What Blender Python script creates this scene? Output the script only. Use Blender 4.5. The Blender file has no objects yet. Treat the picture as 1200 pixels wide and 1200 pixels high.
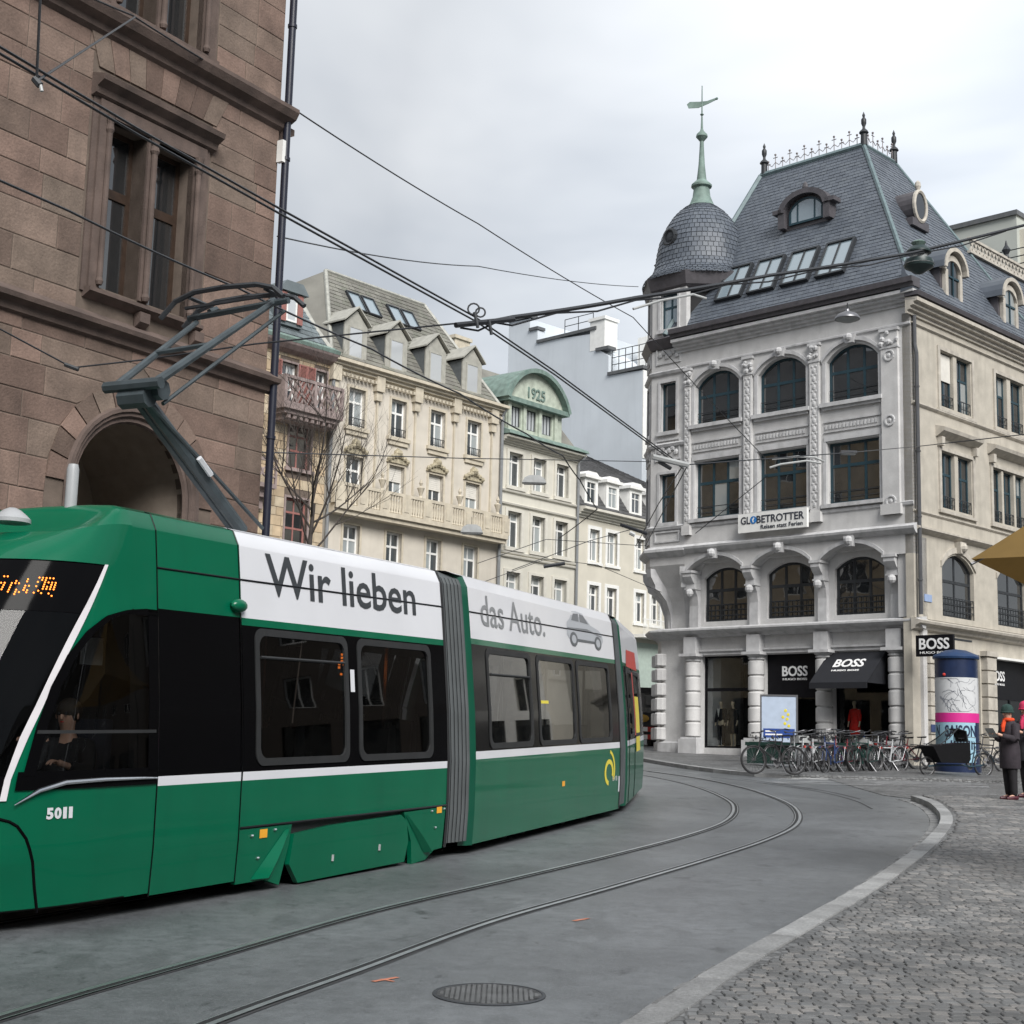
import bpy, bmesh, math, random
from math import sin, cos, pi, radians, sqrt, atan2
from mathutils import Vector, Matrix
from mathutils.geometry import tessellate_polygon
random.seed(7)
C = bpy.context.scene.collection
SC = bpy.context.scene
# ------------------------------------------------------------------ camera
FPX, PITCH, ROLL, CAMZ, SLOPE = 1733.0, radians(9.12), radians(1.504), 1.7, 0.03
FW = Vector((0, cos(PITCH), sin(PITCH))); U0 = Vector((0, -sin(PITCH), cos(PITCH)))
RT = cos(ROLL) * Vector((1, 0, 0)) + sin(ROLL) * U0
UP = -sin(ROLL) * Vector((1, 0, 0)) + cos(ROLL) * U0
cam_d = bpy.data.cameras.new('camera'); cam = bpy.data.objects.new('camera', cam_d); C.objects.link(cam)
cam.matrix_world = Matrix(((RT.x, UP.x, -FW.x, 0), (RT.y, UP.y, -FW.y, 0), (RT.z, UP.z, -FW.z, CAMZ), (0, 0, 0, 1)))
cam_d.sensor_width = 36.0; cam_d.lens = 36.0 * FPX / 1200.0; cam_d.clip_start = 0.1; cam_d.clip_end = 3000
SC.camera = cam
# ------------------------------------------------------------------ sky, sun, exposure
SUN_EL, SUN_AZ = radians(40), radians(158)          # azimuth measured from +Y towards +X
W = bpy.data.worlds.new('World'); SC.world = W; W.use_nodes = True
nt = W.node_tree; nt.nodes.clear()
def wn(t, **k):
    n = nt.nodes.new(t)
    for a, b in k.items(): setattr(n, a, b)
    return n
out = wn('ShaderNodeOutputWorld'); bg = wn('ShaderNodeBackground'); bg.inputs['Strength'].default_value = 0.1
sky = wn('ShaderNodeTexSky', sky_type='NISHITA', sun_disc=False, sun_elevation=SUN_EL, sun_rotation=SUN_AZ)
tc = wn('ShaderNodeTexCoord')
sep = wn('ShaderNodeSeparateXYZ'); nt.links.new(tc.outputs['Generated'], sep.inputs[0])
mz = wn('ShaderNodeMath', operation='MAXIMUM'); nt.links.new(sep.outputs['Z'], mz.inputs[0]); mz.inputs[1].default_value = 0.0
az = wn('ShaderNodeMath', operation='ADD'); nt.links.new(mz.outputs[0], az.inputs[0]); az.inputs[1].default_value = 0.28
dv = wn('ShaderNodeVectorMath', operation='DIVIDE'); nt.links.new(tc.outputs['Generated'], dv.inputs[0])
cb = wn('ShaderNodeCombineXYZ')
for k in range(3): nt.links.new(az.outputs[0], cb.inputs[k])
nt.links.new(cb.outputs[0], dv.inputs[1])
def noise(scale, detail, rough, off):
    mp = wn('ShaderNodeMapping'); mp.inputs['Location'].default_value = off
    nt.links.new(dv.outputs[0], mp.inputs['Vector'])
    n = wn('ShaderNodeTexNoise'); n.inputs['Scale'].default_value = scale; n.inputs['Detail'].default_value = detail
    n.inputs['Roughness'].default_value = rough; n.inputs['Distortion'].default_value = 0.4
    nt.links.new(mp.outputs[0], n.inputs['Vector']); return n
n1 = noise(1.15, 5, 0.48, (3.3, 1.6, 0.2)); n2 = noise(0.6, 2, 0.4, (7.1, 4.2, 2.0))
r1 = wn('ShaderNodeValToRGB'); nt.links.new(n1.outputs['Fac'], r1.inputs[0])
e = r1.color_ramp.elements
e[0].position = 0.40; e[0].color = (1.10, 1.19, 1.31, 1); e[1].position = 0.62; e[1].color = (2.05, 2.09, 2.13, 1)
# wide bright part of the overcast, brighter cloud ahead and to the right, low over the roofs
dotv = wn('ShaderNodeVectorMath', operation='DOT_PRODUCT'); nt.links.new(tc.outputs['Generated'], dotv.inputs[0])
gd = Vector((0.50, 0.83, 0.27)).normalized(); dotv.inputs[1].default_value = gd
mr = wn('ShaderNodeMapRange'); nt.links.new(dotv.outputs['Value'], mr.inputs['Value'])
mr.inputs['From Min'].default_value = 0.82; mr.inputs['From Max'].default_value = 0.99
mr.inputs['To Min'].default_value = 0.97; mr.inputs['To Max'].default_value = 1.8
mul = wn('ShaderNodeVectorMath', operation='MULTIPLY'); nt.links.new(r1.outputs[0], mul.inputs[0]); nt.links.new(mr.outputs[0], mul.inputs[1])
r2 = wn('ShaderNodeMapRange'); nt.links.new(n2.outputs['Fac'], r2.inputs['Value'])
r2.inputs['From Min'].default_value = 0.3; r2.inputs['From Max'].default_value = 0.7
r2.inputs['To Min'].default_value = 0.93; r2.inputs['To Max'].default_value = 1.08
mul2 = wn('ShaderNodeVectorMath', operation='MULTIPLY'); nt.links.new(mul.outputs[0], mul2.inputs[0]); nt.links.new(r2.outputs[0], mul2.inputs[1])
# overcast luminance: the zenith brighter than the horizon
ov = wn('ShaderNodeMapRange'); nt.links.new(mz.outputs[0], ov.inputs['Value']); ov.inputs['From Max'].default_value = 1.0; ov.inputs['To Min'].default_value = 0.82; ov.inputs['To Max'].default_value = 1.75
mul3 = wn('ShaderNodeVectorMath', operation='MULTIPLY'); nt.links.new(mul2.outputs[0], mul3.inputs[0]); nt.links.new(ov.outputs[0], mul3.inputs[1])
mx = wn('ShaderNodeMix', data_type='RGBA'); mx.inputs[0].default_value = 0.95
nt.links.new(sky.outputs[0], mx.inputs[6]); nt.links.new(mul3.outputs[0], mx.inputs[7])
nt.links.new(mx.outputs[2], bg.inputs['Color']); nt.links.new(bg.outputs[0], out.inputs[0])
sd = bpy.data.lights.new('sun', 'SUN'); sun = bpy.data.objects.new('sun', sd); C.objects.link(sun)
sd.energy = 1.5; sd.angle = radians(32); sd.color = (1.0, 0.975, 0.94)
sv = Vector((sin(SUN_AZ) * cos(SUN_EL), cos(SUN_AZ) * cos(SUN_EL), sin(SUN_EL)))
sun.rotation_euler = sv.to_track_quat('Z', 'Y').to_euler(); sun.location = (30, -20, 40)
vs = SC.view_settings; vs.view_transform = 'Standard'; vs.look = 'None'; vs.exposure = 1.7; vs.gamma = 1.0; vs.use_curve_mapping = False
try: SC.cycles.use_denoising = True; SC.cycles.max_bounces = 8; SC.cycles.transparent_max_bounces = 16
except Exception: pass
# ------------------------------------------------------------------ helpers
def gz(x, y): return SLOPE * max(-12.0, min(y, 66.0))
def ray(px, py): return FW + RT * ((px - 600) / FPX) - UP * ((py - 600) / FPX)
def at_y(px, py, Y):                                  # a pixel of the photo at a given distance
    d = ray(px, py); return Vector((0, 0, CAMZ)) + d * (Y / d.y)
def at_h(px, py, h):                                  # ... at a height above the sloping street
    d = ray(px, py); t = (CAMZ - h) / (SLOPE * d.y - d.z); return Vector((0, 0, CAMZ)) + d * t
def thing(name, label, cat, loc=(0, 0, 0), rotz=0, group=None):
    o = bpy.data.objects.new(name, None); C.objects.link(o); o.empty_display_size = 0.3
    o.location = loc; o.rotation_euler = (0, 0, rotz); o['label'] = label; o['category'] = cat
    if group: o['group'] = group
    return o
def tag(o, label=None, cat=None, group=None, kind=None):
    if label: o['label'] = label
    if cat: o['category'] = cat
    if group: o['group'] = group
    if kind: o['kind'] = kind
    return o
class MB:
    def __init__(s, xf=None): s.v = []; s.f = []; s.m = []; s.xf = xf; s.cur = 0
    def add(s, vs, fs):
        b = len(s.v); s.v += [Vector(p) for p in vs]
        for f in fs: s.f.append([i + b for i in f]); s.m.append(s.cur)
        return s
    def box(s, x0, x1, y0, y1, z0, z1):
        return s.add([(x0,y0,z0),(x1,y0,z0),(x1,y1,z0),(x0,y1,z0),(x0,y0,z1),(x1,y0,z1),(x1,y1,z1),(x0,y1,z1)],
                     [(0,3,2,1),(4,5,6,7),(0,1,5,4),(1,2,6,5),(2,3,7,6),(3,0,4,7)])
    def obox(s, p, q, w, h):                            # a bar from p to q, w wide and h high
        p, q = Vector(p), Vector(q); d = (q - p).normalized(); a = d.cross(Vector((0,0,1)))
        a = Vector((1,0,0)) if a.length < 1e-4 else a.normalized()
        b = a.cross(d); a *= w / 2; b *= h / 2
        vs = [p-a-b, p+a-b, p+a+b, p-a+b, q-a-b, q+a-b, q+a+b, q-a+b]
        return s.add(vs, [(0,3,2,1),(4,5,6,7),(0,1,5,4),(1,2,6,5),(2,3,7,6),(3,0,4,7)])
    def prism(s, pts, a, b, axis='y'):                  # polygon of 2D points extruded along an axis
        n = len(pts)
        def P(u, v, w): return (u, w, v) if axis == 'y' else ((w, u, v) if axis == 'x' else (u, v, w))
        vs = [P(u, v, a) for u, v in pts] + [P(u, v, b) for u, v in pts]
        fs = [(i, (i+1) % n, n + (i+1) % n, n + i) for i in range(n)]
        tr = tessellate_polygon([[Vector((u, v, 0)) for u, v in pts]])
        fs += [tuple(t) for t in tr] + [tuple(n + i for i in t) for t in tr]
        return s.add(vs, fs)
    def tube(s, pts, r, n=6, cap=True):
        pts = [Vector(p) for p in pts]; k = len(pts); rs = r if isinstance(r, (list, tuple)) else [r] * k
        vs = []; prev = None
        for i, p in enumerate(pts):
            d = (pts[min(i+1, k-1)] - pts[max(i-1, 0)]).normalized()
            if prev is None:
                a = d.cross(Vector((0, 0, 1)))
                if a.length < 1e-3: a = d.cross(Vector((0, 1, 0)))
            else: a = prev - d * prev.dot(d)
            a.normalize(); prev = a; b = d.cross(a)
            vs += [p + a * (rs[i] * cos(2*pi*j/n)) + b * (rs[i] * sin(2*pi*j/n)) for j in range(n)]
        fs = [(i*n+j, i*n+(j+1) % n, (i+1)*n+(j+1) % n, (i+1)*n+j) for i in range(k-1) for j in range(n)]
        if cap: fs += [tuple(range(n))[::-1], tuple((k-1)*n + j for j in range(n))]
        return s.add(vs, fs)
    def lathe(s, prof, n=16, c=(0, 0), a0=0.0, a1=2*pi, ph=0.0):
        full = abs(a1 - a0 - 2*pi) < 1e-6; m = n if full else n + 1; vs = []
        for r, z in prof: vs += [(c[0] + r*cos(ph+a0+(a1-a0)*j/n), c[1] + r*sin(ph+a0+(a1-a0)*j/n), z) for j in range(m)]
        fs = []
        for i in range(len(prof)-1):
            for j in range(n):
                j2 = (j+1) % m
                fs.append((i*m+j, i*m+j2, (i+1)*m+j2, (i+1)*m+j))
        if full and prof[0][0] > 1e-5: fs.append(tuple(range(m))[::-1])
        if full and prof[-1][0] > 1e-5: fs.append(tuple((len(prof)-1)*m + j for j in range(m)))
        return s.add(vs, fs)
    def torus(s, c, R, r, axis='y', n=20, k=6, a0=0, a1=2*pi):
        pts = []
        cl = abs(a1-a0-2*pi) < 1e-6
        for i in range(n + 1):
            a = a0 + (a1-a0)*i/n
            pts.append({'y': (c[0]+R*cos(a), c[1], c[2]+R*sin(a)), 'z': (c[0]+R*cos(a), c[1]+R*sin(a), c[2]), 'x': (c[0], c[1]+R*cos(a), c[2]+R*sin(a))}[axis])
        return s.tube(pts, r, k, cap=not cl)
    def ball(s, c, r, n=8, sx=1, sy=1, sz=1):
        vs = []; fs = []
        k = max(4, n // 2 + 1)
        for i in range(k + 1):
            t = pi * i / k
            for j in range(n): vs.append((c[0]+r*sx*sin(t)*cos(2*pi*j/n), c[1]+r*sy*sin(t)*sin(2*pi*j/n), c[2]-r*sz*cos(t)))
        for i in range(k):
            for j in range(n): fs.append((i*n+j, i*n+(j+1) % n, (i+1)*n+(j+1) % n, (i+1)*n+j))
        return s.add(vs, fs)
    def mesh(s, name, mats, smooth=False, merge=False):
        me = bpy.data.meshes.new(name)
        vs = [s.xf(p) for p in s.v] if s.xf else s.v
        me.from_pydata([tuple(p) for p in vs], [], s.f)
        if not isinstance(mats, (list, tuple)): mats = [mats]
        for m in mats: me.materials.append(m)
        if len(mats) > 1: me.polygons.foreach_set('material_index', s.m)
        bm = bmesh.new(); bm.from_mesh(me)
        if merge: bmesh.ops.remove_doubles(bm, verts=bm.verts, dist=1e-4)
        bmesh.ops.recalc_face_normals(bm, faces=bm.faces)
        bm.to_mesh(me); bm.free()
        if smooth:
            me.polygons.foreach_set('use_smooth', [True] * len(me.polygons))
            me.set_sharp_from_angle(angle=radians(38))
        me.update(); return me
    def build(s, name, mats, parent=None, smooth=False, loc=None, rot=None, label=None, merge=False):
        o = bpy.data.objects.new(name, s.mesh(name, mats, smooth, merge)); C.objects.link(o)
        if parent: o.parent = parent
        if loc is not None: o.location = loc
        if rot is not None: o.rotation_euler = rot
        if label: o['label'] = label
        return o
def inst(me, name, parent, loc=(0,0,0), rot=(0,0,0), scale=None):
    o = bpy.data.objects.new(name, me); C.objects.link(o); o.parent = parent; o.location = loc; o.rotation_euler = rot
    if scale is not None: o.scale = scale
    return o
def dup(o, parent=None, loc=None, rotz=None):
    c = o.copy(); C.objects.link(c)
    if parent is not None: c.parent = parent
    if loc is not None: c.location = loc
    if rotz is not None: c.rotation_euler = (c.rotation_euler[0], c.rotation_euler[1], rotz)
    for ch in list(o.children): dup(ch, c)
    return c
def wall(name, mat, par, x0, x1, z0, z1, holes=(), y=0.0, depth=0.3, outline=None, label=None):
    """front sheet of a wall with real openings and their reveals; holes are lists of (x, z)"""
    b = MB(); outer = outline or [(x0,z0),(x1,z0),(x1,z1),(x0,z1)]
    loops = [outer] + [list(h) for h in holes]
    flat = [p for l in loops for p in l]
    tr = tessellate_polygon([[Vector((p[0], p[1], 0)) for p in l] for l in loops])
    b.add([(p[0], y, p[1]) for p in flat], [tuple(t) for t in tr])
    for h in loops:
        n = len(h)
        b.add([(p[0], y, p[1]) for p in h] + [(p[0], y+depth, p[1]) for p in h], [(i, (i+1) % n, n+(i+1) % n, n+i) for i in range(n)])
    return b.build(name, mat, par, merge=True, label=label)
def arc_top(x0, x1, z1, rise):
    if rise <= 0: return lambda x: z1
    c = (x1-x0)/2; R = (c*c + rise*rise) / (2*rise); xm = (x0+x1)/2
    return lambda x: z1 - (R - rise) + sqrt(max(0, R*R - (x-xm)**2))
def opening(x0, x1, z0, z1, rise=0, n=10):
    if rise <= 0: return [(x0,z0),(x1,z0),(x1,z1),(x0,z1)]
    f = arc_top(x0, x1, z1, rise)
    return [(x0,z0),(x1,z0)] + [(x1-(x1-x0)*i/n, f(x1-(x1-x0)*i/n)) for i in range(n+1)]
def ring(b, x0, x1, z0, z1, rise, w, y0, y1, n=10, bottom=True):
    """frame of width w along the inside of an opening"""
    f = arc_top(x0, x1, z1, rise)
    b.box(x0, x0+w, y0, y1, z0, z1); b.box(x1-w, x1, y0, y1, z0, z1)
    if bottom: b.box(x0+w, x1-w, y0, y1, z0, z0+w)
    if rise <= 0: b.box(x0+w, x1-w, y0, y1, z1-w, z1)
    else:
        for i in range(n):
            a = x0+(x1-x0)*i/n; c = x0+(x1-x0)*(i+1)/n
            b.prism([(a, f(a)-w), (c, f(c)-w), (c, f(c)), (a, f(a))], y0, y1)
PANE_RND = random.Random(3)
def window(par, x0, x1, z0, z1, rise, y, cols, rows, fmat, gmat, fw=0.06, bw=0.045, name='window', tilt=0.004, skip_pane=None):
    """frame with glazing bars; each pane is its own sub-part. cols/rows: inner bar positions in 0..1"""
    b = MB(); ring(b, x0, x1, z0, z1, rise, fw, y, y+0.07)
    f = arc_top(x0, x1, z1, rise)
    xs = [x0] + [x0+(x1-x0)*c for c in cols] + [x1]; zt = z1
    zs = [z0] + [z0+(zt-z0)*r for r in rows] + [zt]
    for x in xs[1:-1]: b.box(x-bw/2, x+bw/2, y+0.008, y+0.062, z0+fw, f(x)-fw*0.5)
    for k, z in enumerate(zs[1:-1]): b.box(x0+fw, x1-fw, y+0.004, y+0.066, z-bw*0.6, z+bw*0.6)
    w = b.build(name, fmat, par)
    for i in range(len(xs)-1):
        for j in range(len(zs)-1):
            a, c = xs[i]+0.01, xs[i+1]-0.01; lo = zs[j]+0.01; last = j == len(zs)-2
            hi = zs[j+1]-0.01
            cx, cz = (a+c)/2, (lo+hi)/2; g = MB()
            ta, tb = PANE_RND.uniform(-tilt, tilt), PANE_RND.uniform(-tilt, tilt)
            if last and rise > 0:
                top = [(c-(c-a)*k/4, f(c-(c-a)*k/4)-0.01) for k in range(5)]
            else: top = [(c, hi), (a, hi)]
            pts = [(a, lo), (c, lo)] + top
            n = len(pts)
            vs = [(px, y+0.03+(px-cx)*ta+(pz-cz)*tb, pz) for px, pz in pts]
            g.add(vs, [tuple(range(n))])
            g.build('pane', gmat, w)
    return w
def simple_window(par, x0, x1, z0, z1, y, fmat, gmat, rise=0, mid=True, trans=0.68, fw=0.07, bw=0.06, name='window'):
    return window(par, x0, x1, z0, z1, rise, y, [0.5] if mid else [], [trans] if trans else [], fmat, gmat, fw, bw, name, 0.006)
def moulding(name, mat, par, x0, x1, prof, label=None):
    """profile (y, z) swept along x; y negative = proud"""
    b = MB(); b.prism(prof, x0, x1, 'x'); return b.build(name, mat, par, label=label)
def cornice_prof(z0, z1, proj, y0=0.0, steps=4):
    pts = [(y0, z0)]
    for i in range(steps):
        y = y0 - proj * ((i+1)/steps) ** 1.3
        pts += [(y, z0 + (z1-z0)*i/steps*0.92), (y, z0 + (z1-z0)*(i+0.8)/steps*0.92)]
    pts += [(y0 - proj, z1 - (z1-z0)*0.08), (y0, z1)]
    return pts
def slates(name, mat, par, A, B, Cc, D, exposure=0.24, width=0.3, lift=0.018):
    """courses of overlapping slates over the quad A (bottom left) B (bottom right) C (top right) D (top left)"""
    A, B, Cc, D = map(Vector, (A, B, Cc, D)); b = MB()
    nrm = (B-A).cross(D-A).normalized()
    if nrm.z < 0: nrm = -nrm
    L = ((D-A).length + (Cc-B).length) / 2; nr = max(1, int(L/exposure)); rnd = random.Random(nr*7+1)
    for i in range(nr):
        t0, t1 = i/nr, min(1, (i+1.15)/nr)
        l0, r0 = A.lerp(D, t0), B.lerp(Cc, t0); l1, r1 = A.lerp(D, t1), B.lerp(Cc, t1)
        w = (r0-l0).length; nc = max(1, int(w/width)); off = 0.5 if i % 2 else 0.0
        ed = [0.0] + [min(1, max(0, (k+off)/nc)) for k in range(0 if off else 1, nc + (1 if off else 0))] + [1.0]
        ed = sorted(set(round(x, 5) for x in ed))
        for a, c in zip(ed[:-1], ed[1:]):
            if c - a < 1e-4: continue
            g = 0.004/max(w, .1); h = lift * rnd.uniform(0.75, 1.35); a += g; c -= g
            p, q, s_, t_ = l0.lerp(r0, a), l0.lerp(r0, c), l1.lerp(r1, c), l1.lerp(r1, a)
            v = [p, q, p+nrm*h, q+nrm*h, s_+nrm*0.003, t_+nrm*0.003]
            b.add(v, [(0,1,3,2), (2,3,4,5)])
    o = b.build(name, mat, par); o['kind'] = 'stuff'; return o
def text(name, body, size, mat, par, loc, rot, ext=0.004, align='CENTER', sx=1.0, shear=0.0, bold=0.0, spacing=1.0, xf=None, sub=0):
    cu = bpy.data.curves.new(name, 'FONT'); cu.body = body; cu.size = size; cu.extrude = ext; cu.align_x = align; cu.shear = shear
    cu.offset = bold; cu.space_character = spacing; cu.resolution_u = 3
    o = bpy.data.objects.new('tmp_text', cu); C.objects.link(o)
    dg = bpy.context.evaluated_depsgraph_get(); me = bpy.data.meshes.new_from_object(o.evaluated_get(dg))
    bpy.data.objects.remove(o); bpy.data.curves.remove(cu)
    if sx != 1.0:
        for v in me.vertices: v.co.x *= sx
    if xf:
        if sub:
            bm = bmesh.new(); bm.from_mesh(me); bmesh.ops.triangulate(bm, faces=bm.faces)
            bmesh.ops.subdivide_edges(bm, edges=[e_ for e_ in bm.edges if e_.calc_length() > sub], cuts=1); bm.to_mesh(me); bm.free()
        for v in me.vertices: v.co = xf(v.co)
    me.materials.clear(); me.materials.append(mat); me.name = name
    ob = bpy.data.objects.new(name, me); C.objects.link(ob)
    if par: ob.parent = par
    ob.location = loc; ob.rotation_euler = rot
    return ob
def skin(name, verts, edges, radii, mat, par=None, sub=1, root=0):
    me = bpy.data.meshes.new(name); me.from_pydata([tuple(v) for v in verts], edges, []); me.update()
    o = bpy.data.objects.new('tmp_skin', me); C.objects.link(o)
    m = o.modifiers.new('Skin', 'SKIN'); m.use_smooth_shade = True
    for i, r in enumerate(radii):
        rr = r if isinstance(r, (tuple, list)) else (r, r)
        me.skin_vertices[0].data[i].radius = rr; me.skin_vertices[0].data[i].use_root = (i == root)
    if sub: s = o.modifiers.new('S', 'SUBSURF'); s.levels = sub; s.render_levels = sub
    dg = bpy.context.evaluated_depsgraph_get(); dg.update(); m2 = bpy.data.meshes.new_from_object(o.evaluated_get(dg))
    bpy.data.objects.remove(o); m2.materials.clear(); m2.materials.append(mat); m2.name = name
    m2.polygons.foreach_set('use_smooth', [True]*len(m2.polygons))
    ob = bpy.data.objects.new(name, m2); C.objects.link(ob)
    if par: ob.parent = par
    return ob
# ------------------------------------------------------------------ materials
def M(name, c, r=0.8, var=0.18, scale=5.0, bump=0.15, bscale=40.0, rnd=0.0, island=0.0, metal=0.0, coat=0.0, spec=0.4, streak=0.0, tint=None, objcol=False, c2=None, fine=0.0, detail=6):
    m = bpy.data.materials.new(name); m.use_nodes = True; t = m.node_tree; N = t.nodes; Lk = t.links
    p = N['Principled BSDF']; p.inputs['Roughness'].default_value = r; p.inputs['Metallic'].default_value = metal
    p.inputs['Coat Weight'].default_value = coat; p.inputs['Coat Roughness'].default_value = 0.04; p.inputs['Specular IOR Level'].default_value = spec
    co = N.new('ShaderNodeTexCoord'); base = None
    col = N.new('ShaderNodeRGB'); col.outputs[0].default_value = (*c, 1); cur = col.outputs[0]
    if objcol:
        oi = N.new('ShaderNodeObjectInfo'); cur = oi.outputs['Color']
    def mixc(a, b_, fac):
        x = N.new('ShaderNodeMix'); x.data_type = 'RGBA'; Lk.new(a, x.inputs[6])
        if isinstance(b_, tuple): x.inputs[7].default_value = (*b_, 1)
        else: Lk.new(b_, x.inputs[7])
        if isinstance(fac, float): x.inputs[0].default_value = fac
        else: Lk.new(fac, x.inputs[0])
        return x.outputs[2]
    def scal(a, f):
        x = N.new('ShaderNodeVectorMath'); x.operation = 'SCALE'; Lk.new(a, x.inputs[0]); Lk.new(f, x.inputs['Scale']); return x.outputs[0]
    def rng(src, lo, hi, f0=0.0, f1=1.0):
        x = N.new('ShaderNodeMapRange'); Lk.new(src, x.inputs[0]); x.inputs[1].default_value = f0; x.inputs[2].default_value = f1
        x.inputs[3].default_value = lo; x.inputs[4].default_value = hi; return x.outputs[0]
    def nz(sc, det=detail, map_=None, src='Object'):
        n = N.new('ShaderNodeTexNoise'); n.inputs['Scale'].default_value = sc; n.inputs['Detail'].default_value = det
        if map_:
            mp = N.new('ShaderNodeMapping'); mp.inputs['Scale'].default_value = map_; Lk.new(co.outputs[src], mp.inputs[0]); Lk.new(mp.outputs[0], n.inputs[0])
        else: Lk.new(co.outputs[src], n.inputs[0])
        return n.outputs['Fac']
    if island:
        ge = N.new('ShaderNodeNewGeometry'); cur = scal(cur, rng(ge.outputs['Random Per Island'], 1-island, 1+island))
        if c2: cur = mixc(cur, c2, rng(ge.outputs['Random Per Island'], 0.0, 0.9, 0.55, 1.0))
    if rnd:
        oi = N.new('ShaderNodeObjectInfo'); cur = scal(cur, rng(oi.outputs['Random'], 1-rnd, 1+rnd))
        if c2:
            w = N.new('ShaderNodeTexWhiteNoise'); w.noise_dimensions = '1D'; Lk.new(oi.outputs['Random'], w.inputs['W'])
            cur = mixc(cur, c2, rng(w.outputs['Value'], 0.0, 0.85, 0.4, 1.0))
    if var: cur = scal(cur, rng(nz(scale), 1-var*1.6, 1+var*1.6, 0.25, 0.75))
    if fine: cur = scal(cur, rng(nz(scale*14, 3), 1-fine, 1+fine, 0.3, 0.7))
    if streak: cur = mixc(cur, tint or (c[0]*.35, c[1]*.35, c[2]*.35), rng(nz(2.2, 5, (1.6, 1.6, 0.16)), 0.0, streak, 0.5, 0.78))
    Lk.new(cur, p.inputs['Base Color'])
    if bump:
        bn = N.new('ShaderNodeBump'); bn.inputs['Strength'].default_value = bump; bn.inputs['Distance'].default_value = 0.02
        Lk.new(nz(bscale, 4), bn.inputs['Height']); Lk.new(bn.outputs[0], p.inputs['Normal'])
    return m
def GLASS(name, body, rough=0.02, wav=0.0, curtain=0.0, ccol=(0.35, 0.36, 0.36)):
    """window glass in front of a dark room: clear coat over a deep body, with light curtains behind some of it"""
    m = M(name, body, r=rough, var=0.0, bump=0.0, spec=0.6); t = m.node_tree; N = t.nodes; p = N['Principled BSDF']; p.inputs['IOR'].default_value = 2.1
    if wav:
        co = N.new('ShaderNodeTexCoord'); n = N.new('ShaderNodeTexNoise'); n.inputs['Scale'].default_value = 1.7; n.inputs['Detail'].default_value = 1
        t.links.new(co.outputs['Object'], n.inputs[0]); b = N.new('ShaderNodeBump'); b.inputs['Strength'].default_value = wav; b.inputs['Distance'].default_value = 0.05
        t.links.new(n.outputs['Fac'], b.inputs['Height']); t.links.new(b.outputs[0], p.inputs['Normal'])
    if curtain:
        oi = N.new('ShaderNodeObjectInfo'); g = N.new('ShaderNodeMath'); g.operation = 'LESS_THAN'; g.inputs[1].default_value = curtain; t.links.new(oi.outputs['Random'], g.inputs[0])
        x = N.new('ShaderNodeMix'); x.data_type = 'RGBA'; x.inputs[6].default_value = (*body, 1); x.inputs[7].default_value = (*ccol, 1); t.links.new(g.outputs[0], x.inputs[0]); t.links.new(x.outputs[2], p.inputs['Base Color'])
    return m
def CLEAR(name, tint, refl=1.0):
    """see-through tinted glass with a Fresnel reflection"""
    m = bpy.data.materials.new(name); m.use_nodes = True; t = m.node_tree; N = t.nodes; N.remove(N['Principled BSDF']); o = N['Material Output']
    tr = N.new('ShaderNodeBsdfTransparent'); tr.inputs[0].default_value = (*tint, 1); g = N.new('ShaderNodeBsdfGlossy'); g.inputs['Roughness'].default_value = 0.015
    fr = N.new('ShaderNodeFresnel'); fr.inputs['IOR'].default_value = 1.5; mu = N.new('ShaderNodeMath'); mu.operation = 'MULTIPLY'; mu.inputs[1].default_value = refl; t.links.new(fr.outputs[0], mu.inputs[0])
    x = N.new('ShaderNodeMixShader'); t.links.new(mu.outputs[0], x.inputs[0]); t.links.new(tr.outputs[0], x.inputs[1]); t.links.new(g.outputs[0], x.inputs[2]); t.links.new(x.outputs[0], o.inputs[0]); return m
def EMIT(name, c, s):
    m = bpy.data.materials.new(name); m.use_nodes = True; p = m.node_tree.nodes['Principled BSDF']; p.inputs['Base Color'].default_value = (0, 0, 0, 1)
    p.inputs['Emission Color'].default_value = (*c, 1); p.inputs['Emission Strength'].default_value = s; return m
m_brown = M('red_sandstone', (0.152, 0.104, 0.084), 0.9, 0.20, 2.2, 0.4, 30, rnd=0.36, c2=(0.165, 0.130, 0.104), fine=0.12, streak=0.25, tint=(0.07, 0.055, 0.05))
m_brown_trim = M('sandstone_trim', (0.105, 0.077, 0.066), 0.9, 0.2, 3, 0.3, 40, streak=0.6, tint=(0.045, 0.036, 0.034))
m_mortar = M('mortar', (0.125, 0.098, 0.08), 0.95, 0.15)
m_plaster_in = M('vestibule_plaster', (0.34, 0.285, 0.235), 0.9, 0.08)
m_wood_win = M('brown_window_wood', (0.036, 0.022, 0.015), 0.5, 0.2, 8)
m_dark = M('dark_interior', (0.02, 0.02, 0.021), 0.9, 0.0, bump=0)
m_lime = M('limestone_skylit', (0.515, 0.51, 0.505), 0.85, 0.07, 2.2, 0.2, 25, streak=0.2, tint=(0.26, 0.255, 0.255), fine=0.06)  # same stone as the right facade, toned for its sky-lit side
m_lime_w = M('limestone_sunlit', (0.42, 0.39, 0.335), 0.85, 0.10, 2.0, 0.25, 25, streak=0.35, tint=(0.22, 0.20, 0.17), fine=0.05)  # same stone, the sunnier facade's warm light put into its colour
m_lime_trim = M('limestone_trim_skylit', (0.47, 0.47, 0.475), 0.85, 0.09, 4, 0.15, 30, streak=0.5, tint=(0.2, 0.198, 0.198))  # trim of the same stone, toned like the sky-lit side
m_lime_trim_w = M('limestone_trim_sunlit', (0.43, 0.40, 0.35), 0.85, 0.12, 4, 0.2, 30, streak=0.4, tint=(0.2, 0.18, 0.16))  # trim of the same stone, warm facade light put into its colour
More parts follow.
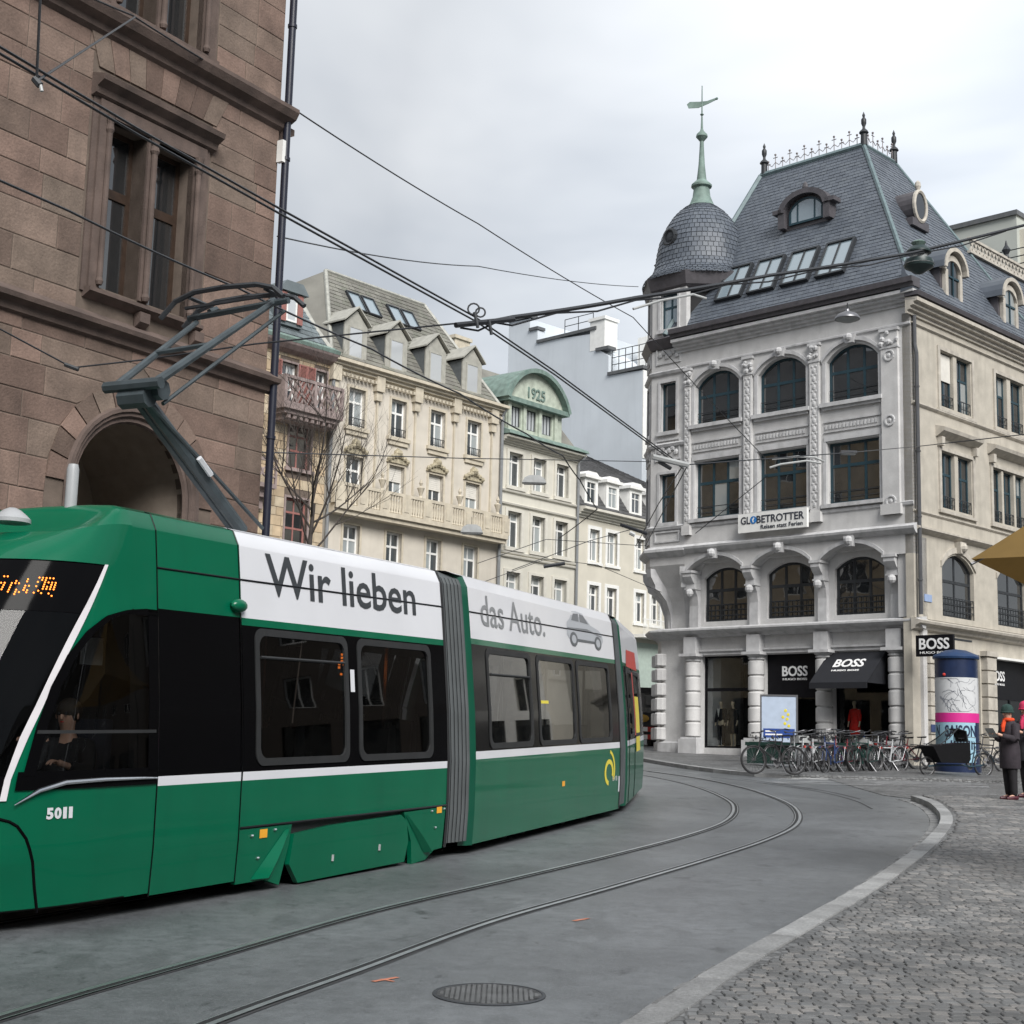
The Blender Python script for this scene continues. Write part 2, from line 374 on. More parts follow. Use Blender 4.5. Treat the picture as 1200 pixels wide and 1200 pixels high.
m_slate = M('roof_slate', (0.088, 0.102, 0.124), 0.5, 0.08, 1.2, 0.15, 60, island=0.13, c2=(0.10, 0.114, 0.132))
m_slate_old = M('old_grey_slate', (0.17, 0.165, 0.145), 0.75, 0.15, 0.7, 0.2, 50, island=0.25, c2=(0.12, 0.125, 0.10))
m_slate_dk = M('dark_slate', (0.07, 0.07, 0.072), 0.7, 0.15, 0.8, 0.2, 50, island=0.25)
m_teal = M('teal_window_paint', (0.018, 0.045, 0.06), 0.4, 0.1, bump=0)
m_wine = M('dusky_grey_paint', (0.075, 0.07, 0.077), 0.5, 0.15, bump=0)
m_iron = M('dark_iron', (0.025, 0.028, 0.032), 0.5, 0.15, bump=0.05)
m_copper = M('green_copper', (0.155, 0.215, 0.19), 0.7, 0.2, 3, 0.1, 30, streak=0.4, tint=(0.06, 0.14, 0.12))
m_cream = M('cream_stone', (0.54, 0.50, 0.435), 0.85, 0.06, 1.2, 0.1, 20, streak=0.25, tint=(0.42, 0.37, 0.30))
m_cream_trim = M('cream_trim', (0.50, 0.45, 0.36), 0.85, 0.1, 3, 0.1, 20, streak=0.4, tint=(0.34, 0.30, 0.25))
m_ivory = M('ivory_render', (0.56, 0.54, 0.475), 0.85, 0.05, 1.2, 0.05, 20, streak=0.2, tint=(0.45, 0.43, 0.37))
m_ivory_trim = M('ivory_trim', (0.57, 0.55, 0.49), 0.8, 0.06, 3, 0.05)
m_pale = M('pale_yellow_render', (0.56, 0.53, 0.455), 0.85, 0.05, 1.0, 0.05, 20)
m_white = M('white_paint', (0.74, 0.74, 0.72), 0.5, 0.05, 3, 0.0)
m_grey_wall = M('pale_blue_grey_render', (0.55, 0.59, 0.63), 0.9, 0.05, 0.35, 0.05, 10, streak=0.15, tint=(0.36, 0.40, 0.44))
m_tan = M('tan_sandstone_blocks', (0.42, 0.33, 0.22), 0.9, 0.16, 1.6, 0.3, 12, streak=0.3, tint=(0.25, 0.19, 0.13))
m_rose = M('rose_stone', (0.25, 0.20, 0.19), 0.85, 0.18, 4, 0.2)
m_red_sh = M('faded_red_shutter', (0.27, 0.12, 0.105), 0.6, 0.12, 6, 0.05)
m_glass = GLASS('window_glass', (0.016, 0.018, 0.02), 0.02, 0.05)
m_glass_far = GLASS('window_glass_bright', (0.035, 0.045, 0.055), 0.03, 0.05, curtain=0.4, ccol=(0.30, 0.33, 0.34))
m_glass_cur = GLASS('window_glass_curtained', (0.02, 0.022, 0.024), 0.02, 0.05, curtain=0.12, ccol=(0.28, 0.30, 0.30))
m_glass_sky = GLASS('sky_reflect_glass', (0.21, 0.265, 0.30), 0.06)  # pale body colour stands in for the sky reflected in these panes
m_glass_shop = CLEAR('shop_glass', (0.94, 0.96, 0.96), 0.8)
m_glass_dark = GLASS('dark_shop_glass', (0.006, 0.007, 0.008), 0.03)
m_glass_dark.node_tree.nodes['Principled BSDF'].inputs['IOR'].default_value = 1.3
m_black = M('black_cloth', (0.012, 0.013, 0.017), 0.8, 0.1, bump=0.02)
m_letter = M('white_letters', (0.75, 0.75, 0.75), 0.5, 0.0, bump=0)
m_steel = M('polished_steel', (0.70, 0.72, 0.73), 0.36, 0.1, 8, 0.02, metal=1.0)
m_asph = M('asphalt', (0.112, 0.120, 0.127), 0.38, 0.16, 0.6, 0.2, 160, fine=0.2, spec=0.5)
m_groove = M('rail_groove_shade', (0.012, 0.013, 0.014), 0.7, 0.2, 6, 0)  # for a flat strip, dark to stand in for the shade inside the groove
m_rail_edge = M('tar_joint', (0.035, 0.036, 0.038), 0.8, 0.2, 6, 0.1)
m_kerb = M('granite_kerb', (0.225, 0.228, 0.228), 0.8, 0.16, 3, 0.4, 90, rnd=0.22, fine=0.2)
m_gutter = M('gutter_stone', (0.15, 0.152, 0.152), 0.75, 0.2, 3, 0.4, 90, rnd=0.35, fine=0.2)
m_sett = M('stone_sett', (0.115, 0.117, 0.118), 0.55, 0.28, 1.1, 0.3, 60, island=0.22, c2=(0.20, 0.19, 0.18), fine=0.12)
m_sett1 = M('stone_sett_single', (0.115, 0.117, 0.118), 0.55, 0.28, 1.1, 0.3, 60, rnd=0.22, c2=(0.20, 0.19, 0.18), fine=0.12)
m_joint_unused = M('sand_joint', (0.062, 0.06, 0.057), 0.95, 0.2, 3, 0.3)
m_rubber = M('rubber', (0.015, 0.015, 0.016), 0.7, 0.1, bump=0.05)
m_wire = M('wire_black', (0.02, 0.022, 0.026), 0.5, 0.0, bump=0)
# ------------------------------------------------------------------ ground
def extra_stains(m, scale, lo, hi, fac, col, map_=None, seed=0.0):
    t = m.node_tree; N = t.nodes; p = N['Principled BSDF']; src = p.inputs['Base Color'].links[0].from_socket
    co = N.new('ShaderNodeTexCoord'); mp = N.new('ShaderNodeMapping'); mp.inputs['Location'].default_value = (seed, seed*1.7, 0)
    if map_: mp.inputs['Scale'].default_value = map_
    t.links.new(co.outputs['Object'], mp.inputs[0])
    n = N.new('ShaderNodeTexNoise'); n.inputs['Scale'].default_value = scale; n.inputs['Detail'].default_value = 7; n.inputs['Roughness'].default_value = 0.65
    t.links.new(mp.outputs[0], n.inputs[0]); r = N.new('ShaderNodeMapRange'); t.links.new(n.outputs['Fac'], r.inputs[0])
    r.inputs[1].default_value = lo; r.inputs[2].default_value = hi; r.inputs[3].default_value = 0; r.inputs[4].default_value = fac
    x = N.new('ShaderNodeMix'); x.data_type = 'RGBA'; t.links.new(r.outputs[0], x.inputs[0]); t.links.new(src, x.inputs[6]); x.inputs[7].default_value = (*col, 1)
    t.links.new(x.outputs[2], p.inputs['Base Color'])
extra_stains(m_asph, 3.2, 0.60, 0.68, 0.85, (0.03, 0.032, 0.034), (1, 0.6, 1), 3.0)
extra_stains(m_asph, 0.45, 0.45, 0.7, 0.8, (0.06, 0.064, 0.068), None, 8.0)
extra_stains(m_asph, 1.7, 0.56, 0.62, 0.55, (0.062, 0.066, 0.07), (1, .45, 1), 15.0); extra_stains(m_asph, 14.0, 0.66, 0.69, 0.8, (0.022, 0.024, 0.026), (1, .6, 1), 33.0)
extra_stains(m_asph, 0.8, 0.55, 0.72, 0.5, (0.17, 0.178, 0.185), (1, 0.4, 1), 21.0)
extra_stains(m_asph, 9.0, 0.64, 0.70, 0.7, (0.035, 0.037, 0.039), (1, 0.5, 1), 41.0)
for _m in (m_sett, m_sett1): extra_stains(_m, 1.3, 0.5, 0.68, 0.6, (0.075, 0.074, 0.072), (0.7, 1.3, 1), 5.0)
extra_stains(m_asph, 55.0, 0.52, 0.66, 0.5, (0.21, 0.22, 0.225), None, 11.0); extra_stains(m_asph, 48.0, 0.55, 0.68, 0.6, (0.05, 0.053, 0.056), None, 71.0)
def cobble_mat(name, scale):
    m = M(name, (0.115, 0.117, 0.118), 0.55, 0.22, 0.9, 0.2, 60, fine=0.1); t = m.node_tree; N = t.nodes; p = N['Principled BSDF']
    src = p.inputs['Base Color'].links[0].from_socket; co = N.new('ShaderNodeTexCoord')
    v = N.new('ShaderNodeTexVoronoi'); v.feature = 'DISTANCE_TO_EDGE'; v.inputs['Scale'].default_value = scale; v.inputs['Randomness'].default_value = 0.55
    c = N.new('ShaderNodeTexVoronoi'); c.inputs['Scale'].default_value = scale; c.inputs['Randomness'].default_value = 0.55
    for q in (v, c): t.links.new(co.outputs['Object'], q.inputs['Vector'])
    r = N.new('ShaderNodeMapRange'); t.links.new(v.outputs['Distance'], r.inputs[0]); r.inputs[2].default_value = 0.12; r.inputs[3].default_value = 0.45; r.inputs[4].default_value = 1.0
    s = N.new('ShaderNodeSeparateColor'); t.links.new(c.outputs['Color'], s.inputs[0]); r2_ = N.new('ShaderNodeMapRange'); t.links.new(s.outputs[0], r2_.inputs[0]); r2_.inputs[3].default_value = 0.7; r2_.inputs[4].default_value = 1.35
    mu = N.new('ShaderNodeMath'); mu.operation = 'MULTIPLY'; t.links.new(r.outputs[0], mu.inputs[0]); t.links.new(r2_.outputs[0], mu.inputs[1])
    x = N.new('ShaderNodeVectorMath'); x.operation = 'SCALE'; t.links.new(src, x.inputs[0]); t.links.new(mu.outputs[0], x.inputs['Scale']); t.links.new(x.outputs[0], p.inputs['Base Color'])
    b = N.new('ShaderNodeBump'); b.inputs['Strength'].default_value = 0.6; b.inputs['Distance'].default_value = 0.02; t.links.new(r.outputs[0], b.inputs['Height']); t.links.new(b.outputs[0], p.inputs['Normal']); return m
m_cobble = cobble_mat('cobbles', 9.0)
m_worn = M('pale_worn_paving', (0.27, 0.27, 0.27), 0.9, 0.2, 2.0, 0.2, 80)
def draped(name, mat, pts_rows, lift, kind='structure'):
    """strip sheet between two polylines, lying on the street slope"""
    b = MB(); n = len(pts_rows[0])
    for row in pts_rows: b.v += [Vector((x, y, gz(x, y) + lift)) for x, y in row]
    for k in range(len(pts_rows)-1):
        for i in range(n-1): b.f.append([k*n+i, k*n+i+1, (k+1)*n+i+1, (k+1)*n+i]); b.m.append(0)
    o = b.build(name, mat); o['kind'] = kind; return o
ys = [-400, -60, -12, 0, 6, 12, 20, 30, 45, 55, 66, 90, 200, 2000]; xs = [-2000, -200, -40, -15, 0, 15, 40, 200, 2000]
b = MB()
for y in ys: b.v += [Vector((x, y, gz(x, y))) for x in xs]
for j in range(len(ys)-1):
    for i in range(len(xs)-1): n = len(xs); b.f.append([j*n+i, j*n+i+1, (j+1)*n+i+1, (j+1)*n+i]); b.m.append(0)
tag(b.build('road', m_asph), kind='structure')
def smooth(pts, n=6):
    out_ = []; P = [Vector((*p, 0)) for p in pts]
    P = [P[0]*2-P[1]] + P + [P[-1]*2-P[-2]]
    for i in range(1, len(P)-2):
        for k in range(n):
            t = k/n; a, b_, c, d = P[i-1], P[i], P[i+1], P[i+2]
            q = 0.5*((2*b_) + (c-a)*t + (2*a-5*b_+4*c-d)*t*t + (3*b_-a-3*c+d)*t**3); out_.append((q.x, q.y))
    out_.append((P[-2].x, P[-2].y)); return out_
def offset(pl, d):
    o = []
    for i, (x, y) in enumerate(pl):
        a = Vector(pl[max(i-1, 0)]); c = Vector(pl[min(i+1, len(pl)-1)]); t = (c-a).normalized(); o.append((x + t.y*d, y - t.x*d))
    return o
def resample(pl, step):
    o = [pl[0]]; acc = 0.0
    for (x0, y0), (x1, y1) in zip(pl[:-1], pl[1:]):
        L = sqrt((x1-x0)**2+(y1-y0)**2); s = step - acc
        while s <= L: o.append((x0+(x1-x0)*s/L, y0+(y1-y0)*s/L)); s += step
        acc = (acc + L) % step
    return o
# tram rails: two curving tracks of grooved rail
TRACK_R = smooth([(-3.9, 1.5), (-3.0, 5.0), (-2.07, 8.03), (-1.40, 9.87), (-0.57, 12.15), (0.51, 14.5), (1.77, 17.3), (3.01, 20.28), (3.89, 22.92), (4.49, 25.86), (4.78, 28.8), (4.75, 33.0), (4.30, 36.8), (3.6, 39.5), (2.4, 43.5), (0.6, 48), (-2.5, 54)], 8)
def track(pl):
    for side in (-0.545, 0.545):
        c = offset(pl, side)
        for nm, mt, d0, d1, lift in (('tar_joint', m_rail_edge, -0.05, 0.095, 0.004), ('tram_rail', m_steel, -0.024, 0.02, 0.012), ('rail_groove_shade', m_groove, 0.02, 0.065, 0.010), ('tram_rail', m_steel, 0.065, 0.076, 0.012)):
            sg = 1 if side < 0 else -1
            draped(nm, mt, [offset(c, d0*sg), offset(c, d1*sg)], lift)
track(TRACK_R)
# kerb of the right pavement: gutter setts, kerb stones, cobbled pavement behind
K_IN = smooth([(-1.2, 3.0), (-0.1, 6.4), (0.66, 8.33), (1.18, 9.64), (2.08, 11.7), (3.5, 15.0), (4.95, 18.67), (6.19, 22.12), (7.0, 24.83), (7.62, 27.6), (7.86, 29.4), (7.9, 30.6)], 8)
K_MID = offset(K_IN, 0.17); K_OUT = offset(K_IN, 0.40)
PAVE_H = 0.10
def ph(y): return PAVE_H if y < 29.3 else max(0.012, PAVE_H - (y-29.3)*0.07)
b = MB(); pave_in = offset(K_IN, 0.36); far_x = 40.0
n = len(pave_in); NC = 10; rows = []
for (x, y) in pave_in: rows.append([(x + (far_x-x)*(k/NC)**2, y) for k in range(NC+1)])
for y, x0 in ((31.5, 7.95), (33, 8.0), (36, 8.15), (38.4, 8.25)): rows.append([(x0 + (far_x-x0)*(k/NC)**2, y) for k in range(NC+1)])
for r_ in rows: b.v += [Vector((x, y, gz(x, y) + ph(y))) for x, y in r_]
for j in range(len(rows)-1):
    for i in range(NC): b.f.append([j*(NC+1)+i, j*(NC+1)+i+1, (j+1)*(NC+1)+i+1, (j+1)*(NC+1)+i]); b.m.append(0)
for (x0, y0), (x1, y1) in zip([r_[0] for r_ in rows[:-1]], [r_[0] for r_ in rows[1:]]): b.add([(x0, y0, gz(x0, y0)+ph(y0)), (x1, y1, gz(x1, y1)+ph(y1)), (x1, y1, gz(x1, y1)-.05), (x0, y0, gz(x0, y0)-.05)], [(0,1,2,3)])
pavement = tag(b.build('pavement', m_cobble), kind='structure')
def slab(b, pts, z0, z1, inset=0.012):
    """stone with a chamfered top on four ground points"""
    c = Vector((sum(p[0] for p in pts)/4, sum(p[1] for p in pts)/4)); vs = []
    for x, y in pts: vs.append((x, y, gz(x, y)+z0))
    for x, y in pts: vs.append((x, y, gz(x, y)+z1-inset*0.7))
    for x, y in pts:
        d = Vector((x, y))-c; k = max(0.0, 1-inset/max(d.length, 0.02)); vs.append((c.x+d.x*k, c.y+d.y*k, gz(x, y)+z1))
    fs = [(8,9,10,11)] + [(i, (i+1) % 4, 4+(i+1) % 4, 4+i) for i in range(4)] + [(4+i, 4+(i+1) % 4, 8+(i+1) % 4, 8+i) for i in range(4)]
    return b.add(vs, fs)
rk = random.Random(5)
def stones_along(name, a, c, step, z0, z1, mat, jit, parent, gap=0.012):
    A = resample(a, step); nn = len(A)
    for i in range(nn-1):
        def near(pl, p): return min(range(len(pl)), key=lambda k: (pl[k][0]-p[0])**2+(pl[k][1]-p[1])**2)
        p0, p1 = Vector(A[i]), Vector(A[i+1]); t = (p1-p0).normalized(); w = c
        nrm = Vector((t.y, -t.x)); g = t*gap*0.5
        q = [p0+g, p1-g, p1-g+nrm*w, p0+g+nrm*w]; h = rk.uniform(-jit, jit)
        slab(MB(), [], 0, 0) if False else None
        bb = MB(); slab(bb, [tuple(v) for v in q], z0, z1+h, 0.014); bb.build(name, mat, parent)
stones_along('kerb_stone', K_MID, 0.19, 0.95, -0.05, 0.112, m_kerb, 0.004, pavement)
stones_along('gutter_sett', K_IN, 0.15, 0.24, -0.05, 0.010, m_gutter, 0.006, pavement, 0.03)
# stone setts: the nearest ones single, the rest joined
cand = []; rs = random.Random(11); row = 0; y = 6.2
def kx(y):
    best = None
    for (x0, y0), (x1, y1) in zip(K_OUT[:-1], K_OUT[1:]):
        if min(y0, y1) <= y <= max(y0, y1) and abs(y1-y0) > 1e-6: best = x0+(x1-x0)*(y-y0)/(y1-y0)
    return best
while y < 30.0:
    s = 0.088 if y < 13 else (0.11 if y < 20 else 0.15)
    x = kx(y)
    x += rs.uniform(0.01, 0.08) + 0.02; lim = y*0.37 + 1.6
    while x < lim:
        w = s*rs.uniform(0.8, 1.25); cand.append((x, y + 0.02*sin(x*2.3), w, s)); x += w
    y += s*0.97; row += 1
mass = MB(); nsing = 0
for (x, y, w, s) in cand:
    g = 0.004; j = lambda: rs.uniform(-0.008, 0.008)
    q = [(x+g+j(), y+g+j()), (x+w-g+j(), y+g+j()), (x+w-g+j(), y+s-g+j()), (x+g+j(), y+s-g+j())]
    top = PAVE_H + 0.010 + rs.uniform(-0.003, 0.003); inview = y > 8.25 and x+w*0.5 < 0.352*y
    if inview and nsing < 300:
        bb = MB(); slab(bb, q, PAVE_H-0.02, top, 0.008); bb.build('sett', m_sett1, pavement); nsing += 1
    else: slab(mass, q, PAVE_H-0.02, top, 0.008)
o = mass.build('sett_field', m_sett, pavement); o['kind'] = 'stuff'
# far pavement in front of the corner shop
F_IN = smooth([(2.2, 62), (3.6, 54), (4.35, 47.6), (5.0, 43.4), (5.75, 40.3), (6.7, 38.6), (8.3, 38.35)], 8)
rows = []
for (x, y) in offset(F_IN, -0.2): rows.append([(x + (46-x)*(k/8)**1.5, y + (k/8)*max(0, 41-y)*0.0) for k in range(9)])
b = MB()
def fh(x, y): return 0.10 if x < 7.2 else max(0.012, 0.10-(x-7.2)*0.08)
poly = [(x, y) for x, y in offset(F_IN, -0.2)] + [(8.3, 38.4), (46, 38.4), (46, 66), (2.0, 66)]
tr = tessellate_polygon([[Vector((x, y, 0)) for x, y in poly]])
b.add([(x, y, gz(x, y) + fh(x, y)) for x, y in poly], [tuple(t) for t in tr])
for i in range(len(poly)):
    (x0, y0), (x1, y1) = poly[i], poly[(i+1) % len(poly)]
    if x0 > 8.25 or x1 > 8.31: continue
    b.add([(x0, y0, gz(x0, y0)+fh(x0, y0)), (x1, y1, gz(x1, y1)+fh(x1, y1)), (x1, y1, gz(x1, y1)-.05), (x0, y0, gz(x0, y0)-.05)], [(0,1,2,3)])
far_pave = tag(b.build('far_pavement', m_cobble), kind='structure')
FI = list(reversed([p for p in F_IN if p[1] < 58]))
A = resample(FI, 1.0)
for p0, p1 in zip(A[:-1], A[1:]):
    p0, p1 = Vector(p0), Vector(p1); t = (p1-p0).normalized(); nrm = Vector((t.y, -t.x)); h = fh(p0.x, p0.y)+0.006
    bb = MB(); slab(bb, [tuple(v) for v in (p0+t*.006, p1-t*.006, p1-t*.006+nrm*0.24, p0+t*.006+nrm*0.24)], -0.05, h, 0.012); bb.build('kerb_stone', m_kerb, far_pave)
# manhole cover in the road
mh = Vector((-0.06, 9.05, 0)); mh.z = gz(mh.x, mh.y)
t = thing('manhole_cover', 'round cast iron manhole cover with a waffle pattern in the asphalt', 'manhole cover', mh); t.rotation_euler = (math.atan(SLOPE), 0, 0)
b = MB(); b.lathe([(0.335, 0.0), (0.335, 0.006), (0.315, 0.008), (0.31, 0.004)], 32); b.build('cover_rim', m_iron, t)
m_cast = M('cast_iron', (0.10, 0.103, 0.105), 0.5, 0.2, 6, 0.1, spec=0.5)
b = MB(); b.lathe([(0.0001, 0.005), (0.312, 0.005)], 32); b.build('cover_plate', m_cast, t)
b = MB()
for i in range(-9, 10):
    for j in range(-9, 10):
        x, y = i*0.031, j*0.031
        if x*x+y*y < 0.285**2: b.box(x-0.010, x+0.010, y-0.010, y+0.010, 0.005, 0.008)
o = b.build('cover_studs', m_cast, t); o['kind'] = 'stuff'
# orange survey paint and pale worn patch at the crossing
m_orange = M('orange_survey_paint', (0.42, 0.16, 0.10), 0.8, 0.3, 9, 0)
def paint_mark(pxs):
    b = MB()
    for (p, q, w) in pxs:
        a, c = at_h(*p, 0.004), at_h(*q, 0.004); d = (c-a).normalized(); s_ = Vector((d.y, -d.x, 0))*w
        b.add([a-s_, c-s_, c+s_, a+s_], [(0,1,2,3)])
    return b
tag(paint_mark([((437, 1150), (466, 1145), .02), ((446, 1147), (462, 1150), .012)]).build('survey_paint', m_orange), 'orange survey paint mark on the asphalt between the right rail and the manhole', 'paint mark')
tag(paint_mark([((672, 1079), (690, 1076), .02)]).build('survey_paint', m_orange), 'small faint orange paint mark beside the right hand rail farther up the road', 'paint mark')
def patch_mat():
    m = M('worn_white_patches', (0.36, 0.365, 0.37), 0.9, 0.15, 3, 0); t = m.node_tree; N = t.nodes; p = N['Principled BSDF']
    co = N.new('ShaderNodeTexCoord'); mp = N.new('ShaderNodeMapping'); mp.inputs['Scale'].default_value = (0.9, 2.6, 1); t.links.new(co.outputs['Object'], mp.inputs[0])
    n = N.new('ShaderNodeTexNoise'); n.inputs['Scale'].default_value = 1.6; n.inputs['Detail'].default_value = 8; n.inputs['Roughness'].default_value = 0.7; t.links.new(mp.outputs[0], n.inputs[0])
    r = N.new('ShaderNodeMapRange'); t.links.new(n.outputs['Fac'], r.inputs[0]); r.inputs[1].default_value = 0.46; r.inputs[2].default_value = 0.62; r.inputs[4].default_value = 0.6; t.links.new(r.outputs[0], p.inputs['Alpha']); return m
m_patch = patch_mat()
b = MB(); q = [(6.2, 35.2), (11.5, 35.6), (12.2, 38.0), (7.0, 38.1)]
b.add([(x, y, gz(x, y)+0.022) for x, y in q], [(0,1,2,3)]); tag(b.build('worn_paint_patch', m_patch), 'band of worn white scuffs where the cobbles meet the road before the bicycles', 'road marking')
# tar joints: old curved seams in the asphalt
for pl in ([(5.2, 38.0), (6.1, 35.5), (6.75, 32.5), (6.85, 29.5), (6.6, 27.0)], [(5.9, 37.4), (6.5, 35.0), (7.0, 32.5), (7.1, 30.0)]):
    c = smooth(pl, 6); draped('tar_joint', m_rail_edge, [offset(c, -0.02), offset(c, 0.02)], 0.005)
# ------------------------------------------------------------------ red sandstone hall on the left
H = thing('sandstone_hall', 'red brown sandstone block building with an arched passage and tall mullioned windows behind the tram', 'building', (-3.608, 22.0, 0), atan2(.8406, .5417))
XR, XL, ZT = -0.30, -19.0, 15.5
# arch: centre, springing, radii
AX, AZ, AR = -2.78, 4.95, 1.02
def arch_poly(r, z0, n=16): return [(AX-r, z0), (AX+r, z0)] + [(AX+r*cos(pi*i/n), AZ+r*sin(pi*i/n)) for i in range(n+1)]
wins = [(-3.68, -2.95), (-2.78, -2.05)]
holes = [arch_poly(AR+0.16, 0.02)]
for z0, z1 in ((7.62, 9.98), (11.62, 14.1)):
    for a, c in wins: holes.append(opening(a, c, z0, z1))
LW = [(-8.9, -8.17), (-8.0, -7.27), (-14.1, -13.37), (-13.2, -12.47)]   # windows of the wing outside the frame (seen in reflections)
for a, c in LW:
    for z0, z1 in ((7.62, 9.98), (11.62, 14.1), (3.0, 5.6)): holes.append(opening(a, c, z0, z1))
wall('wall', m_mortar, H, XL, XR, 0.0, ZT, holes, 0.0, 0.36)
b = MB(); b.box(XL, XR-0.0, 0.37, 9.0, 0, 3.0); b = MB(); b.box(XR-0.3, XR, 0.30, 9.0, 0, ZT); b.box(XL, XR, 0.0, 9.0, ZT, ZT+0.2); b.box(XL, XL+.3, .3, 9, 0, ZT); b.box(XL, XR, 8.7, 9, 0, ZT); b.build('side_wall', m_brown_trim, H)
# ashlar: every block a stone of its own
rst = random.Random(21)
blocked = [(-3.98, -1.72, 7.20, 10.62), (-3.98, -1.72, 11.50, 14.4), (XL-1, XR+1, 6.93, 7.22), (XL-1, XR+1, 11.10, 11.52)]
for k in (0, 2):
    a, c = LW[k][0]-.25, LW[k+1][1]+.25; blocked += [(a, c, 7.20, 10.62), (a, c, 11.5, 14.4), (a, c, 2.9, 5.8)]
def stone(x0, x1, x0t, x1t, z0, z1):
    g, d = 0.005, 0.010; b = MB(); pr = rst.uniform(0.006, 0.014)
    p = [(x0+g, z0+g), (x1-g, z0+g), (x1t-g, z1-g), (x0t+g, z1-g)]; cx = sum(q[0] for q in p)/4; cz = (z0+z1)/2
    if p[1][0]-p[0][0] < 0.05 or p[2][0]-p[3][0] < 0.03: return
    q = [(x+(d if x < cx else -d), z+(d if z < cz else -d)) for x, z in p]
    vs = [(x, 0.02, z) for x, z in p] + [(x, -pr+0.008, z) for x, z in p] + [(x, -pr, z) for x, z in q]
    b.add(vs, [(8,9,10,11)] + [(i, (i+1) % 4, 4+(i+1) % 4, 4+i) for i in range(4)] + [(4+i, 4+(i+1) % 4, 8+(i+1) % 4, 8+i) for i in range(4)])
    return b.build('stone', m_brown, H)
courses = [0.3]
while courses[-1] < ZT-0.3: courses.append(courses[-1] + rst.choice((0.34, 0.38, 0.42, 0.46)))
courses = [z for z in courses if not (6.85 < z < 7.25 or 11.05 < z < 11.55)] + [6.93, 7.22, 11.10, 11.52]; courses.sort()
RV = AR + 0.16 + 0.30
stuff_s = MB()
for z0, z1 in zip(courses[:-1], courses[1:]):
    if z1-z0 < 0.12: continue
    zm = (z0+z1)/2
    segs = [(XL, XR)]
    for (a, c, lo, hi) in blocked:
        if lo < zm < hi:
            ns = []
            for s0, s1 in segs:
                if c <= s0 or a >= s1: ns.append((s0, s1)); continue
                if a > s0: ns.append((s0, a))
                if c < s1: ns.append((c, s1))
            segs = ns
    def ax(z):                                          # half width kept free for the arch at height z
        if z > AZ + RV: return 0.0
        return RV if z <= AZ else sqrt(max(0, RV*RV-(z-AZ)**2))
    for s0, s1 in segs:
        parts = [(s0, s1, 0, 0)]
        if ax(z0) > 0 and s0 < AX < s1 and z0 < AZ+RV: parts = [(s0, AX-ax(z0), 0, ax(z0)-ax(z1)), (AX+ax(z0), s1, ax(z0)-ax(z1), 0)]
        for p0, p1, dl, dr in parts:
            x = p0
            while x < p1-0.02:
                w = rst.uniform(0.45, 1.05)
                if p1-(x+w) < 0.3: w = p1-x
                lx = x-dl if x == p0 else x; rx = x+w+dr if abs(x+w-p1) < 1e-6 else x+w
                if x+w > -7.2: stone(x, x+w, lx, rx, z0, z1)
                else: stuff_s.box(x+0.007, x+w-0.007, -0.02, 0.02, z0+0.007, z1-0.007)
                x += w
o = stuff_s.build('wing_stones', m_brown, H); o['kind'] = 'stuff'
# voussoirs round the arch and above the window
nv = 13
for i in range(nv):
    a0, a1 = pi*i/nv+0.008, pi*(i+1)/nv-0.008; r0, r1 = AR+0.17, RV+ (0.0)
    b = MB(); pts = [(AX+r0*cos(a0), AZ+r0*sin(a0)), (AX+r1*cos(a0), AZ+r1*sin(a0)), (AX+r1*cos(a1), AZ+r1*sin(a1)), (AX+r0*cos(a1), AZ+r0*sin(a1))]
    b.prism(pts, -0.028, 0.05); b.build('voussoir', m_brown, H)
for i in range(8):                                      # flat arch over the window hood
    xa0, xa1 = -3.9+i*0.28, -3.9+(i+1)*0.28; sk = (i-3.5)*0.05; sk1 = (i-2.5)*0.05
    b = MB(); b.prism([(xa0+.006, 10.63), (xa1-.006, 10.63), (xa1+sk1-.006, 11.09), (xa0+sk+.006, 11.09)], -0.024, 0.02); b.build('voussoir', m_brown, H)
# arch moulding and passage
b = MB()
for r, pr, w in ((AR+0.13, 0.03, 0.05), (AR+0.07, 0.0, 0.045), (AR, -0.05, 0.05)):
    pts = [(AX-r, -pr, 0.5), (AX-r, -pr, AZ)] + [(AX+r*cos(pi-pi*i/20), -pr, AZ+r*sin(pi*i/20)) for i in range(1, 20)] + [(AX+r, -pr, AZ), (AX+r, -pr, 0.5)]
    b.tube(pts, w, 6)
b.build('arch_moulding', m_brown_trim, H, smooth=True)
b = MB(); r = AR+0.16; D = 2.1
vs = []; prof = [(AX-r, 0.0)] + [(AX+r*cos(pi-pi*i/18), AZ+r*sin(pi*i/18)) for i in range(19)] + [(AX+r, 0.0)]
n = len(prof); b.add([(x, 0.1, z) for x, z in prof] + [(x, D, z) for x, z in prof], [(i, i+1, n+i+1, n+i) for i in range(n-1)]); b.build('passage_vault', m_plaster_in, H)
wall('passage_end_wall', m_plaster_in, H, AX-1.4, AX+1.4, 0.0, 6.4, [[(AX-.55, .3), (AX+.95, .3), (AX+.95, 4.2)] + [(AX+.2+.75*cos(pi*i/10), 4.2+.75*sin(pi*i/10)) for i in range(1, 10)] + [(AX-.55, 4.2)]], D, 0.5)
b = MB(); b.box(AX-1.4, AX+1.4, D-0.02, D-0.0, 3.2, 4.95-0.9); b.build('passage_panel', m_brown_trim, H)
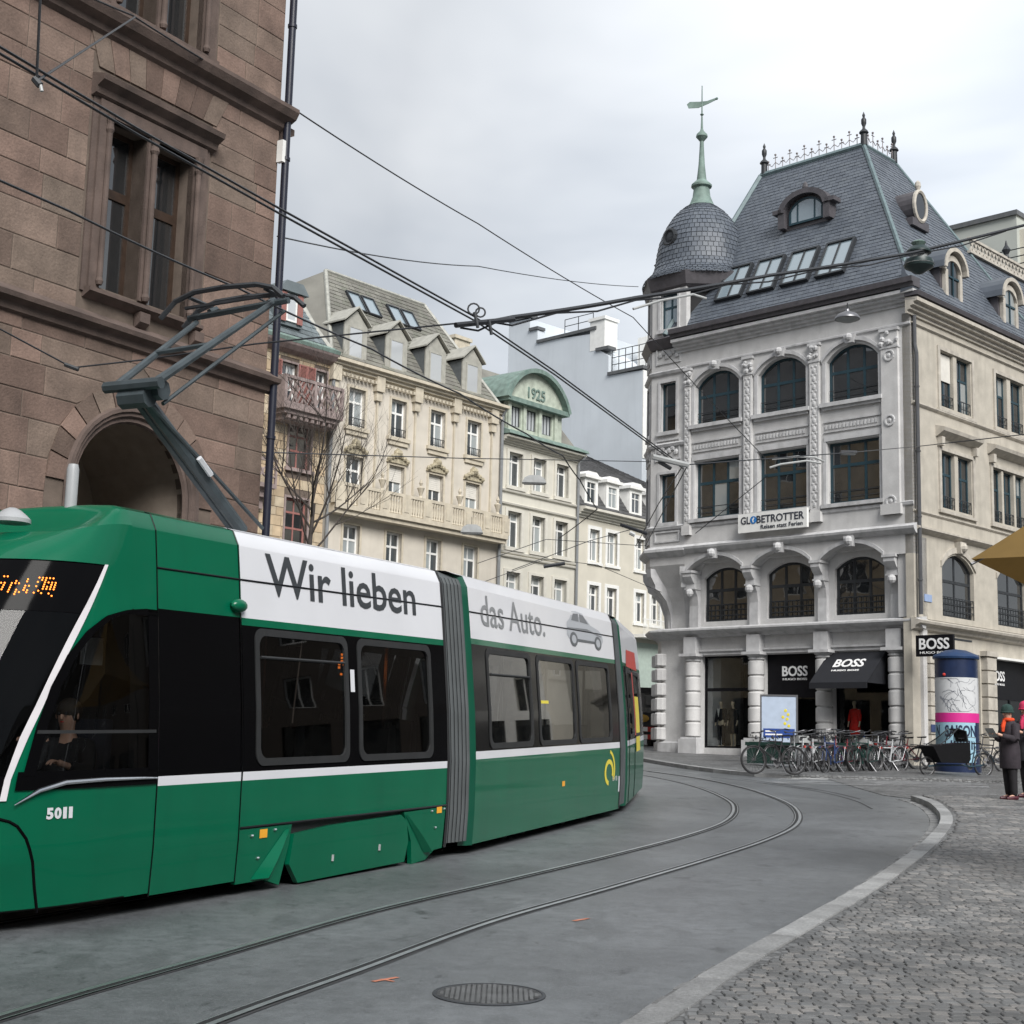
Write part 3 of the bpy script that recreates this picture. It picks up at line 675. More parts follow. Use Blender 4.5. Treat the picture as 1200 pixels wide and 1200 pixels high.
# window surrounds, mullions, hood
m_h = m_brown_trim
for (z0, z1, full) in ((7.62, 9.98, True), (11.62, 14.1, False)):
    b = MB(); b.box(-3.86, -3.68, -0.07, 0.1, z0-0.12, z1+0.2); b.box(-2.05, -1.86, -0.07, 0.1, z0-0.12, z1+0.2); b.box(-3.68, -2.05, -0.07, 0.1, z1, z1+0.2)
    b.box(-3.95, -3.86, -0.03, 0.05, z0-0.12, z1+0.3); b.box(-1.86, -1.77, -0.03, 0.05, z0-0.12, z1+0.3)
    b.build('window_surround', m_h, H)
    b = MB(); b.box(-2.95, -2.78, -0.04, 0.34, z0, z1)
    b.lathe([(0.045, z0), (0.06, z0+.05), (0.045, z0+0.1), (0.045, z1-0.25), (0.07, z1-0.2), (0.05, z1-.12), (0.08, z1)], 10, (-2.865, -0.07))
    for xx in (-3.70, -2.03): b.lathe([(0.04, z0), (0.055, z0+.05), (0.04, z0+0.1), (0.04, z1-0.25), (0.06, z1-0.2), (0.045, z1-.12), (0.07, z1)], 10, (xx, -0.09))
    b.build('mullion', m_h, H)
    b = MB(); b.prism([(-0.02, z0-0.2), (-0.16, z0-0.13), (-0.16, z0-0.08), (0.3, z0-0.002), (0.3, z0-0.2)], -3.9, -1.82, 'x'); b.build('sill', m_h, H)
    for (a, c) in wins: window(H, a, c, z0, z1, 0, 0.27, [], [0.62], m_wood_win, m_glass, 0.07, 0.11)
moulding('hood_mould', m_h, H, -3.99, -1.70, [(0.02, 10.18), (-0.10, 10.22), (-0.12, 10.30), (-0.24, 10.37), (-0.26, 10.44), (0.02, 10.52)])
for xx in (-2.9, -1.86): 
    b = MB(); b.prism([(-0.14, 7.44), (-0.14, 7.3), (-0.03, 7.22), (0.0, 7.44)], xx-.09, xx+.09, 'x'); b.build('bracket', m_h, H)
moulding('string_course', m_h, H, XL, XR+0.12, [(0.0, 6.90), (-0.07, 6.93), (-0.09, 7.02), (-0.20, 7.06), (-0.22, 7.12), (-0.03, 7.24), (0.0, 7.26)])
moulding('string_course', m_h, H, XL, XR+0.14, [(0.0, 11.06), (-0.08, 11.12), (-0.10, 11.2), (-0.22, 11.26), (-0.28, 11.36), (-0.28, 11.42), (-0.04, 11.55), (0.0, 11.56)])
for (a, c) in LW:
    for z0, z1 in ((7.62, 9.98), (11.62, 14.1), (3.0, 5.6)): window(H, a, c, z0, z1, 0, 0.27, [], [0.62], m_wood_win, m_glass, 0.07, 0.11)
m_pipe = M('blue_black_downpipe', (0.012, 0.014, 0.026), 0.4, 0.1, bump=0.0)
b = MB(); b.tube([(XR+0.07, -0.1, 0.2), (XR+0.07, -0.1, 15.4)], 0.06, 10)
for z in (2, 4.2, 6.2, 8.4, 10.6, 12.8): b.lathe([(0.075, z), (0.075, z+0.05)], 10, (XR+0.07, -0.1))
b.build('downpipe', m_pipe, H, smooth=True)
b = MB(); b.box(XR-0.05, XR+0.02, -0.14, -0.02, 10.55, 10.9); b.build('junction_box', m_white, H)
b = MB(); b.prism([(XR+0.03, 10.95), (XR+0.30, 11.1), (XR+0.30, 11.2), (XR+0.03, 11.2)], -0.05, 0.6); b.build('cornice_end', m_h, H)
# ------------------------------------------------------------------ row of town houses up the street
CX, CY, CR = -0.258, 79.0, atan2(.7604, .6494)
def house(name, label): return thing(name, label, 'house', (CX, CY, 0), CR, 'town houses up the street')
def body(par, mat, x0, x1, z1, back=10.0, y0=0.3):
    b = MB(); b.box(x0+0.002, x0+0.3, y0, back, 0, z1); b.box(x1-0.3, x1-0.002, y0, back, 0, z1); b.box(x0, x1, back, back+.3, 0, z1); b.build('side_wall', mat, par)
# --- cream house with dormers
A = house('cream_house', 'long cream stone house with four gabled dormers and a stone balustrade balcony')
x0, x1 = -13.2, -0.72
cols = [(-12.0, -10.9), (-9.1, -8.02), (-6.25, -5.15), (-3.43, -2.33)]
rows_ = [(16.95, 18.85), (13.55, 15.5), (10.1, 12.15), (6.4, 8.9)]
wall('wall', m_cream, A, x0, x1, 1.5, 19.75, [opening(a, c, lo, hi) for a, c in cols for lo, hi in rows_], 0, 0.3); body(A, m_cream, x0, x1, 19.75)
m_shut = M('pale_roller_shutter', (0.62, 0.60, 0.55), 0.6, 0.05)
for ri, (lo, hi) in enumerate(rows_):
    for ci, (a, c) in enumerate(cols):
        w = simple_window(A, a, c, lo, hi, 0.2, m_white, m_glass_far, mid=True, trans=0.66, fw=0.09, bw=0.09)
        if ri == 1 and ci != 0:
            b = MB()
            for k in range(8): b.box(a+0.05, c-0.05, 0.15, 0.19, hi-0.1*(k+1)+0.008, hi-0.1*k)
            b.build('roller_shutter', m_shut, w)
        b = MB(); t_ = 0.12
        b.box(a-t_, a, -0.05, 0.08, lo, hi+t_); b.box(c, c+t_, -0.05, 0.08, lo, hi+t_); b.box(a, c, -0.05, 0.08, hi, hi+t_); b.build('window_surround', m_cream_trim, A)
        b = MB(); b.box(a-0.25, c+0.25, -0.17, 0.0, lo-0.2, lo-0.02); b.box(a-0.15, c+0.15, -0.1, 0.0, lo-0.42, lo-0.2); b.build('sill', m_cream_trim, A)
        if ri == 0:
            b = MB(); b.box(a, c, -0.02, 0.02, lo+0.42, lo+0.45); b.box(a, c, -0.02, 0.02, lo+0.08, lo+0.11)
            for k in range(9): b.box(a+(c-a)*k/8-.01, a+(c-a)*k/8+.01, -0.01, 0.01, lo, lo+0.45)
            b.build('window_rail', m_iron, w)
        if ri == 1:                                    # carved cartouche over the window
            b = MB(); xm = (a+c)/2
            b.prism([(a-0.2, hi+.12), (c+0.2, hi+.12), (c+0.12, hi+.3), (xm+.25, hi+.42), (xm+.2, hi+.75), (xm, hi+.9), (xm-.2, hi+.75), (xm-.25, hi+.42), (a-.12, hi+.3)], -0.12, 0.0)
            for k in range(7): b.ball((a-.1+(c-a+.2)*k/6, -0.14, hi+.28+.22*sin(pi*k/6)), .13, 6)
            b.ball((xm, -0.16, hi+.62), .2, 6); b.build('cartouche', M('weathered_carving', (0.36, 0.32, 0.23), 0.9, 0.3, 8) if ci == 0 else bpy.data.materials['weathered_carving'], A)
for x in (-13.05, -10.12, -7.4, -4.48, -1.5):
    b = MB(); b.box(x-0.05, x+0.05, -0.10, 0.0, 13.0, 19.3); b.build('pilaster_strip', m_cream_trim, A)
    b = MB(); b.box(x-0.28, x+0.28, -0.3, 0, 18.95, 19.72); b.box(x-0.2, x+0.2, -0.2, 0, 18.5, 18.95); b.build('console', m_cream_trim, A)
moulding('cornice', m_cream_trim, A, x0-0.1, x1+0.1, cornice_prof(19.45, 20.1, 0.55))
b = MB(); k = x0
while k < x1-0.15: b.box(k, k+0.13, -0.28, 0, 19.28, 19.42); k += 0.27
o = b.build('dentils', m_cream_trim, A); o['kind'] = 'stuff'
# balcony with balusters
b = MB(); b.box(x0, x1, -0.75, 0, 12.72, 12.95); b.box(x0, x1, -0.62, 0, 12.5, 12.72); b.build('balcony_slab', m_cream_trim, A)
b = MB(); b.box(x0, x1, -0.72, -0.52, 13.85, 14.0); b.build('balcony_rail', m_cream_trim, A)
for i in range(9):
    x = x0+0.2+(x1-x0-.4)*i/8; b = MB(); b.box(x-0.3, x+0.3, -0.74, -0.50, 12.95, 13.85); b.box(x-.16, x+.16, -0.765, -0.74, 13.1, 13.7); b.build('balcony_pier', m_cream_trim, A)
b = MB(); b.lathe([(0.06, 12.95), (0.09, 13.0), (0.05, 13.1), (0.10, 13.35), (0.05, 13.65), (0.08, 13.8), (0.08, 13.86)], 8); bal = b.mesh('baluster', m_cream_trim, True)
for i in range(8):
    xa = x0+0.2+(x1-x0-.4)*i/8
    for k in range(5): inst(bal, 'baluster', A, (xa+0.42+0.18*k, -0.62, 0))
for x in (-10.1, -7.4, -4.5, -1.5):
    b = MB(); b.lathe([(0.12, 14.0), (0.06, 14.1), (0.14, 14.35), (0.2, 14.5), (0.04, 14.6), (0.1, 14.75), (0.02, 14.95)], 8, (x, -0.62)); b.build('urn', m_cream_trim, A, smooth=True)
b = MB(); b.tube([(x0+0.02, -0.16, 2), (x0+0.02, -0.16, 19.5)], 0.09, 8); b.tube([(x1-.05, -0.16, 2), (x1-.05, -0.16, 19.5), (x1-.05, -0.4, 19.9)], 0.09, 8); b.build('downpipe', M('grey_downpipe', (0.2, 0.21, 0.22), 0.5, 0.1), A)
# roof: steep front, hip to the left
RZ, RY = 25.95, 4.0
b = MB(); b.add([(x0, 0.05, 20.08), (x1, 0.05, 20.08), (x1-2.0, 9.9, 20.08), (x0, 9.9, 20.08)], [(0,1,2,3)])
P = [(x0, 0.02, 20.06), (x1, 0.02, 20.06), (-2.9, RY, RZ), (-10.3, RY, RZ), (x0-3.2, 9.0, 22.0), (x1, 9.0, 20.5)]
b.add(P, [(0,1,2,3), (0,3,4), (1,5,2), (3,2,5,4)]); b.build('roof', m_slate_old, A)
slates('roof_slates', m_slate_old, A, P[0], P[1], P[2], P[3], 0.32, 0.4, 0.03)
b = MB(); b.tube([P[0], P[3]], 0.12, 6); b.tube([P[3], P[2]], 0.12, 6); b.tube([P[2], P[1]], 0.12, 6); b.build('ridge_cap', M('ridge_zinc', (0.3, 0.3, 0.27), 0.5, 0.15), A)
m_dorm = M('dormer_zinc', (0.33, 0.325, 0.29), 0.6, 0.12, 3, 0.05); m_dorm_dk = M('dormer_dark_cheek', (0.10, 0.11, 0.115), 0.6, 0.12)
for i, xm in enumerate((-11.4, -8.55, -5.65, -2.8)):
    d0, zb, zt, ya = 0.75, 20.45, 22.15, 0.35
    b = MB(); b.box(xm-d0, xm-d0+0.03, ya+.03, 2.6, zb-.5, zt); b.box(xm+d0-.03, xm+d0, ya+.03, 2.6, zb-.5, zt); dk = b.build('dormer', m_dorm_dk, A)
    b = MB(); b.prism([(xm-d0-.02, zb-.3), (xm+d0+.02, zb-.3), (xm+d0+.02, zt), (xm, zt+.75), (xm-d0-.02, zt)], ya-.02, ya+.06); b.build('dormer_front', m_dorm, dk)
    b = MB()
    for s_ in (-1, 1): b.add([(xm, ya-.2, zt+.86), (xm+s_*(d0+.16), ya-.2, zt+.04), (xm+s_*(d0+.16), 3.1, zt+.04), (xm, 3.1, zt+.86), (xm, ya-.2, zt+.94), (xm+s_*(d0+.16), ya-.2, zt+.12), (xm+s_*(d0+.16), 3.1, zt+.12), (xm, 3.1, zt+.94)], [(0,1,2,3), (4,5,6,7), (0,1,5,4), (1,2,6,5)])
    b.build('dormer_roof', m_dorm, dk)
    b = MB(); ring(b, xm-.5, xm+.5, zb, zt-.1, 0, .09, ya-.06, ya-.02); b.build('window_frame', m_dorm, dk)
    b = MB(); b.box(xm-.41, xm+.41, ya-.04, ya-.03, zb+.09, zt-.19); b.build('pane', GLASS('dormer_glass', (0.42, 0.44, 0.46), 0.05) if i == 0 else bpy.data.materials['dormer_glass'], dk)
def skylight(par, P0, PX, PUP, fm, gm, w, h, bars=1, nrm=None):
    """roof window lying on the roof plane: P0 lower left corner, PX / PUP unit vectors along and up the slope"""
    P0, PX, PUP = Vector(P0), Vector(PX).normalized(), Vector(PUP).normalized(); N_ = PX.cross(PUP).normalized()
    def pt(a, c, k): return P0 + PX*a + PUP*c + N_*k
    def slab_(b, a0, a1, c0, c1, k0, k1): b.add([pt(a0,c0,k0), pt(a1,c0,k0), pt(a1,c1,k0), pt(a0,c1,k0), pt(a0,c0,k1), pt(a1,c0,k1), pt(a1,c1,k1), pt(a0,c1,k1)], [(0,3,2,1),(4,5,6,7),(0,1,5,4),(1,2,6,5),(2,3,7,6),(3,0,4,7)])
    b = MB(); f = 0.08
    slab_(b, 0, f, 0, h, 0, .16); slab_(b, w-f, w, 0, h, 0, .16); slab_(b, f, w-f, 0, f, 0, .15); slab_(b, f, w-f, h-f, h, 0, .17)
    for k in range(bars): slab_(b, w*(k+1)/(bars+1)-.03, w*(k+1)/(bars+1)+.03, f, h-f, 0, .14)
    o = b.build('skylight', fm, par)
    for k in range(bars+1):
        b = MB(); a0 = max(f, w*k/(bars+1)+.03); a1 = min(w-f, w*(k+1)/(bars+1)-.03); slab_(b, a0, a1, f, h-f, 0.05, .10); b.build('pane', gm, o)
    return o
up = (0, RY-0.02, RZ-20.06); upn = Vector(up).normalized()
for xs_ in (-9.6, -8.55, -6.65, -5.6):
    t_ = (23.75-20.06)/(RZ-20.06); skylight(A, (xs_, 0.02+(RY-.02)*t_, 23.75), (1, 0, 0), up, m_iron, m_glass_sky, 0.95, 1.35, 0)
b = MB(); b.box(1.0, 2.3, 5.2, 6.3, 21, 25.2); b.box(0.9, 2.4, 5.1, 6.4, 25.2, 25.4); b.build('chimney', m_cream_trim, A)
# --- green gabled house dated 1925
B = house('gabled_house', 'narrow ivory house with a green copper arched gable dated 1925 beside the cream house')
x0, x1 = -0.62, 6.12
wx = [(0.0, 1.15), (2.08, 3.2), (4.13, 5.25)]; wr = [(15.85, 17.72), (12.5, 14.46), (9.2, 11.16), (5.8, 7.9)]
wall('wall', m_ivory, B, x0, x1, 1.5, 18.5, [opening(a, c, lo, hi) for a, c in wx for lo, hi in wr], 0, 0.35); body(B, m_ivory, x0, x1, 18.5, 10, .35)
for lo, hi in wr:
    for a, c in wx:
        simple_window(B, a, c, lo, hi, 0.26, m_white, m_glass_far, mid=True, trans=0.75, fw=.09, bw=.08)
        b = MB(); b.box(a-.2, a, -.08, .1, lo, hi+.15); b.box(c, c+.2, -.08, .1, lo, hi+.15); b.box(a, c, -.08, .1, hi, hi+.15); b.box(a-.25, c+.25, -.16, .0, lo-.2, lo); b.build('window_surround', m_ivory_trim, B)
for z in (15.45, 14.75, 11.9, 12.1): moulding('string_course', m_ivory_trim, B, x0, x1, [(0, z), (-.12, z+.05), (-.15, z+.14), (0, z+.2)])
moulding('cornice', m_ivory_trim, B, x0-.05, x1+.15, cornice_prof(18.1, 18.55, 0.55))
b = MB(); b.prism([(-.7, 18.57), (-.62, 18.72), (.15, 19.05), (.15, 18.57)], x0-.1, x1+.2, 'x'); b.build('eaves_roof', m_copper, B)
m_patina = M('pale_patina_panels', (0.40, 0.44, 0.37), 0.7, 0.15, 3, 0.05)
hb = [(0.16, 0.98), (1.48, 2.34), (2.83, 3.72)]
wall('attic_wall', m_patina, B, -0.25, 4.62, 18.9, 20.55, [opening(a, c, 19.2, 20.36) for a, c in hb], 0.05, 0.2)
for a, c in hb: window(B, a, c, 19.2, 20.36, 0, 0.16, [.33, .66], [], m_iron, bpy.data.materials['dormer_glass'], .06, .05)
b = MB()
for x in (-.2, 1.1, 2.45, 3.85): b.box(x, x+.24, -.08, .04, 18.95, 20.5)
b.build('attic_pilaster', m_patina, B)
b = MB(); b.box(-.5, 4.85, -.35, 3.0, 20.5, 20.75); b.build('gable_cornice', m_copper, B)
b = MB(); xm = 2.17; hw = 2.55; R = (hw*hw+1.75**2)/(2*1.75); zc = 20.75+1.75-R; an = math.asin(hw/R)
arcp = [(xm+R*sin(an-2*an*i/16), zc+R*cos(an-2*an*i/16)) for i in range(17)]
b.prism(arcp, 0.0, 0.1); b.build('gable_panel', m_patina, B)
b = MB(); outp = [(xm+(R+.22)*sin(1.04*an-2.08*an*i/16), zc+(R+.22)*cos(1.04*an-2.08*an*i/16)) for i in range(17)]; inp = [(xm+(R-.02)*sin(1.04*an-2.08*an*i/16), zc+(R-.02)*cos(1.04*an-2.08*an*i/16)) for i in range(17)]
for i in range(16): b.prism([inp[i], inp[i+1], outp[i+1], outp[i]], -.4, 4.5)
b.build('arched_roof', m_copper, B, smooth=False)
text('date_1925', '1925', 0.85, m_copper, B, (xm, -.03, 21.05), (pi/2, 0, 0), 0.03, bold=0.01)
b = MB(); b.prism([(0.2, 19.0), (4.0, 23.4), (8, 23.4), (10, 18.5), (.2, 18.5)], x0, x1, 'x'); b.build('roof', m_slate_old, B)
b = MB(); b.tube([(x1-.1, -.15, 2), (x1-.1, -.15, 18.0), (x1+.1, -.5, 18.4)], .08, 8); b.build('downpipe', bpy.data.materials['grey_downpipe'], B)
# --- pale house with white dormers
D_ = house('pale_house', 'pale yellow house with white framed windows and white dormers right of the dated gable')
x0, x1 = 6.14, 19.0
wx = [(7.38, 8.3), (9.08, 10.05), (11.95, 12.85), (13.6, 14.5), (15.3, 16.2)]; wr = [(12.56, 14.43), (9.4, 11.18)]
wall('wall', m_pale, D_, x0, x1, 1.5, 15.2, [opening(a, c, lo, hi) for a, c in wx for lo, hi in wr] + [opening(a, a+1.6, 1.6, 5.2) for a in (7, 9.5, 12.9, 15.2)], 0, 0.3); body(D_, m_pale, x0, x1, 15.2)
for lo, hi in wr:
    for a, c in wx:
        simple_window(D_, a, c, lo, hi, 0.2, m_white, m_glass_far, trans=.7, fw=.1, bw=.09)
        b = MB(); b.box(a-.2, a, -.04, .1, lo-.05, hi+.2); b.box(c, c+.2, -.04, .1, lo-.05, hi+.2); b.box(a, c, -.04, .1, hi, hi+.2); b.box(a-.25, c+.25, -.1, 0, lo-.2, lo-.05); b.build('window_surround', m_white, D_)
for a in (7, 9.5, 12.9, 15.2): window(D_, a, a+1.6, 1.6, 5.2, 0, .2, [.5], [.75], m_iron, m_glass, .08, .06)
b = MB(); b.box(11.6, 17, -.9, 0, 8.45, 8.65); b.box(11.6, 17, -.9, -.85, 9.5, 9.56)
for k in range(40): b.box(11.6+k*.138, 11.62+k*.138, -.89, -.87, 8.65, 9.5)
b.build('balcony', m_white, D_)
b = MB(); b.box(12.0, 14.6, -.05, 0, 5.4, 8.2); b.build('shutter', M('pale_green_panel', (.42, .5, .45), .6, .05), D_)
moulding('cornice', m_ivory_trim, D_, x0, x1, cornice_prof(15.0, 15.6, .6))
P = [(x0, 0.1, 15.55), (x1, 0.1, 15.55), (16.8, 4.2, 21.3), (5.6, 4.2, 21.3)]
P = [(x0, 0.1, 15.55), (x1, .1, 15.55), (x1, 2.0, 18.3), (x0, 2.0, 18.3)]
b = MB(); b.add(P, [(0,1,2,3)]); Q = [(x0, 2.0, 18.3), (x1, 2.0, 18.3), (11.0, 6.0, 21.0), (5.0, 6.0, 21.8)]; b.add(Q, [(0,1,2,3)]); b.add([Q[1], (x1, 10, 15.5), Q[2]], [(0,1,2)]); b.build('roof', m_slate_dk, D_)
slates('roof_slates', m_slate_dk, D_, P[0], P[1], P[2], P[3], .3, .35, .03); slates('roof_slates', m_slate_dk, D_, Q[0], Q[1], Q[2], Q[3], .3, .35, .03)
for xm in (7.95, 10.05, 12.4, 14.9):
    b = MB(); b.box(xm-.65, xm-.62, .5, 2.2, 15.9, 17.5); b.box(xm+.62, xm+.65, .5, 2.2, 15.9, 17.5); b.box(xm-.8, xm+.8, .2, 2.3, 17.5, 17.68); b.prism([(xm-.7, 17.68), (xm+.7, 17.68), (xm+.4, 17.9), (xm-.4, 17.9)], .3, 2.3); dk = b.build('dormer', m_white, D_)
    b = MB(); ring(b, xm-.64, xm+.64, 15.85, 17.5, 0, .24, .38, .52); b.build('window_frame', m_white, dk); b = MB(); b.box(xm-.4, xm+.4, .47, .48, 16.09, 17.26); b.build('pane', m_glass_far, dk)
    b = MB(); b.box(xm-.025, xm+.025, .44, .466, 16.09, 17.26); b.box(xm-.4, xm+.4, .445, .464, 16.9, 16.95); b.build('glazing_bar', m_white, dk)
# --- house with red shutters
E_ = house('shuttered_house', 'tan stone house with faded red shutters and a carved stone balcony behind the bare tree')
x0, x1 = -24.0, -13.32
ws = [(-15.66, -14.3, 14.3, 16.45), (-15.66, -14.3, 10.6, 12.9), (-16.3, -15.35, 17.2, 19.2), (-14.2, -13.5, 17.0, 19.2), (-20.2, -18.9, 14.3, 16.45), (-20.2, -18.9, 17.2, 19.2), (-15.66, -14.3, 6.6, 9.2)]
wall('wall', m_mortar, E_, x0, x1, 1.5, 19.9, [opening(a, c, lo, hi) for a, c, lo, hi in ws], 0, .3); body(E_, m_tan, x0, x1, 19.9)
rt = random.Random(9); z = 1.6; m_tan1 = M('tan_block', (0.43, 0.335, 0.225), 0.9, 0.14, 2, 0.3, 14, rnd=0.22, c2=(0.46, 0.40, 0.30))
while z < 19.8:
    h = rt.uniform(.35, .5); x = x0
    while x < x1-.05:
        w = min(rt.uniform(.5, 1.0), x1-x)
        if x1-(x+w) < .25: w = x1-x
        segs = [(x, x+w)]
        for a, c, lo, hi in ws:
            if z+h > lo-.12 and z < hi+.15:
                ns = []
                for s0, s1 in segs:
                    if c+.1 <= s0 or a-.1 >= s1: ns.append((s0, s1))
                    else:
                        if a-.1 > s0+.05: ns.append((s0, a-.1))
                        if c+.1 < s1-.05: ns.append((c+.1, s1))
                segs = ns
        for s0, s1 in segs:
            if x > -18.5 and z > 9.0:
                b = MB(); pr = rt.uniform(.015, .035); b.box(s0+.012, s1-.012, -pr, .02, z+.012, min(z+h, 19.88)-.012); b.build('stone', m_tan1, E_)
        x += w
    z += h
for i, (a, c, lo, hi) in enumerate(ws):
    window(E_, a, c, lo, hi, 0, .18, [.5], [.4, .72], m_red_sh if i in (0, 1, 6) else m_white, m_glass if i in (0, 1, 6) else m_glass_far, .1, .08)
    b = MB(); b.box(a-.1, a, -.06, .1, lo, hi+.1); b.box(c, c+.1, -.06, .1, lo, hi+.1); b.box(a, c, -.06, .1, hi, hi+.1); b.box(a-.2, c+.2, -.16, .05, lo-.16, lo); b.build('window_surround', m_rose, E_)
def shutter(a, c, lo, hi):
    b = MB(); ring(b, a, c, lo, hi, 0, .07, -.12, -.06); b.box(a+.07, c-.07, -.11, -.07, (lo+hi)/2-.04, (lo+hi)/2+.04); o = b.build('shutter', m_red_sh, E_)
    b = MB(); k = lo+.09
    while k < hi-.1: b.add([(a+.07, -.11, k), (c-.07, -.11, k), (c-.07, -.07, k+.06), (a+.07, -.07, k+.06)], [(0,1,2,3)]); k += .065
    b.build('louvre', m_red_sh, o)
for a, c in ((-16.95, -16.35), (-15.3, -14.8), (-14.78, -14.28)): shutter(a, c, 17.15, 19.25)
b = MB(); b.prism([(-17.0, 16.75), (-13.35, 16.75), (-13.35, 16.95), (-17.0, 16.95)], -1.15, 0); b.box(-16.85, -13.5, -1.0, 0, 16.55, 16.75); b.box(-16.7, -13.6, -.7, 0, 16.3, 16.55)
for k in range(9): b.box(-16.6+k*.36, -16.42+k*.36, -.95, -.6, 16.36, 16.6)
b.build('balcony_slab', m_rose, E_)
b = MB(); b.box(-17.0, -13.35, -1.15, -1.0, 18.15, 18.3); b.box(-17.0, -13.35, -1.15, -1.0, 16.95, 17.08)
for x in (-17.0, -15.2, -13.5): b.box(x, x+.15, -1.15, -1.0, 17.08, 18.15)
b.box(-17.0, -16.85, -1.0, 0, 16.95, 18.3); b.build('balcony_parapet', m_rose, E_)
b = MB()
for k in range(6):
    xx = -16.75+k*.56
    for (p, q) in (((xx, 17.1), (xx+.5, 18.12)), ((xx+.5, 17.1), (xx, 18.12)), ((xx, 17.6), (xx+.25, 18.12)), ((xx+.25, 17.1), (xx+.5, 17.6))): b.obox((p[0], -1.08, p[1]), (q[0], -1.08, q[1]), .08, .07)
b.build('balcony_tracery', m_rose, E_)
b = MB(); b.box(-18.9, -16.9, -.8, 0, 13.0, 13.2); b.box(-18.9, -16.9, -.8, -.7, 14.2, 14.35); b.box(-18.6, -17.0, -.5, 0, 12.6, 13.0); b.box(-18.4, -17.2, -.25, 0, 12.1, 12.6)
for k in range(5): b.torus((-17.1-k*.42, -.75, 13.7), .2, .05, 'y', 10, 5)
b.box(-17.0, -16.9, -.8, -.7, 13.2, 14.2); b.build('balcony', m_rose, E_)
b = MB(); b.prism([(0, 19.6), (-.35, 19.75), (-.55, 19.95), (-.6, 20.05), (0, 20.1)], x0, x1+.1, 'x'); b.build('eaves', m_rose, E_)
b = MB(); b.prism([(-.6, 20.06), (-.65, 20.22), (-.1, 20.5), (-.1, 20.1)], x0, x1+.1, 'x'); b.build('gutter', m_copper, E_)
m_sl_bl = M('blue_grey_slate', (0.13, 0.155, 0.165), 0.6, 0.15, 0.8, 0.2, 50, island=.2)
P = [(x0, -.1, 20.3), (x1, -.1, 20.3), (x1-.9, 1.5, 23.0), (x0, 1.5, 23.2)]
b = MB(); b.add(P, [(0,1,2,3)]); b.add([P[1], (x1, 9, 20.3), P[2]], [(0,1,2)]); b.add([P[3], P[2], (x1-1.6, 5, 24.3), (x0, 5, 24.5)], [(0,1,2,3)]); b.build('roof', m_sl_bl, E_); slates('roof_slates', m_sl_bl, E_, *P, .3, .35, .03)
b = MB(); b.tube([P[1], (x1-.45, .7, 21.5), P[2], (x1-1.6, 5, 24.3)], .16, 6); b.build('hip_cap', bpy.data.materials['ridge_zinc'], E_)
b = MB(); b.box(-16.55, -15.1, .1, 1.6, 21.0, 22.7); dk = b.build('dormer', m_sl_bl, E_)
b = MB(); b.prism([(-16.75, 22.6), (-14.9, 22.6), (-15.3, 23.1), (-16.3, 23.1)], -.1, 1.8); b.build('dormer_roof', m_sl_bl, dk)
b = MB(); ring(b, -16.15, -15.5, 21.2, 22.5, 0, .08, .03, .1); b.build('window_frame', m_white, dk); b = MB(); b.box(-16.07, -15.58, .06, .07, 21.28, 22.42); b.build('pane', bpy.data.materials['dormer_glass'], dk)
for a in (-16.5, -15.48):
    b = MB(); b.box(a, a+.32, .0, .06, 21.15, 22.55); b.build('shutter', m_red_sh, dk)
# --- tall blank gable wall behind the row
G_ = thing('firewall_building', 'tall windowless pale blue grey wall with a stepped parapet behind the roofs', 'building', (4.69, 100.0, 0), atan2(-.7071, .7071))
pts = [(-18, 1.5), (5.45, 1.5), (5.4, 27.0), (2.33, 27.12), (2.33, 28.5), (1.25, 29.2), (1.25, 30.3), (-4.5, 30.75), (-4.5, 31.6), (-5.3, 31.66), (-5.3, 32.6), (-7.4, 32.7), (-18, 33.2)]
pts[-1] = (-7.45, 32.7); pts[0] = (-7.45, 1.5)
b = MB(); b.prism([(x, z) for x, z in pts], 0, 9); b.build('wall', m_grey_wall, G_)
m_cop = M('dark_coping', (.10, .105, .11), .6, .1)
b = MB()
for (x_0, x_1, z) in ((-7.5, -5.2, 32.7), (-5.3, -4.4, 31.64), (-4.5, 1.2, 30.6), (1.2, 2.4, 29.0), (2.33, 5.5, 27.1)): b.box(x_0, x_1, -.12, .7, z, z+.22)
b.build('coping', m_cop, G_)
b = MB(); b.box(.6, 1.95, -.02, 1.3, 29.1, 31.2); b.box(.5, 2.05, -.12, 1.4, 31.2, 31.42); b.build('chimney', m_white, G_)
b = MB(); b.box(2.4, 9, 3.0, 8, 27, 30.4); b.box(1.5, 4, 5, 8, 27, 31.2); b.box(5.4, 5.46, 0, 9, 21, 27); b.build('penthouse', m_white, G_)
b = MB()
for z in (27.9, 28.4, 28.9): b.tube([(2.4, .3, z), (5.4, .3, z)], .03, 5)
for k in range(6): b.tube([(2.4+k*.6, .3, 27.3), (2.4+k*.6, .3, 28.9)], .03, 5)
b.build('railing', m_iron, G_); b = MB()
for z in (31.5, 32.0): b.tube([(-2.2, .4, z), (.5, .4, z)], .03, 5)
for x in (-2.2, -.9, .5): b.tube([(x, .4, 30.7), (x, .4, 32.0)], .03, 5)
b.build('railing', m_iron, G_)
b = MB(); b.box(-12, -7.45, 2, 9, 1.5, 29.0); b.build('rear_wing', m_grey_wall, G_)
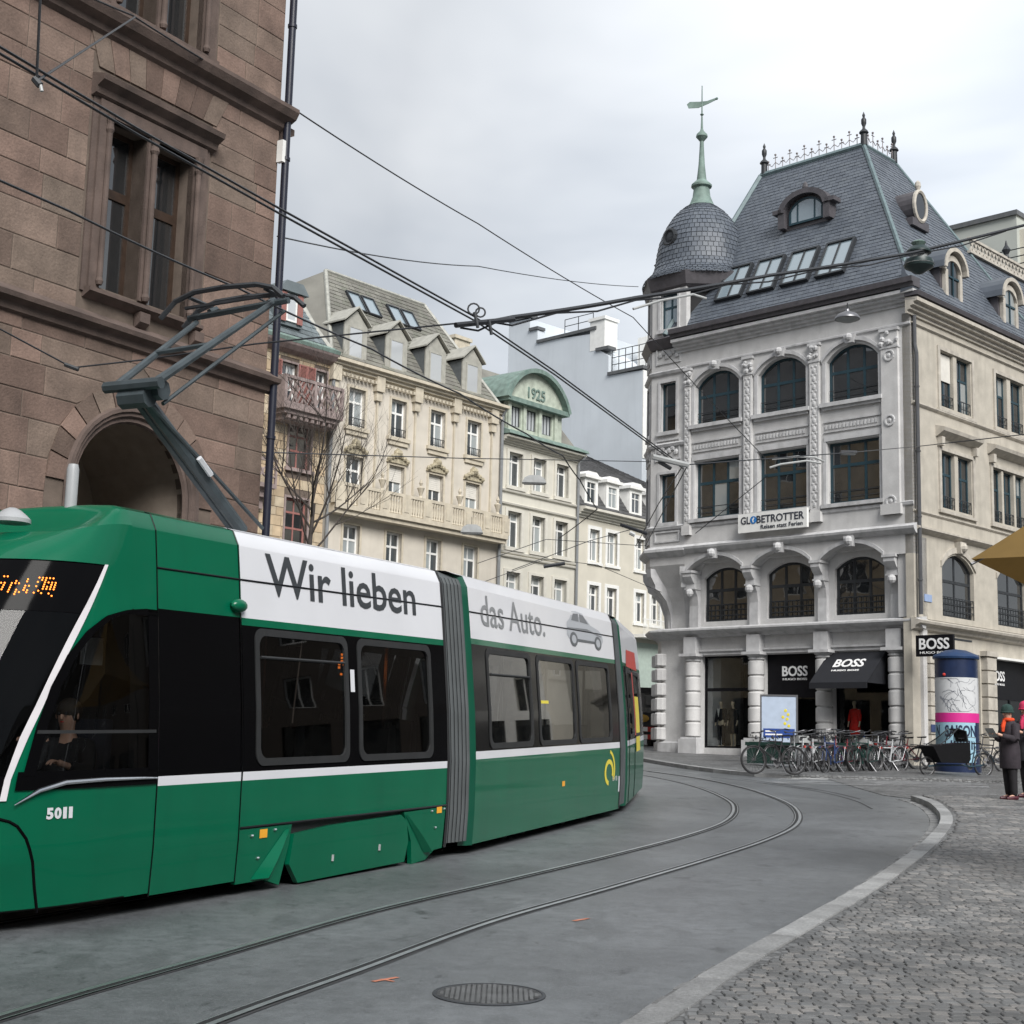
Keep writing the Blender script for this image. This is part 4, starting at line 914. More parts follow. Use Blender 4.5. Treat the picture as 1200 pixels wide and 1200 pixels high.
# ------------------------------------------------------------------ limestone corner building with slate roof and turret
K = thing('corner_building', 'grey limestone corner building with steep slate roof, domed turret and black fronted fashion shop', 'building', (13.222, 48.1, 0), atan2(-.7009, .7133))
def fit_text(name, body, w, h, mat, par, cx, y, z0, shear=0.0, bold=0.0, rot=(pi/2, 0, 0), ext=0.01):
    o = text(name, body, 1.0, mat, par, (0, 0, 0), (0, 0, 0), ext, 'CENTER', shear=shear, bold=bold)
    xs_ = [v.co.x for v in o.data.vertices]; ys_ = [v.co.y for v in o.data.vertices]; x0, x1, y0, y1 = min(xs_), max(xs_), min(ys_), max(ys_)
    for v in o.data.vertices: v.co.x = (v.co.x-(x0+x1)/2)*w/(x1-x0); v.co.y = (v.co.y-y0)*h/(y1-y0)
    o.location = (cx, y, z0); o.rotation_euler = rot; return o
top_w = [(-9.0, -6.98), (-6.14, -4.1), (-3.26, -1.22)]
mezz = [(-8.94, -7.01), (-6.14, -4.17), (-3.34, -1.41)]
shop = [(-9.02, -6.85), (-6.24, -4.05), (-3.42, -1.25)]
arcs = [(-9.34, -6.80), (-6.43, -3.93), (-3.58, -1.10)]
# upper storeys
ho = [opening(a, c, 13.92, 15.38, .52) for a, c in top_w] + [opening(a, c, 10.34, 12.5) for a, c in top_w]
# lower edge of the overhanging front follows three arches on consoles
out_l = [(-9.45, 8.42)]
for a, c in arcs:
    f = arc_top(a, c, 8.42, .5); out_l += [(a+(c-a)*i/12, f(a+(c-a)*i/12)) for i in range(13)]
out_l += [(0.0, 8.42), (0.0, 17.0), (-9.45, 17.0)]
wall('wall', m_lime, K, 0, 0, 0, 0, ho, 0.0, 0.3, outline=out_l)
b = MB()
for a, c in arcs:                                        # arch soffits back to the recessed wall, with moulded front rim
    f = arc_top(a, c, 8.42, .5)
    for i in range(12):
        p, q = a+(c-a)*i/12, a+(c-a)*(i+1)/12
        b.prism([(p, f(p)), (q, f(q)), (q, f(q)+.13), (p, f(p)+.13)], -.06, .02); b.prism([(p, f(p)+.0), (q, f(q)+.0), (q, f(q)+.25), (p, f(p)+.25)], .28, .6)
b.build('arch_moulding', m_lime_trim, K)
for a, c in arcs:
    xm = (a+c)/2; b = MB(); b.prism([(xm-.14, 8.8), (xm+.14, 8.8), (xm+.2, 9.15), (xm-.2, 9.15)], -.2, 0); b.ball((xm, -.2, 9.0), .16, 8); b.build('keystone', m_lime_trim, K)
wall('mezzanine_wall', m_lime, K, -9.6, 0.0, 6.2, 9.0, [opening(a, c, 6.55, 8.15, .38) for a, c in mezz], .55, .3)
b = MB(); b.box(-9.5, 0, .3, .56, 8.72, 9.1); b.build('soffit', m_lime, K)
def console(x0, x1):
    b = MB(); pr = [(.56, 6.25), (.40, 6.25), (.38, 6.7), (.40, 7.15), (.34, 7.5), (.20, 7.75), (.14, 7.78), (.16, 7.95), (.04, 8.05), (-.06, 8.2), (-.06, 8.34), (0, 8.42), (.56, 8.42)]
    b.prism(pr, x0, x1, 'x'); b.box(x0-.05, x1+.05, -.1, .5, 8.34, 8.43); b.box(x0-.04, x1+.04, .12, .5, 7.74, 7.80); b.ball(((x0+x1)/2, .12, 7.62), .16, 8); return b.build('console', m_lime_trim, K)
for x0, x1 in ((-9.5, -9.1), (-6.80, -6.43), (-3.93, -3.58), (-1.10, -0.68)): console(x0, x1)
# ground floor
wall('ground_wall', m_lime, K, -9.6, 0.0, 0.5, 6.2, [opening(a, c, 1.95, 5.28) for a, c in shop], .5, .3)
moulding('cornice', m_lime_trim, K, -9.9, 0.12, [(.5, 5.95), (.3, 5.98), (.24, 6.06), (.06, 6.12), (-.02, 6.2), (-.02, 6.26), (.3, 6.34), (.56, 6.36)])
moulding('architrave', m_lime_trim, K, -9.6, 0.0, [(.5, 5.30), (.42, 5.32), (.42, 5.42), (.36, 5.44), (.36, 5.5), (.5, 5.52)])
for xc in (-9.32, -6.50, -3.70, -0.90):
    bb = MB(); bb.box(xc-.42, xc+.42, .06, .52, 0.6, 2.25); bb.box(xc-.36, xc+.36, .12, .52, 2.25, 2.32); bb.build('plinth', m_lime_trim, K)
    for k in range(5):
        z0 = 2.34+k*.55; b = MB(); pf = [(.27, z0), (.30, z0+.03), (.30, z0+.47), (.27, z0+.5), (.25, z0+.5), (.25, z0+.55)]
        b.lathe(pf, 14, (xc, .40)); b.build('column_drum', m_lime, K, smooth=True)
    b = MB(); b.lathe([(.25, 5.09), (.3, 5.1), (.3, 5.14), (.26, 5.16), (.36, 5.24), (.36, 5.26)], 14, (xc, .40)); b.box(xc-.4, xc+.4, .02, .52, 5.26, 5.36); b.box(xc-.28, xc+.28, .16, .5, 5.36, 5.98); b.build('capital', m_lime_trim, K)
b = MB(); b.box(-.45, -.123, .10, .52, .5, 5.95); b.box(-.66, -.004, .12, .56, 6.345, 8.5); b.build('corner_pier', m_lime, K)
b = MB(); b.box(-.41, -.16, .075, .099, 2.6, 2.88); sp_ = b.build('street_name_plate', M('enamel_plate_blue', (.03, .05, .13), .35, .1, bump=0), K)
for z in (2.66, 2.73, 2.80): b = MB(); b.box(-.38, -.19, .071, .074, z, z+.025); b.build('plate_line', m_letter, sp_)
# windows
for a, c in top_w:
    for (lo, hi, ri) in ((13.92, 15.38, .52), (10.34, 12.5, 0)):
        w = window(K, a, c, lo, hi, ri, .2, [.36, .68] if not ri else [.36, .68], [.62] if not ri else [.74], m_teal, m_glass_cur if not ri else m_glass, .09, .09, tilt=.012)
        b = MB(); b.box(a+.05, c-.05, .1, .12, lo+.42, lo+.45); b.box(a+.05, c-.05, .1, .12, lo+.22, lo+.24); b.build('window_rail', m_iron, w)
    # surround, sill, spandrel panel and toothed frieze
    b = MB(); f = arc_top(a-.16, c+.16, 15.40, .62)
    for i in range(12):
        p, q = a-.16+(c-a+.32)*i/12, a-.16+(c-a+.32)*(i+1)/12; b.prism([(p, f(p)-.02), (q, f(q)-.02), (q, f(q)+.12), (p, f(p)+.12)], -.1, .02); 
    b.box(a-.14, a-.02, -.05, .02, 13.9, 15.4); b.box(c+.02, c+.14, -.05, .02, 13.9, 15.4); b.build('window_surround', m_lime_trim, K)
    xm = (a+c)/2; b = MB(); b.prism([(xm-.15, 15.9), (xm+.15, 15.9), (xm+.22, 16.2), (xm-.22, 16.2)], -.2, 0); b.ball((xm, -.2, 16.1), .14, 8); b.build('keystone', m_lime_trim, K)
    b = MB(); b.box(a-.2, c+.2, -.18, .2, 13.76, 13.9); b.box(a-.12, c+.12, -.1, 0, 13.66, 13.76); b.build('sill', m_lime_trim, K)
    b = MB(); b.box(a-.1, c+.1, -.05, 0, 12.55, 12.75); b.box(a-.1, c+.1, -.05, 0, 13.22, 13.28); b.box(a-.1, c+.1, -.05, 0, 12.86, 12.9)
    k = a-.05
    while k < c: b.box(k, k+.07, -.045, 0, 12.98, 13.14); k += .14
    o = b.build('toothed_frieze', m_lime_trim, K); o['kind'] = 'stuff'
    b = MB(); b.box(a-.14, a-.02, -.04, .02, 10.3, 12.55); b.box(c+.02, c+.14, -.04, .02, 10.3, 12.55); b.box(a-.2, c+.2, -.14, .2, 10.2, 10.33); b.build('window_surround', m_lime_trim, K)
for a, c in mezz:
    w = window(K, a, c, 6.55, 8.15, .38, .68, [.36, .68], [.72], m_iron, m_glass, .09, .09, tilt=.012)
    b = MB()
    for z in (6.75, 6.95, 7.15): b.box(a+.05, c-.05, .6, .625, z, z+.03)
    for k in range(10): b.box(a+.1+(c-a-.2)*k/9, a+.12+(c-a-.2)*k/9, .6, .62, 6.56, 7.15)
    b.build('window_rail', m_iron, w)
# ornamented pilasters
ro = random.Random(4)
for (x0, x1) in ((-9.42, -9.16), (-6.72, -6.36), (-3.90, -3.50), (-1.05, -.42)):
    b = MB(); b.box(x0, x1, -.12, .0, 9.75, 16.05); b.box(x0-.06, x1+.06, -.18, .0, 9.75, 10.1); b.build('pilaster', m_lime, K)
    b = MB(); xm = (x0+x1)/2
    b.box(x0-.05, x1+.05, -.17, 0, 16.05, 16.15); b.box(x0-.03, x1+.03, -.15, 0, 15.45, 15.52)
    for k in range(10): b.ball((x0+(x1-x0)*ro.random(), -.14, 15.55+.45*ro.random()), ro.uniform(.06, .11), 6)
    b.build('capital', m_lime_trim, K)
    b = MB(); z = 10.35
    if x1-x0 < .5:
        while z < 15.2:
            b.ball((xm, -.12, z), .075, 6, 1, .5, 1.4); b.ball((xm-.08, -.12, z+.15), .05, 6, 1, .5, 1); b.ball((xm+.08, -.12, z+.15), .05, 6, 1, .5, 1); z += .3
        b.box(x0+.03, x0+.05, -.135, -.12, 10.2, 15.3); b.box(x1-.05, x1-.03, -.135, -.12, 10.2, 15.3)
    else:
        for z in (10.2, 12.95, 15.2): b.torus((xm, -.13, z), .17, .04, 'y', 14, 5); b.ball((xm, -.13, z), .08, 6, 1, .5, 1)
    o = b.build('carved_ornament', m_lime_trim, K); o['kind'] = 'stuff'
moulding('string_course', m_lime_trim, K, -9.5, 0.14, [(0, 9.06), (-.1, 9.1), (-.22, 9.22), (-.24, 9.3), (-.06, 9.4), (0, 9.42)])
moulding('string_course', m_lime_trim, K, -9.5, 0.04, [(0, 10.02), (-.05, 10.05), (-.07, 10.14), (0, 10.18)])
moulding('frieze_line', m_lime_trim, K, -9.45, 0.03, [(0, 16.16), (-.07, 16.2), (-.07, 16.26), (0, 16.3)])
moulding('eaves_cornice', m_lime_trim, K, -9.9, .35, cornice_prof(16.85, 17.35, .40))
moulding('gutter_board', m_wine, K, -9.9, .4, [(0, 17.36), (-.44, 17.36), (-.46, 17.48), (-.54, 17.5), (-.56, 17.68), (0, 17.7)])
# shop fronts
m_shopf = M('black_shopfront', (0.008, 0.008, 0.010), 0.4, .1, bump=0, spec=.12)
for i, (a, c) in enumerate(shop):
    b = MB(); ring(b, a, c, 1.95, 5.28, 0, .07, .72, .8)
    if i == 0: b.box(a+.07, c-.07, .73, .79, 4.0, 4.12)
    sf = b.build('shop_window', m_shopf, K)
    if i == 1:
        b = MB(); b.box(a+.07, c-.07, .70, .74, 3.75, 5.21); fp = b.build('fascia_panel', m_shopf, K); lo_t = 3.75
        fit_text('lettering', 'BOSS', 1.05, .36, m_letter, fp, -5.08, .69, 4.50, bold=.02); fit_text('lettering', 'HUGO BOSS', 1.0, .075, m_letter, fp, -5.08, .69, 4.36, bold=.01)
    else: lo_t = 5.21
    b = MB(); b.box(a+.07, c-.07, .755, .765, 2.02, lo_t); b.build('pane', m_glass_shop, sf)
b = MB(); b.box(-9.3, -.8, .85, 3.6, 1.6, 1.93); b.build('shop_floor', M('shop_floor_stone', (.12, .12, .12), .4, .1, bump=0), K)
b = MB(); b.box(-9.3, -.8, 3.4, 3.6, 1.9, 5.4); b.box(-9.35, -9.2, .85, 3.6, 1.9, 5.4); b.box(-.85, -.7, .85, 3.6, 1.9, 5.4); b.box(-9.3, -.8, .85, 3.6, 5.3, 5.5); b.box(-6.7, -6.6, .85, 3.5, 1.9, 5.4); b.box(-3.8, -3.7, .85, 3.5, 1.9, 5.4); b.build('shop_interior', m_dark, K)
# canvas awning over the third window
b = MB(); a, c = -3.55, -1.35
b.add([(a, .45, 5.25), (c, .45, 5.25), (c, -.75, 4.18), (a, -.75, 4.18), (a, .45, 5.2), (c, .45, 5.2), (c, -.75, 4.14), (a, -.75, 4.14)], [(0,1,2,3), (4,5,6,7), (0,1,5,4), (1,2,6,5), (2,3,7,6), (3,0,4,7)])
b.box(a, c, -.77, -.74, 3.98, 4.18); aw = b.build('awning', m_black, K)
b = MB(); b.add([(a, .45, 5.22), (a, -.75, 4.16), (a, .45, 4.16)], [(0,1,2)]); b.add([(c, .45, 5.22), (c, -.75, 4.16), (c, .45, 4.16)], [(0,1,2)]); b.build('awning_side', m_black, aw)
sl = atan2(5.25-4.18, 1.2)
for body, w, h, d in (('BOSS', 1.15, .42, .62), ('HUGO BOSS', 1.05, .08, .84)):
    o = fit_text('lettering', body, w, h, m_letter, aw, -2.45, 0, 0, bold=.02); k = d; o.location = (-2.45, .45-k*cos(sl)*1.0-.012, 5.25-k*sin(sl)+.012-.0); o.rotation_euler = (sl, 0, 0)
    o.location = (-2.45, .45-(d+.2)*cos(sl), 5.265-(d+.2)*sin(sl))
# roof sign
b = MB(); b.box(-6.78, -3.88, -.34, -.22, 9.58, 10.26); sg = b.build('sign_board', m_white, K)
b = MB(); b.box(-6.5, -6.4, -.24, 0, 9.7, 9.78); b.box(-4.3, -4.2, -.24, 0, 9.7, 9.78); b.build('sign_bracket', m_iron, sg)
m_ink = M('dark_blue_ink', (.03, .035, .05), .5, 0, bump=0); m_globe = M('globe_blue', (.03, .17, .45), .4, .3, 14, 0)
fit_text('lettering', 'GL', .40, .27, m_ink, sg, -6.45, -.345, 9.88, bold=.012); fit_text('lettering', 'BETROTTER', 1.98, .27, m_ink, sg, -4.98, -.345, 9.88, bold=.012); fit_text('lettering', 'Reisen statt Ferien', 1.75, .15, m_ink, sg, -4.92, -.345, 9.66, bold=.004)
b = MB(); b.lathe([(.0001, 0), (.14, 0), (.14, .01)], 20); o = b.build('globe_emblem', m_globe, sg, loc=(-6.11, -.345, 10.01), rot=(pi/2, 0, 0))
b = MB(); b.prism([(-.05, .02), (.02, .1), (.05, .05), (0, -.02), (.03, -.08), (-.02, -.09)], -.012, -.011); b.build('globe_emblem', m_white, sg, loc=(-6.11, -.345, 10.01))
# ---------------- right hand facade, built along its own axis and turned into place
before = set(K.children)
b3 = [(2.0, 2.95), (3.2, 4.2), (6.1, 7.0), (7.3, 8.3), (10.3, 11.25), (11.5, 12.5)]
b2 = [(1.95, 2.9), (3.15, 4.1), (5.72, 6.4), (6.55, 7.35), (7.5, 8.2), (10.3, 11.2), (11.45, 12.4)]
b1 = [(1.86, 4.1), (5.85, 8.1), (10.0, 12.2)]
bg_ = [(1.45, 4.62), (5.5, 8.9), (9.8, 13)]
U1 = 19.0
wall('wall', m_lime_w, K, 0.0, U1, 6.3, 16.6, [opening(a, c, 13.75, 15.7) for a, c in b3] + [opening(a, c, 10.2, 12.15) for a, c in b2] + [opening(a, c, 6.5, 8.15, .5) for a, c in b1], 0, .3)
wall('ground_wall', m_lime_w, K, 0.0, U1, 0.5, 6.3, [opening(a, c, 1.75, 5.35) for a, c in bg_], .12, .3)
for lst, lo, hi in ((b3, 13.75, 15.7), (b2, 10.2, 12.15)):
    for i, (a, c) in enumerate(lst):
        w = window(K, a, c, lo, hi, 0, .14, [.5], [.62], m_teal, m_glass_cur, .07, .07)
        if lst is b3 and i == 0:
            b = MB(); b.box(a+.05, c-.05, .1, .13, lo+.95, hi-.05); b.build('roller_blind', m_shut, w)
        b = MB(); b.box(a, c, .02, .04, lo+.4, lo+.43); b.box(a, c, .02, .04, lo+.15, lo+.17)
        for k in range(7): b.box(a+(c-a)*k/6-.01, a+(c-a)*k/6+.01, .02, .035, lo, lo+.4)
        b.build('window_rail', m_iron, w)
    groups = ((1.85, 4.35), (5.95, 8.45), (10.15, 12.65)) if lst is b3 else ((1.8, 4.25), (5.55, 8.35), (10.15, 12.55))
    for a, c in groups:
        b = MB(); b.box(a-.05, a+.1, -.06, .02, lo-.1, hi+.15); b.box(c-.1, c+.05, -.06, .02, lo-.1, hi+.15); b.box(a+.1, c-.1, -.06, .02, hi+.02, hi+.15); b.box(a-.1, c+.1, -.1, .02, lo-.2, lo-.1); b.build('window_surround', m_lime_trim_w, K)
        if lst is b2:
            b = MB(); b.prism([(0, 12.6), (-.1, 12.64), (-.32, 12.78), (-.36, 12.9), (0, 13.0)], a-.2, c+.2, 'x'); b.box(a-.1, a+.1, -.2, 0, 12.3, 12.6); b.box(c-.1, c+.1, -.2, 0, 12.3, 12.6); b.build('window_hood', m_lime_trim_w, K)
for a, c in b1:
    w = window(K, a, c, 6.5, 8.15, .5, .14, [.5], [.74], m_iron, m_glass_cur, .08, .08)
    b = MB()
    for z in (6.72, 6.95, 7.15): b.box(a, c, .02, .045, z, z+.03)
    for k in range(12): b.box(a+(c-a)*k/11-.01, a+(c-a)*k/11+.01, .02, .035, 6.5, 7.15)
    b.build('window_rail', m_iron, w)
    xm = (a+c)/2; f = arc_top(a-.1, c+.1, 8.16, .56); b = MB()
    for i in range(10): p, q = a-.1+(c-a+.2)*i/10, a-.1+(c-a+.2)*(i+1)/10; b.prism([(p, f(p)), (q, f(q)), (q, f(q)+.2), (p, f(p)+.2)], -.06, .02)
    b.build('window_surround', m_lime_trim_w, K); b = MB(); b.prism([(xm-.15, 8.7), (xm+.15, 8.7), (xm+.22, 9.1), (xm-.22, 9.1)], -.22, 0); b.ball((xm, -.22, 8.9), .16, 8); b.build('keystone', m_lime_trim_w, K)
for z, p_, h in ((13.42, .10, .16), (9.78, .07, .12), (9.12, .22, .26), (16.2, .08, .1)): moulding('string_course', m_lime_trim_w, K, -.02, U1, [(0, z), (-p_*.5, z+h*.2), (-p_, z+h*.5), (-p_, z+h*.75), (0, z+h)])
moulding('cornice', m_lime_trim_w, K, -.05, U1, [(.12, 5.9), (0.0, 5.95), (-.05, 6.05), (-.22, 6.12), (-.25, 6.2), (.12, 6.32)])
moulding('eaves_cornice', m_lime_trim_w, K, -.3, U1, cornice_prof(16.5, 17.05, .45))
moulding('gutter_board', m_wine, K, -.35, U1, [(0, 17.06), (-.5, 17.06), (-.55, 17.2), (0, 17.25)])
for xc in (1.08, 5.06, 9.35):
    for k in range(7):
        b = MB(); z0 = 2.1+k*.46; b.box(xc-.34, xc+.34, -.12, .14, z0, z0+.41); b.box(xc-.28, xc+.28, -.06, .14, z0+.41, z0+.46); b.build('rusticated_block', m_lime_trim_w, K)
    b = MB(); b.box(xc-.42, xc+.42, -.16, .14, 5.33, 5.5); b.box(xc-.4, xc+.4, -.16, .14, .8, 2.1); b.build('pilaster_cap', m_lime_trim_w, K)
for i, (a, c) in enumerate(bg_):
    b = MB(); b.box(a, c, .3, .36, 3.9, 5.35); b.box(a, a+.08, .3, .36, 1.7, 3.9); b.box(c-.08, c, .3, .36, 1.7, 3.9); b.box((a+c)/2-.04, (a+c)/2+.04, .3, .36, 1.7, 3.9); sf = b.build('shop_window', m_shopf, K)
    b = MB(); b.box(a, c, .335, .345, 1.7, 3.9); b.build('pane', m_glass_dark, sf)
    if i == 1:
        fit_text('lettering', 'BOSS', .95, .36, m_letter, sf, 6.35, .295, 4.55, bold=.02); fit_text('lettering', 'HUGO BOSS', .9, .07, m_letter, sf, 6.35, .295, 4.4, bold=.008)
        b = MB(); b.box(a, c, -.1, .25, 5.28, 5.36); b.build('blind_box', m_white, sf)
b = MB(); b.box(.7, 1.0, -.15, -.121, 2.62, 2.86); b.build('street_name_plate', M('blue_enamel', (.03, .05, .13), .35, .1, bump=0), K)
b = MB(); b.box(.62, 1.1, -.03, 0, 6.88, 7.12); b.build('street_name_plate', M('pale_blue_enamel', (.25, .33, .5), .35, .1, bump=0), K)
b = MB(); b.tube([(.12, -.16, 6.4), (.12, -.16, 15.2), (.12, -.1, 15.5), (.12, -.1, 16.5)], .07, 8); pass
for z in (7.5, 9.6, 11.8, 14): b.lathe([(.09, z), (.09, z+.05)], 8, (.12, -.16))
b.build('downpipe', M('dark_grey_downpipe', (.07, .072, .078), .5, .1), K)
# right roof slope with dormers; roof rises at the same pitch as the pavilion
TS = 4.2/7.6
def rz(z): return -0.1 + (z-17.4)*TS
slates('roof_slates', m_slate, K, (.15, rz(17.25), 17.25), (U1, rz(17.25), 17.25), (U1, rz(21.4), 21.4), (2.4, rz(21.4), 21.4), .2, .25)
b = MB(); b.add([(.15, rz(17.25)+.03, 17.22), (U1, rz(17.25)+.03, 17.22), (U1, rz(21.4)+.03, 21.4), (2.45, rz(21.4)+.03, 21.4)], [(0,1,2,3)]); b.add([(6, rz(21.4)+.03, 21.4), (U1, rz(21.4)+.03, 21.4), (U1, 9, 21.6), (6, 9, 21.6)], [(0,1,2,3)]); b.build('roof', m_slate, K)
for u in (3.55, 7.95, 12.3):
    b = MB(); zt = 18.95; pts = [(u-.75, 17.7)] + [(u-.75, zt)] + [(u+.75*cos(pi-pi*i/12), zt+.75*sin(pi*i/12)) for i in range(1, 12)] + [(u+.75, zt), (u+.75, 17.7)]
    b.prism(pts, .35, 1.9); dk = b.build('dormer', m_wine, K)
    b = MB(); ring(b, u-.62, u+.62, 17.75, zt, .6, .2, .2, .34); b.box(u-.8, u-.45, .18, .34, 17.6, 17.8); b.box(u+.45, u+.8, .18, .34, 17.6, 17.8)
    op = [(u+.86*cos(pi-pi*i/12), zt+.86*sin(pi*i/12)) for i in range(13)]; ip = [(u+.72*cos(pi-pi*i/12), zt+.72*sin(pi*i/12)) for i in range(13)]
    for i in range(12): b.prism([ip[i], ip[i+1], op[i+1], op[i]], .05, .34)
    b.build('dormer_front', m_lime_trim_w, dk)
    b = MB(); b.prism(opening(u-.42, u+.42, 17.8, zt, .4), .27, .3); b.build('pane', m_glass_cur, dk); b = MB(); b.box(u-.03, u+.03, .22, .26, 17.8, zt+.35); b.box(u-.42, u+.42, .225, .255, 18.7, 18.77); b.build('glazing_bar', m_teal, dk)
    b = MB(); lp = [(u+.92*cos(pi-pi*i/12), zt+.92*sin(pi*i/12)) for i in range(13)]; kp = [(u+.87*cos(pi-pi*i/12), zt+.87*sin(pi*i/12)) for i in range(13)]
    for i in range(12): b.prism([kp[i], kp[i+1], lp[i+1], lp[i]], .1, 2.2)
    b.build('dormer_roof', m_slate, dk)
b = MB(); yb = rz(21.4)-.1; b.box(8.3, U1, yb-.08, yb+.08, 21.35, 21.45); b.box(8.3, U1, yb-.08, yb+.08, 21.88, 21.98)
for k in range(34): u = 8.4+k*.3; b.obox((u, yb, 21.45), (u+.25, yb, 21.88), .06, .08); b.obox((u+.25, yb, 21.45), (u, yb, 21.88), .06, .08)
b.build('roof_balustrade', m_lime_trim_w, K)
for u in (11.5, 16.5):
    b = MB(); b.lathe([(.12, 21.98), (.08, 22.1), (.18, 22.3), (.06, 22.5), (.02, 22.7)], 10, (u, yb)); b.build('finial', m_iron, K)
# oval dormer in the pavilion slope
u, z = 4.2, 22.0; y0 = rz(21.4)
b = MB(); pts = [(u+.48*cos(2*pi*i/20), z+.62*sin(2*pi*i/20)) for i in range(20)]; b.prism(pts, y0-.25, y0+1.6); b.box(u-.6, u+.6, y0-.3, y0+.6, z-.85, z-.55); dk = b.build('oval_dormer', m_wine, K)
b = MB(); b.tube([(u+.44*cos(2*pi*i/20), y0-.28, z+.58*sin(2*pi*i/20)) for i in range(21)], .08, 6); b.lathe([(.06, z+.65), (.12, z+.8), (.1, z+.95), (.0, z+1.05)], 8, (u, y0-.2)); b.build('oval_frame', m_lime_trim_w, dk)
b = MB(); b.prism([(u+.35*cos(2*pi*i/16), z+.48*sin(2*pi*i/16)) for i in range(16)], y0-.29, y0-.27); b.build('pane', m_glass, dk)
for o in set(K.children) - before: o.rotation_euler.z = pi/2
# hanging shop sign on a bracket beside the corner, facing the street
b = MB(); b.box(.02, 1.32, -.56, -.44, 4.98, 5.66); sg = b.build('projecting_sign', m_shopf, K); sg.location = (0.25, 0.1, 0); 
b = MB(); b.box(.1, .18, -.5, .6, 5.5, 5.56); b.box(1.15, 1.22, -.5, .9, 5.5, 5.56); b.build('sign_bracket', m_iron, sg)
fit_text('lettering', 'BOSS', 1.05, .36, m_letter, sg, .67, -.565, 5.2, bold=.02); fit_text('lettering', 'HUGO BOSS', 1.0, .075, m_letter, sg, .67, -.565, 5.06, bold=.008)
# ---------------- pavilion roof
F0, F1, F2, F3 = (-10.4, -.1, 17.65), (.15, -.1, 17.65), (-4.1, 4.1, 25.0), (-8.85, 4.1, 25.0)
slates('roof_slates', m_slate, K, F0, F1, F2, F3, .2, .25)
R0, R1, R2, R3 = (.1, .2, 17.4), (.1, 10.6, 17.4), (-4.1, 6.4, 25.0), (-4.1, 4.1, 25.0)
tt = 4.0/7.6
L0, L3 = (.1-4.2*tt, .2+3.9*tt, 17.4+7.6*tt), (.1-4.2*tt, 10.6-4.2*tt, 17.4+7.6*tt)
slates('roof_slates', m_slate, K, L0, L3, R2, R3, .2, .25)
b = MB(); bk = [(-9.0, 8.6, 17.65), (-8.85, 6.4, 25.0)]
b.add([F0, F1, F2, F3, L3, R2, bk[0], bk[1], L0], [(0,1,2,3), (8,4,5,2), (0,6,7,3), (6,4,5,7), (3,2,5,7)])
for v in b.v: v.z -= .05
b.build('roof', m_slate, K)
b = MB(); b.tube([F1, F2], .09, 6); b.tube([F0, F3], .12, 6); b.tube([R1, R2], .08, 6); b.tube([F3, F2], .13, 6); b.tube([F2, R2], .1, 6); b.tube([(-8.85, 4.1, 25), (-8.85, 6.4, 25), R2], .1, 6); b.build('ridge_cap', m_copper if False else M('blue_green_lead', (.12, .165, .175), .55, .15), K)
b = MB(); b.prism([(-.1, 17.22), (.36, 17.3), (.40, 17.5), (.12, 17.85), (-.02, 18.3)], -.42, .1); b.build('corner_flare', m_slate, K)
# arched dormer in the front slope
ts = 4.2/7.35
def fy(z): return -.1+(z-17.65)*ts
xm = -5.35; z0 = 21.62; y0 = fy(21.6)-.12
b = MB(); b.prism([(-.98+xm, z0-.15), (xm+.98, z0-.15)] + [(xm+.98*cos(pi*i/12), z0+.45+.62*sin(pi*i/12)) for i in range(13)], y0, y0+2.2); dk = b.build('dormer', m_wine, K)
b = MB(); f = arc_top(xm-.75, xm+.75, z0+.5, .48); ring(b, xm-.75, xm+.75, z0, z0+.5, .48, .08, y0-.08, y0-.02); b.box(xm-.4, xm-.35, y0-.07, y0-.03, z0, f(xm-.4)); b.box(xm+.35, xm+.4, y0-.07, y0-.03, z0, f(xm+.4)); b.build('window_frame', m_teal, dk)
for a, c in ((-.67, -.4), (-.35, .35), (.4, .67)):
    b = MB(); b.prism([(xm+a, z0+.08), (xm+c, z0+.08)] + [(xm+c-(c-a)*i/5, f(xm+c-(c-a)*i/5)-.07) for i in range(6)], y0-.045, y0-.04); b.build('pane', m_glass_sky, dk)
b = MB(); op = [(xm+1.12*cos(pi-pi*i/14), z0+.5+.76*sin(pi*i/14)) for i in range(15)]; ip = [(xm+.86*cos(pi-pi*i/14), z0+.5+.56*sin(pi*i/14)) for i in range(15)]
for i in range(14): b.prism([ip[i], ip[i+1], op[i+1], op[i]], y0-.3, y0+.1)
for s_ in (-1, 1): b.box(xm+s_*1.0-.14, xm+s_*1.0+.14, y0-.25, y0+.2, z0-.1, z0+.62); b.box(xm+s_*1.15-.2, xm+s_*1.15+.2, y0-.3, y0+.2, z0+.5, z0+.66)
b.lathe([(.08, z0+1.2), (.12, z0+1.35), (.09, z0+1.5), (0, z0+1.6)], 8, (xm, y0-.1)); b.build('dormer_hood', m_wine, dk)
upv = (0, 4.2, 7.35)
for xl in (-8.42, -6.95, -5.47, -3.97): skylight(K, (xl, fy(18.68)-.02, 18.68), (1, 0, 0), upv, m_iron, m_glass_sky, 1.2, 1.72, 1)
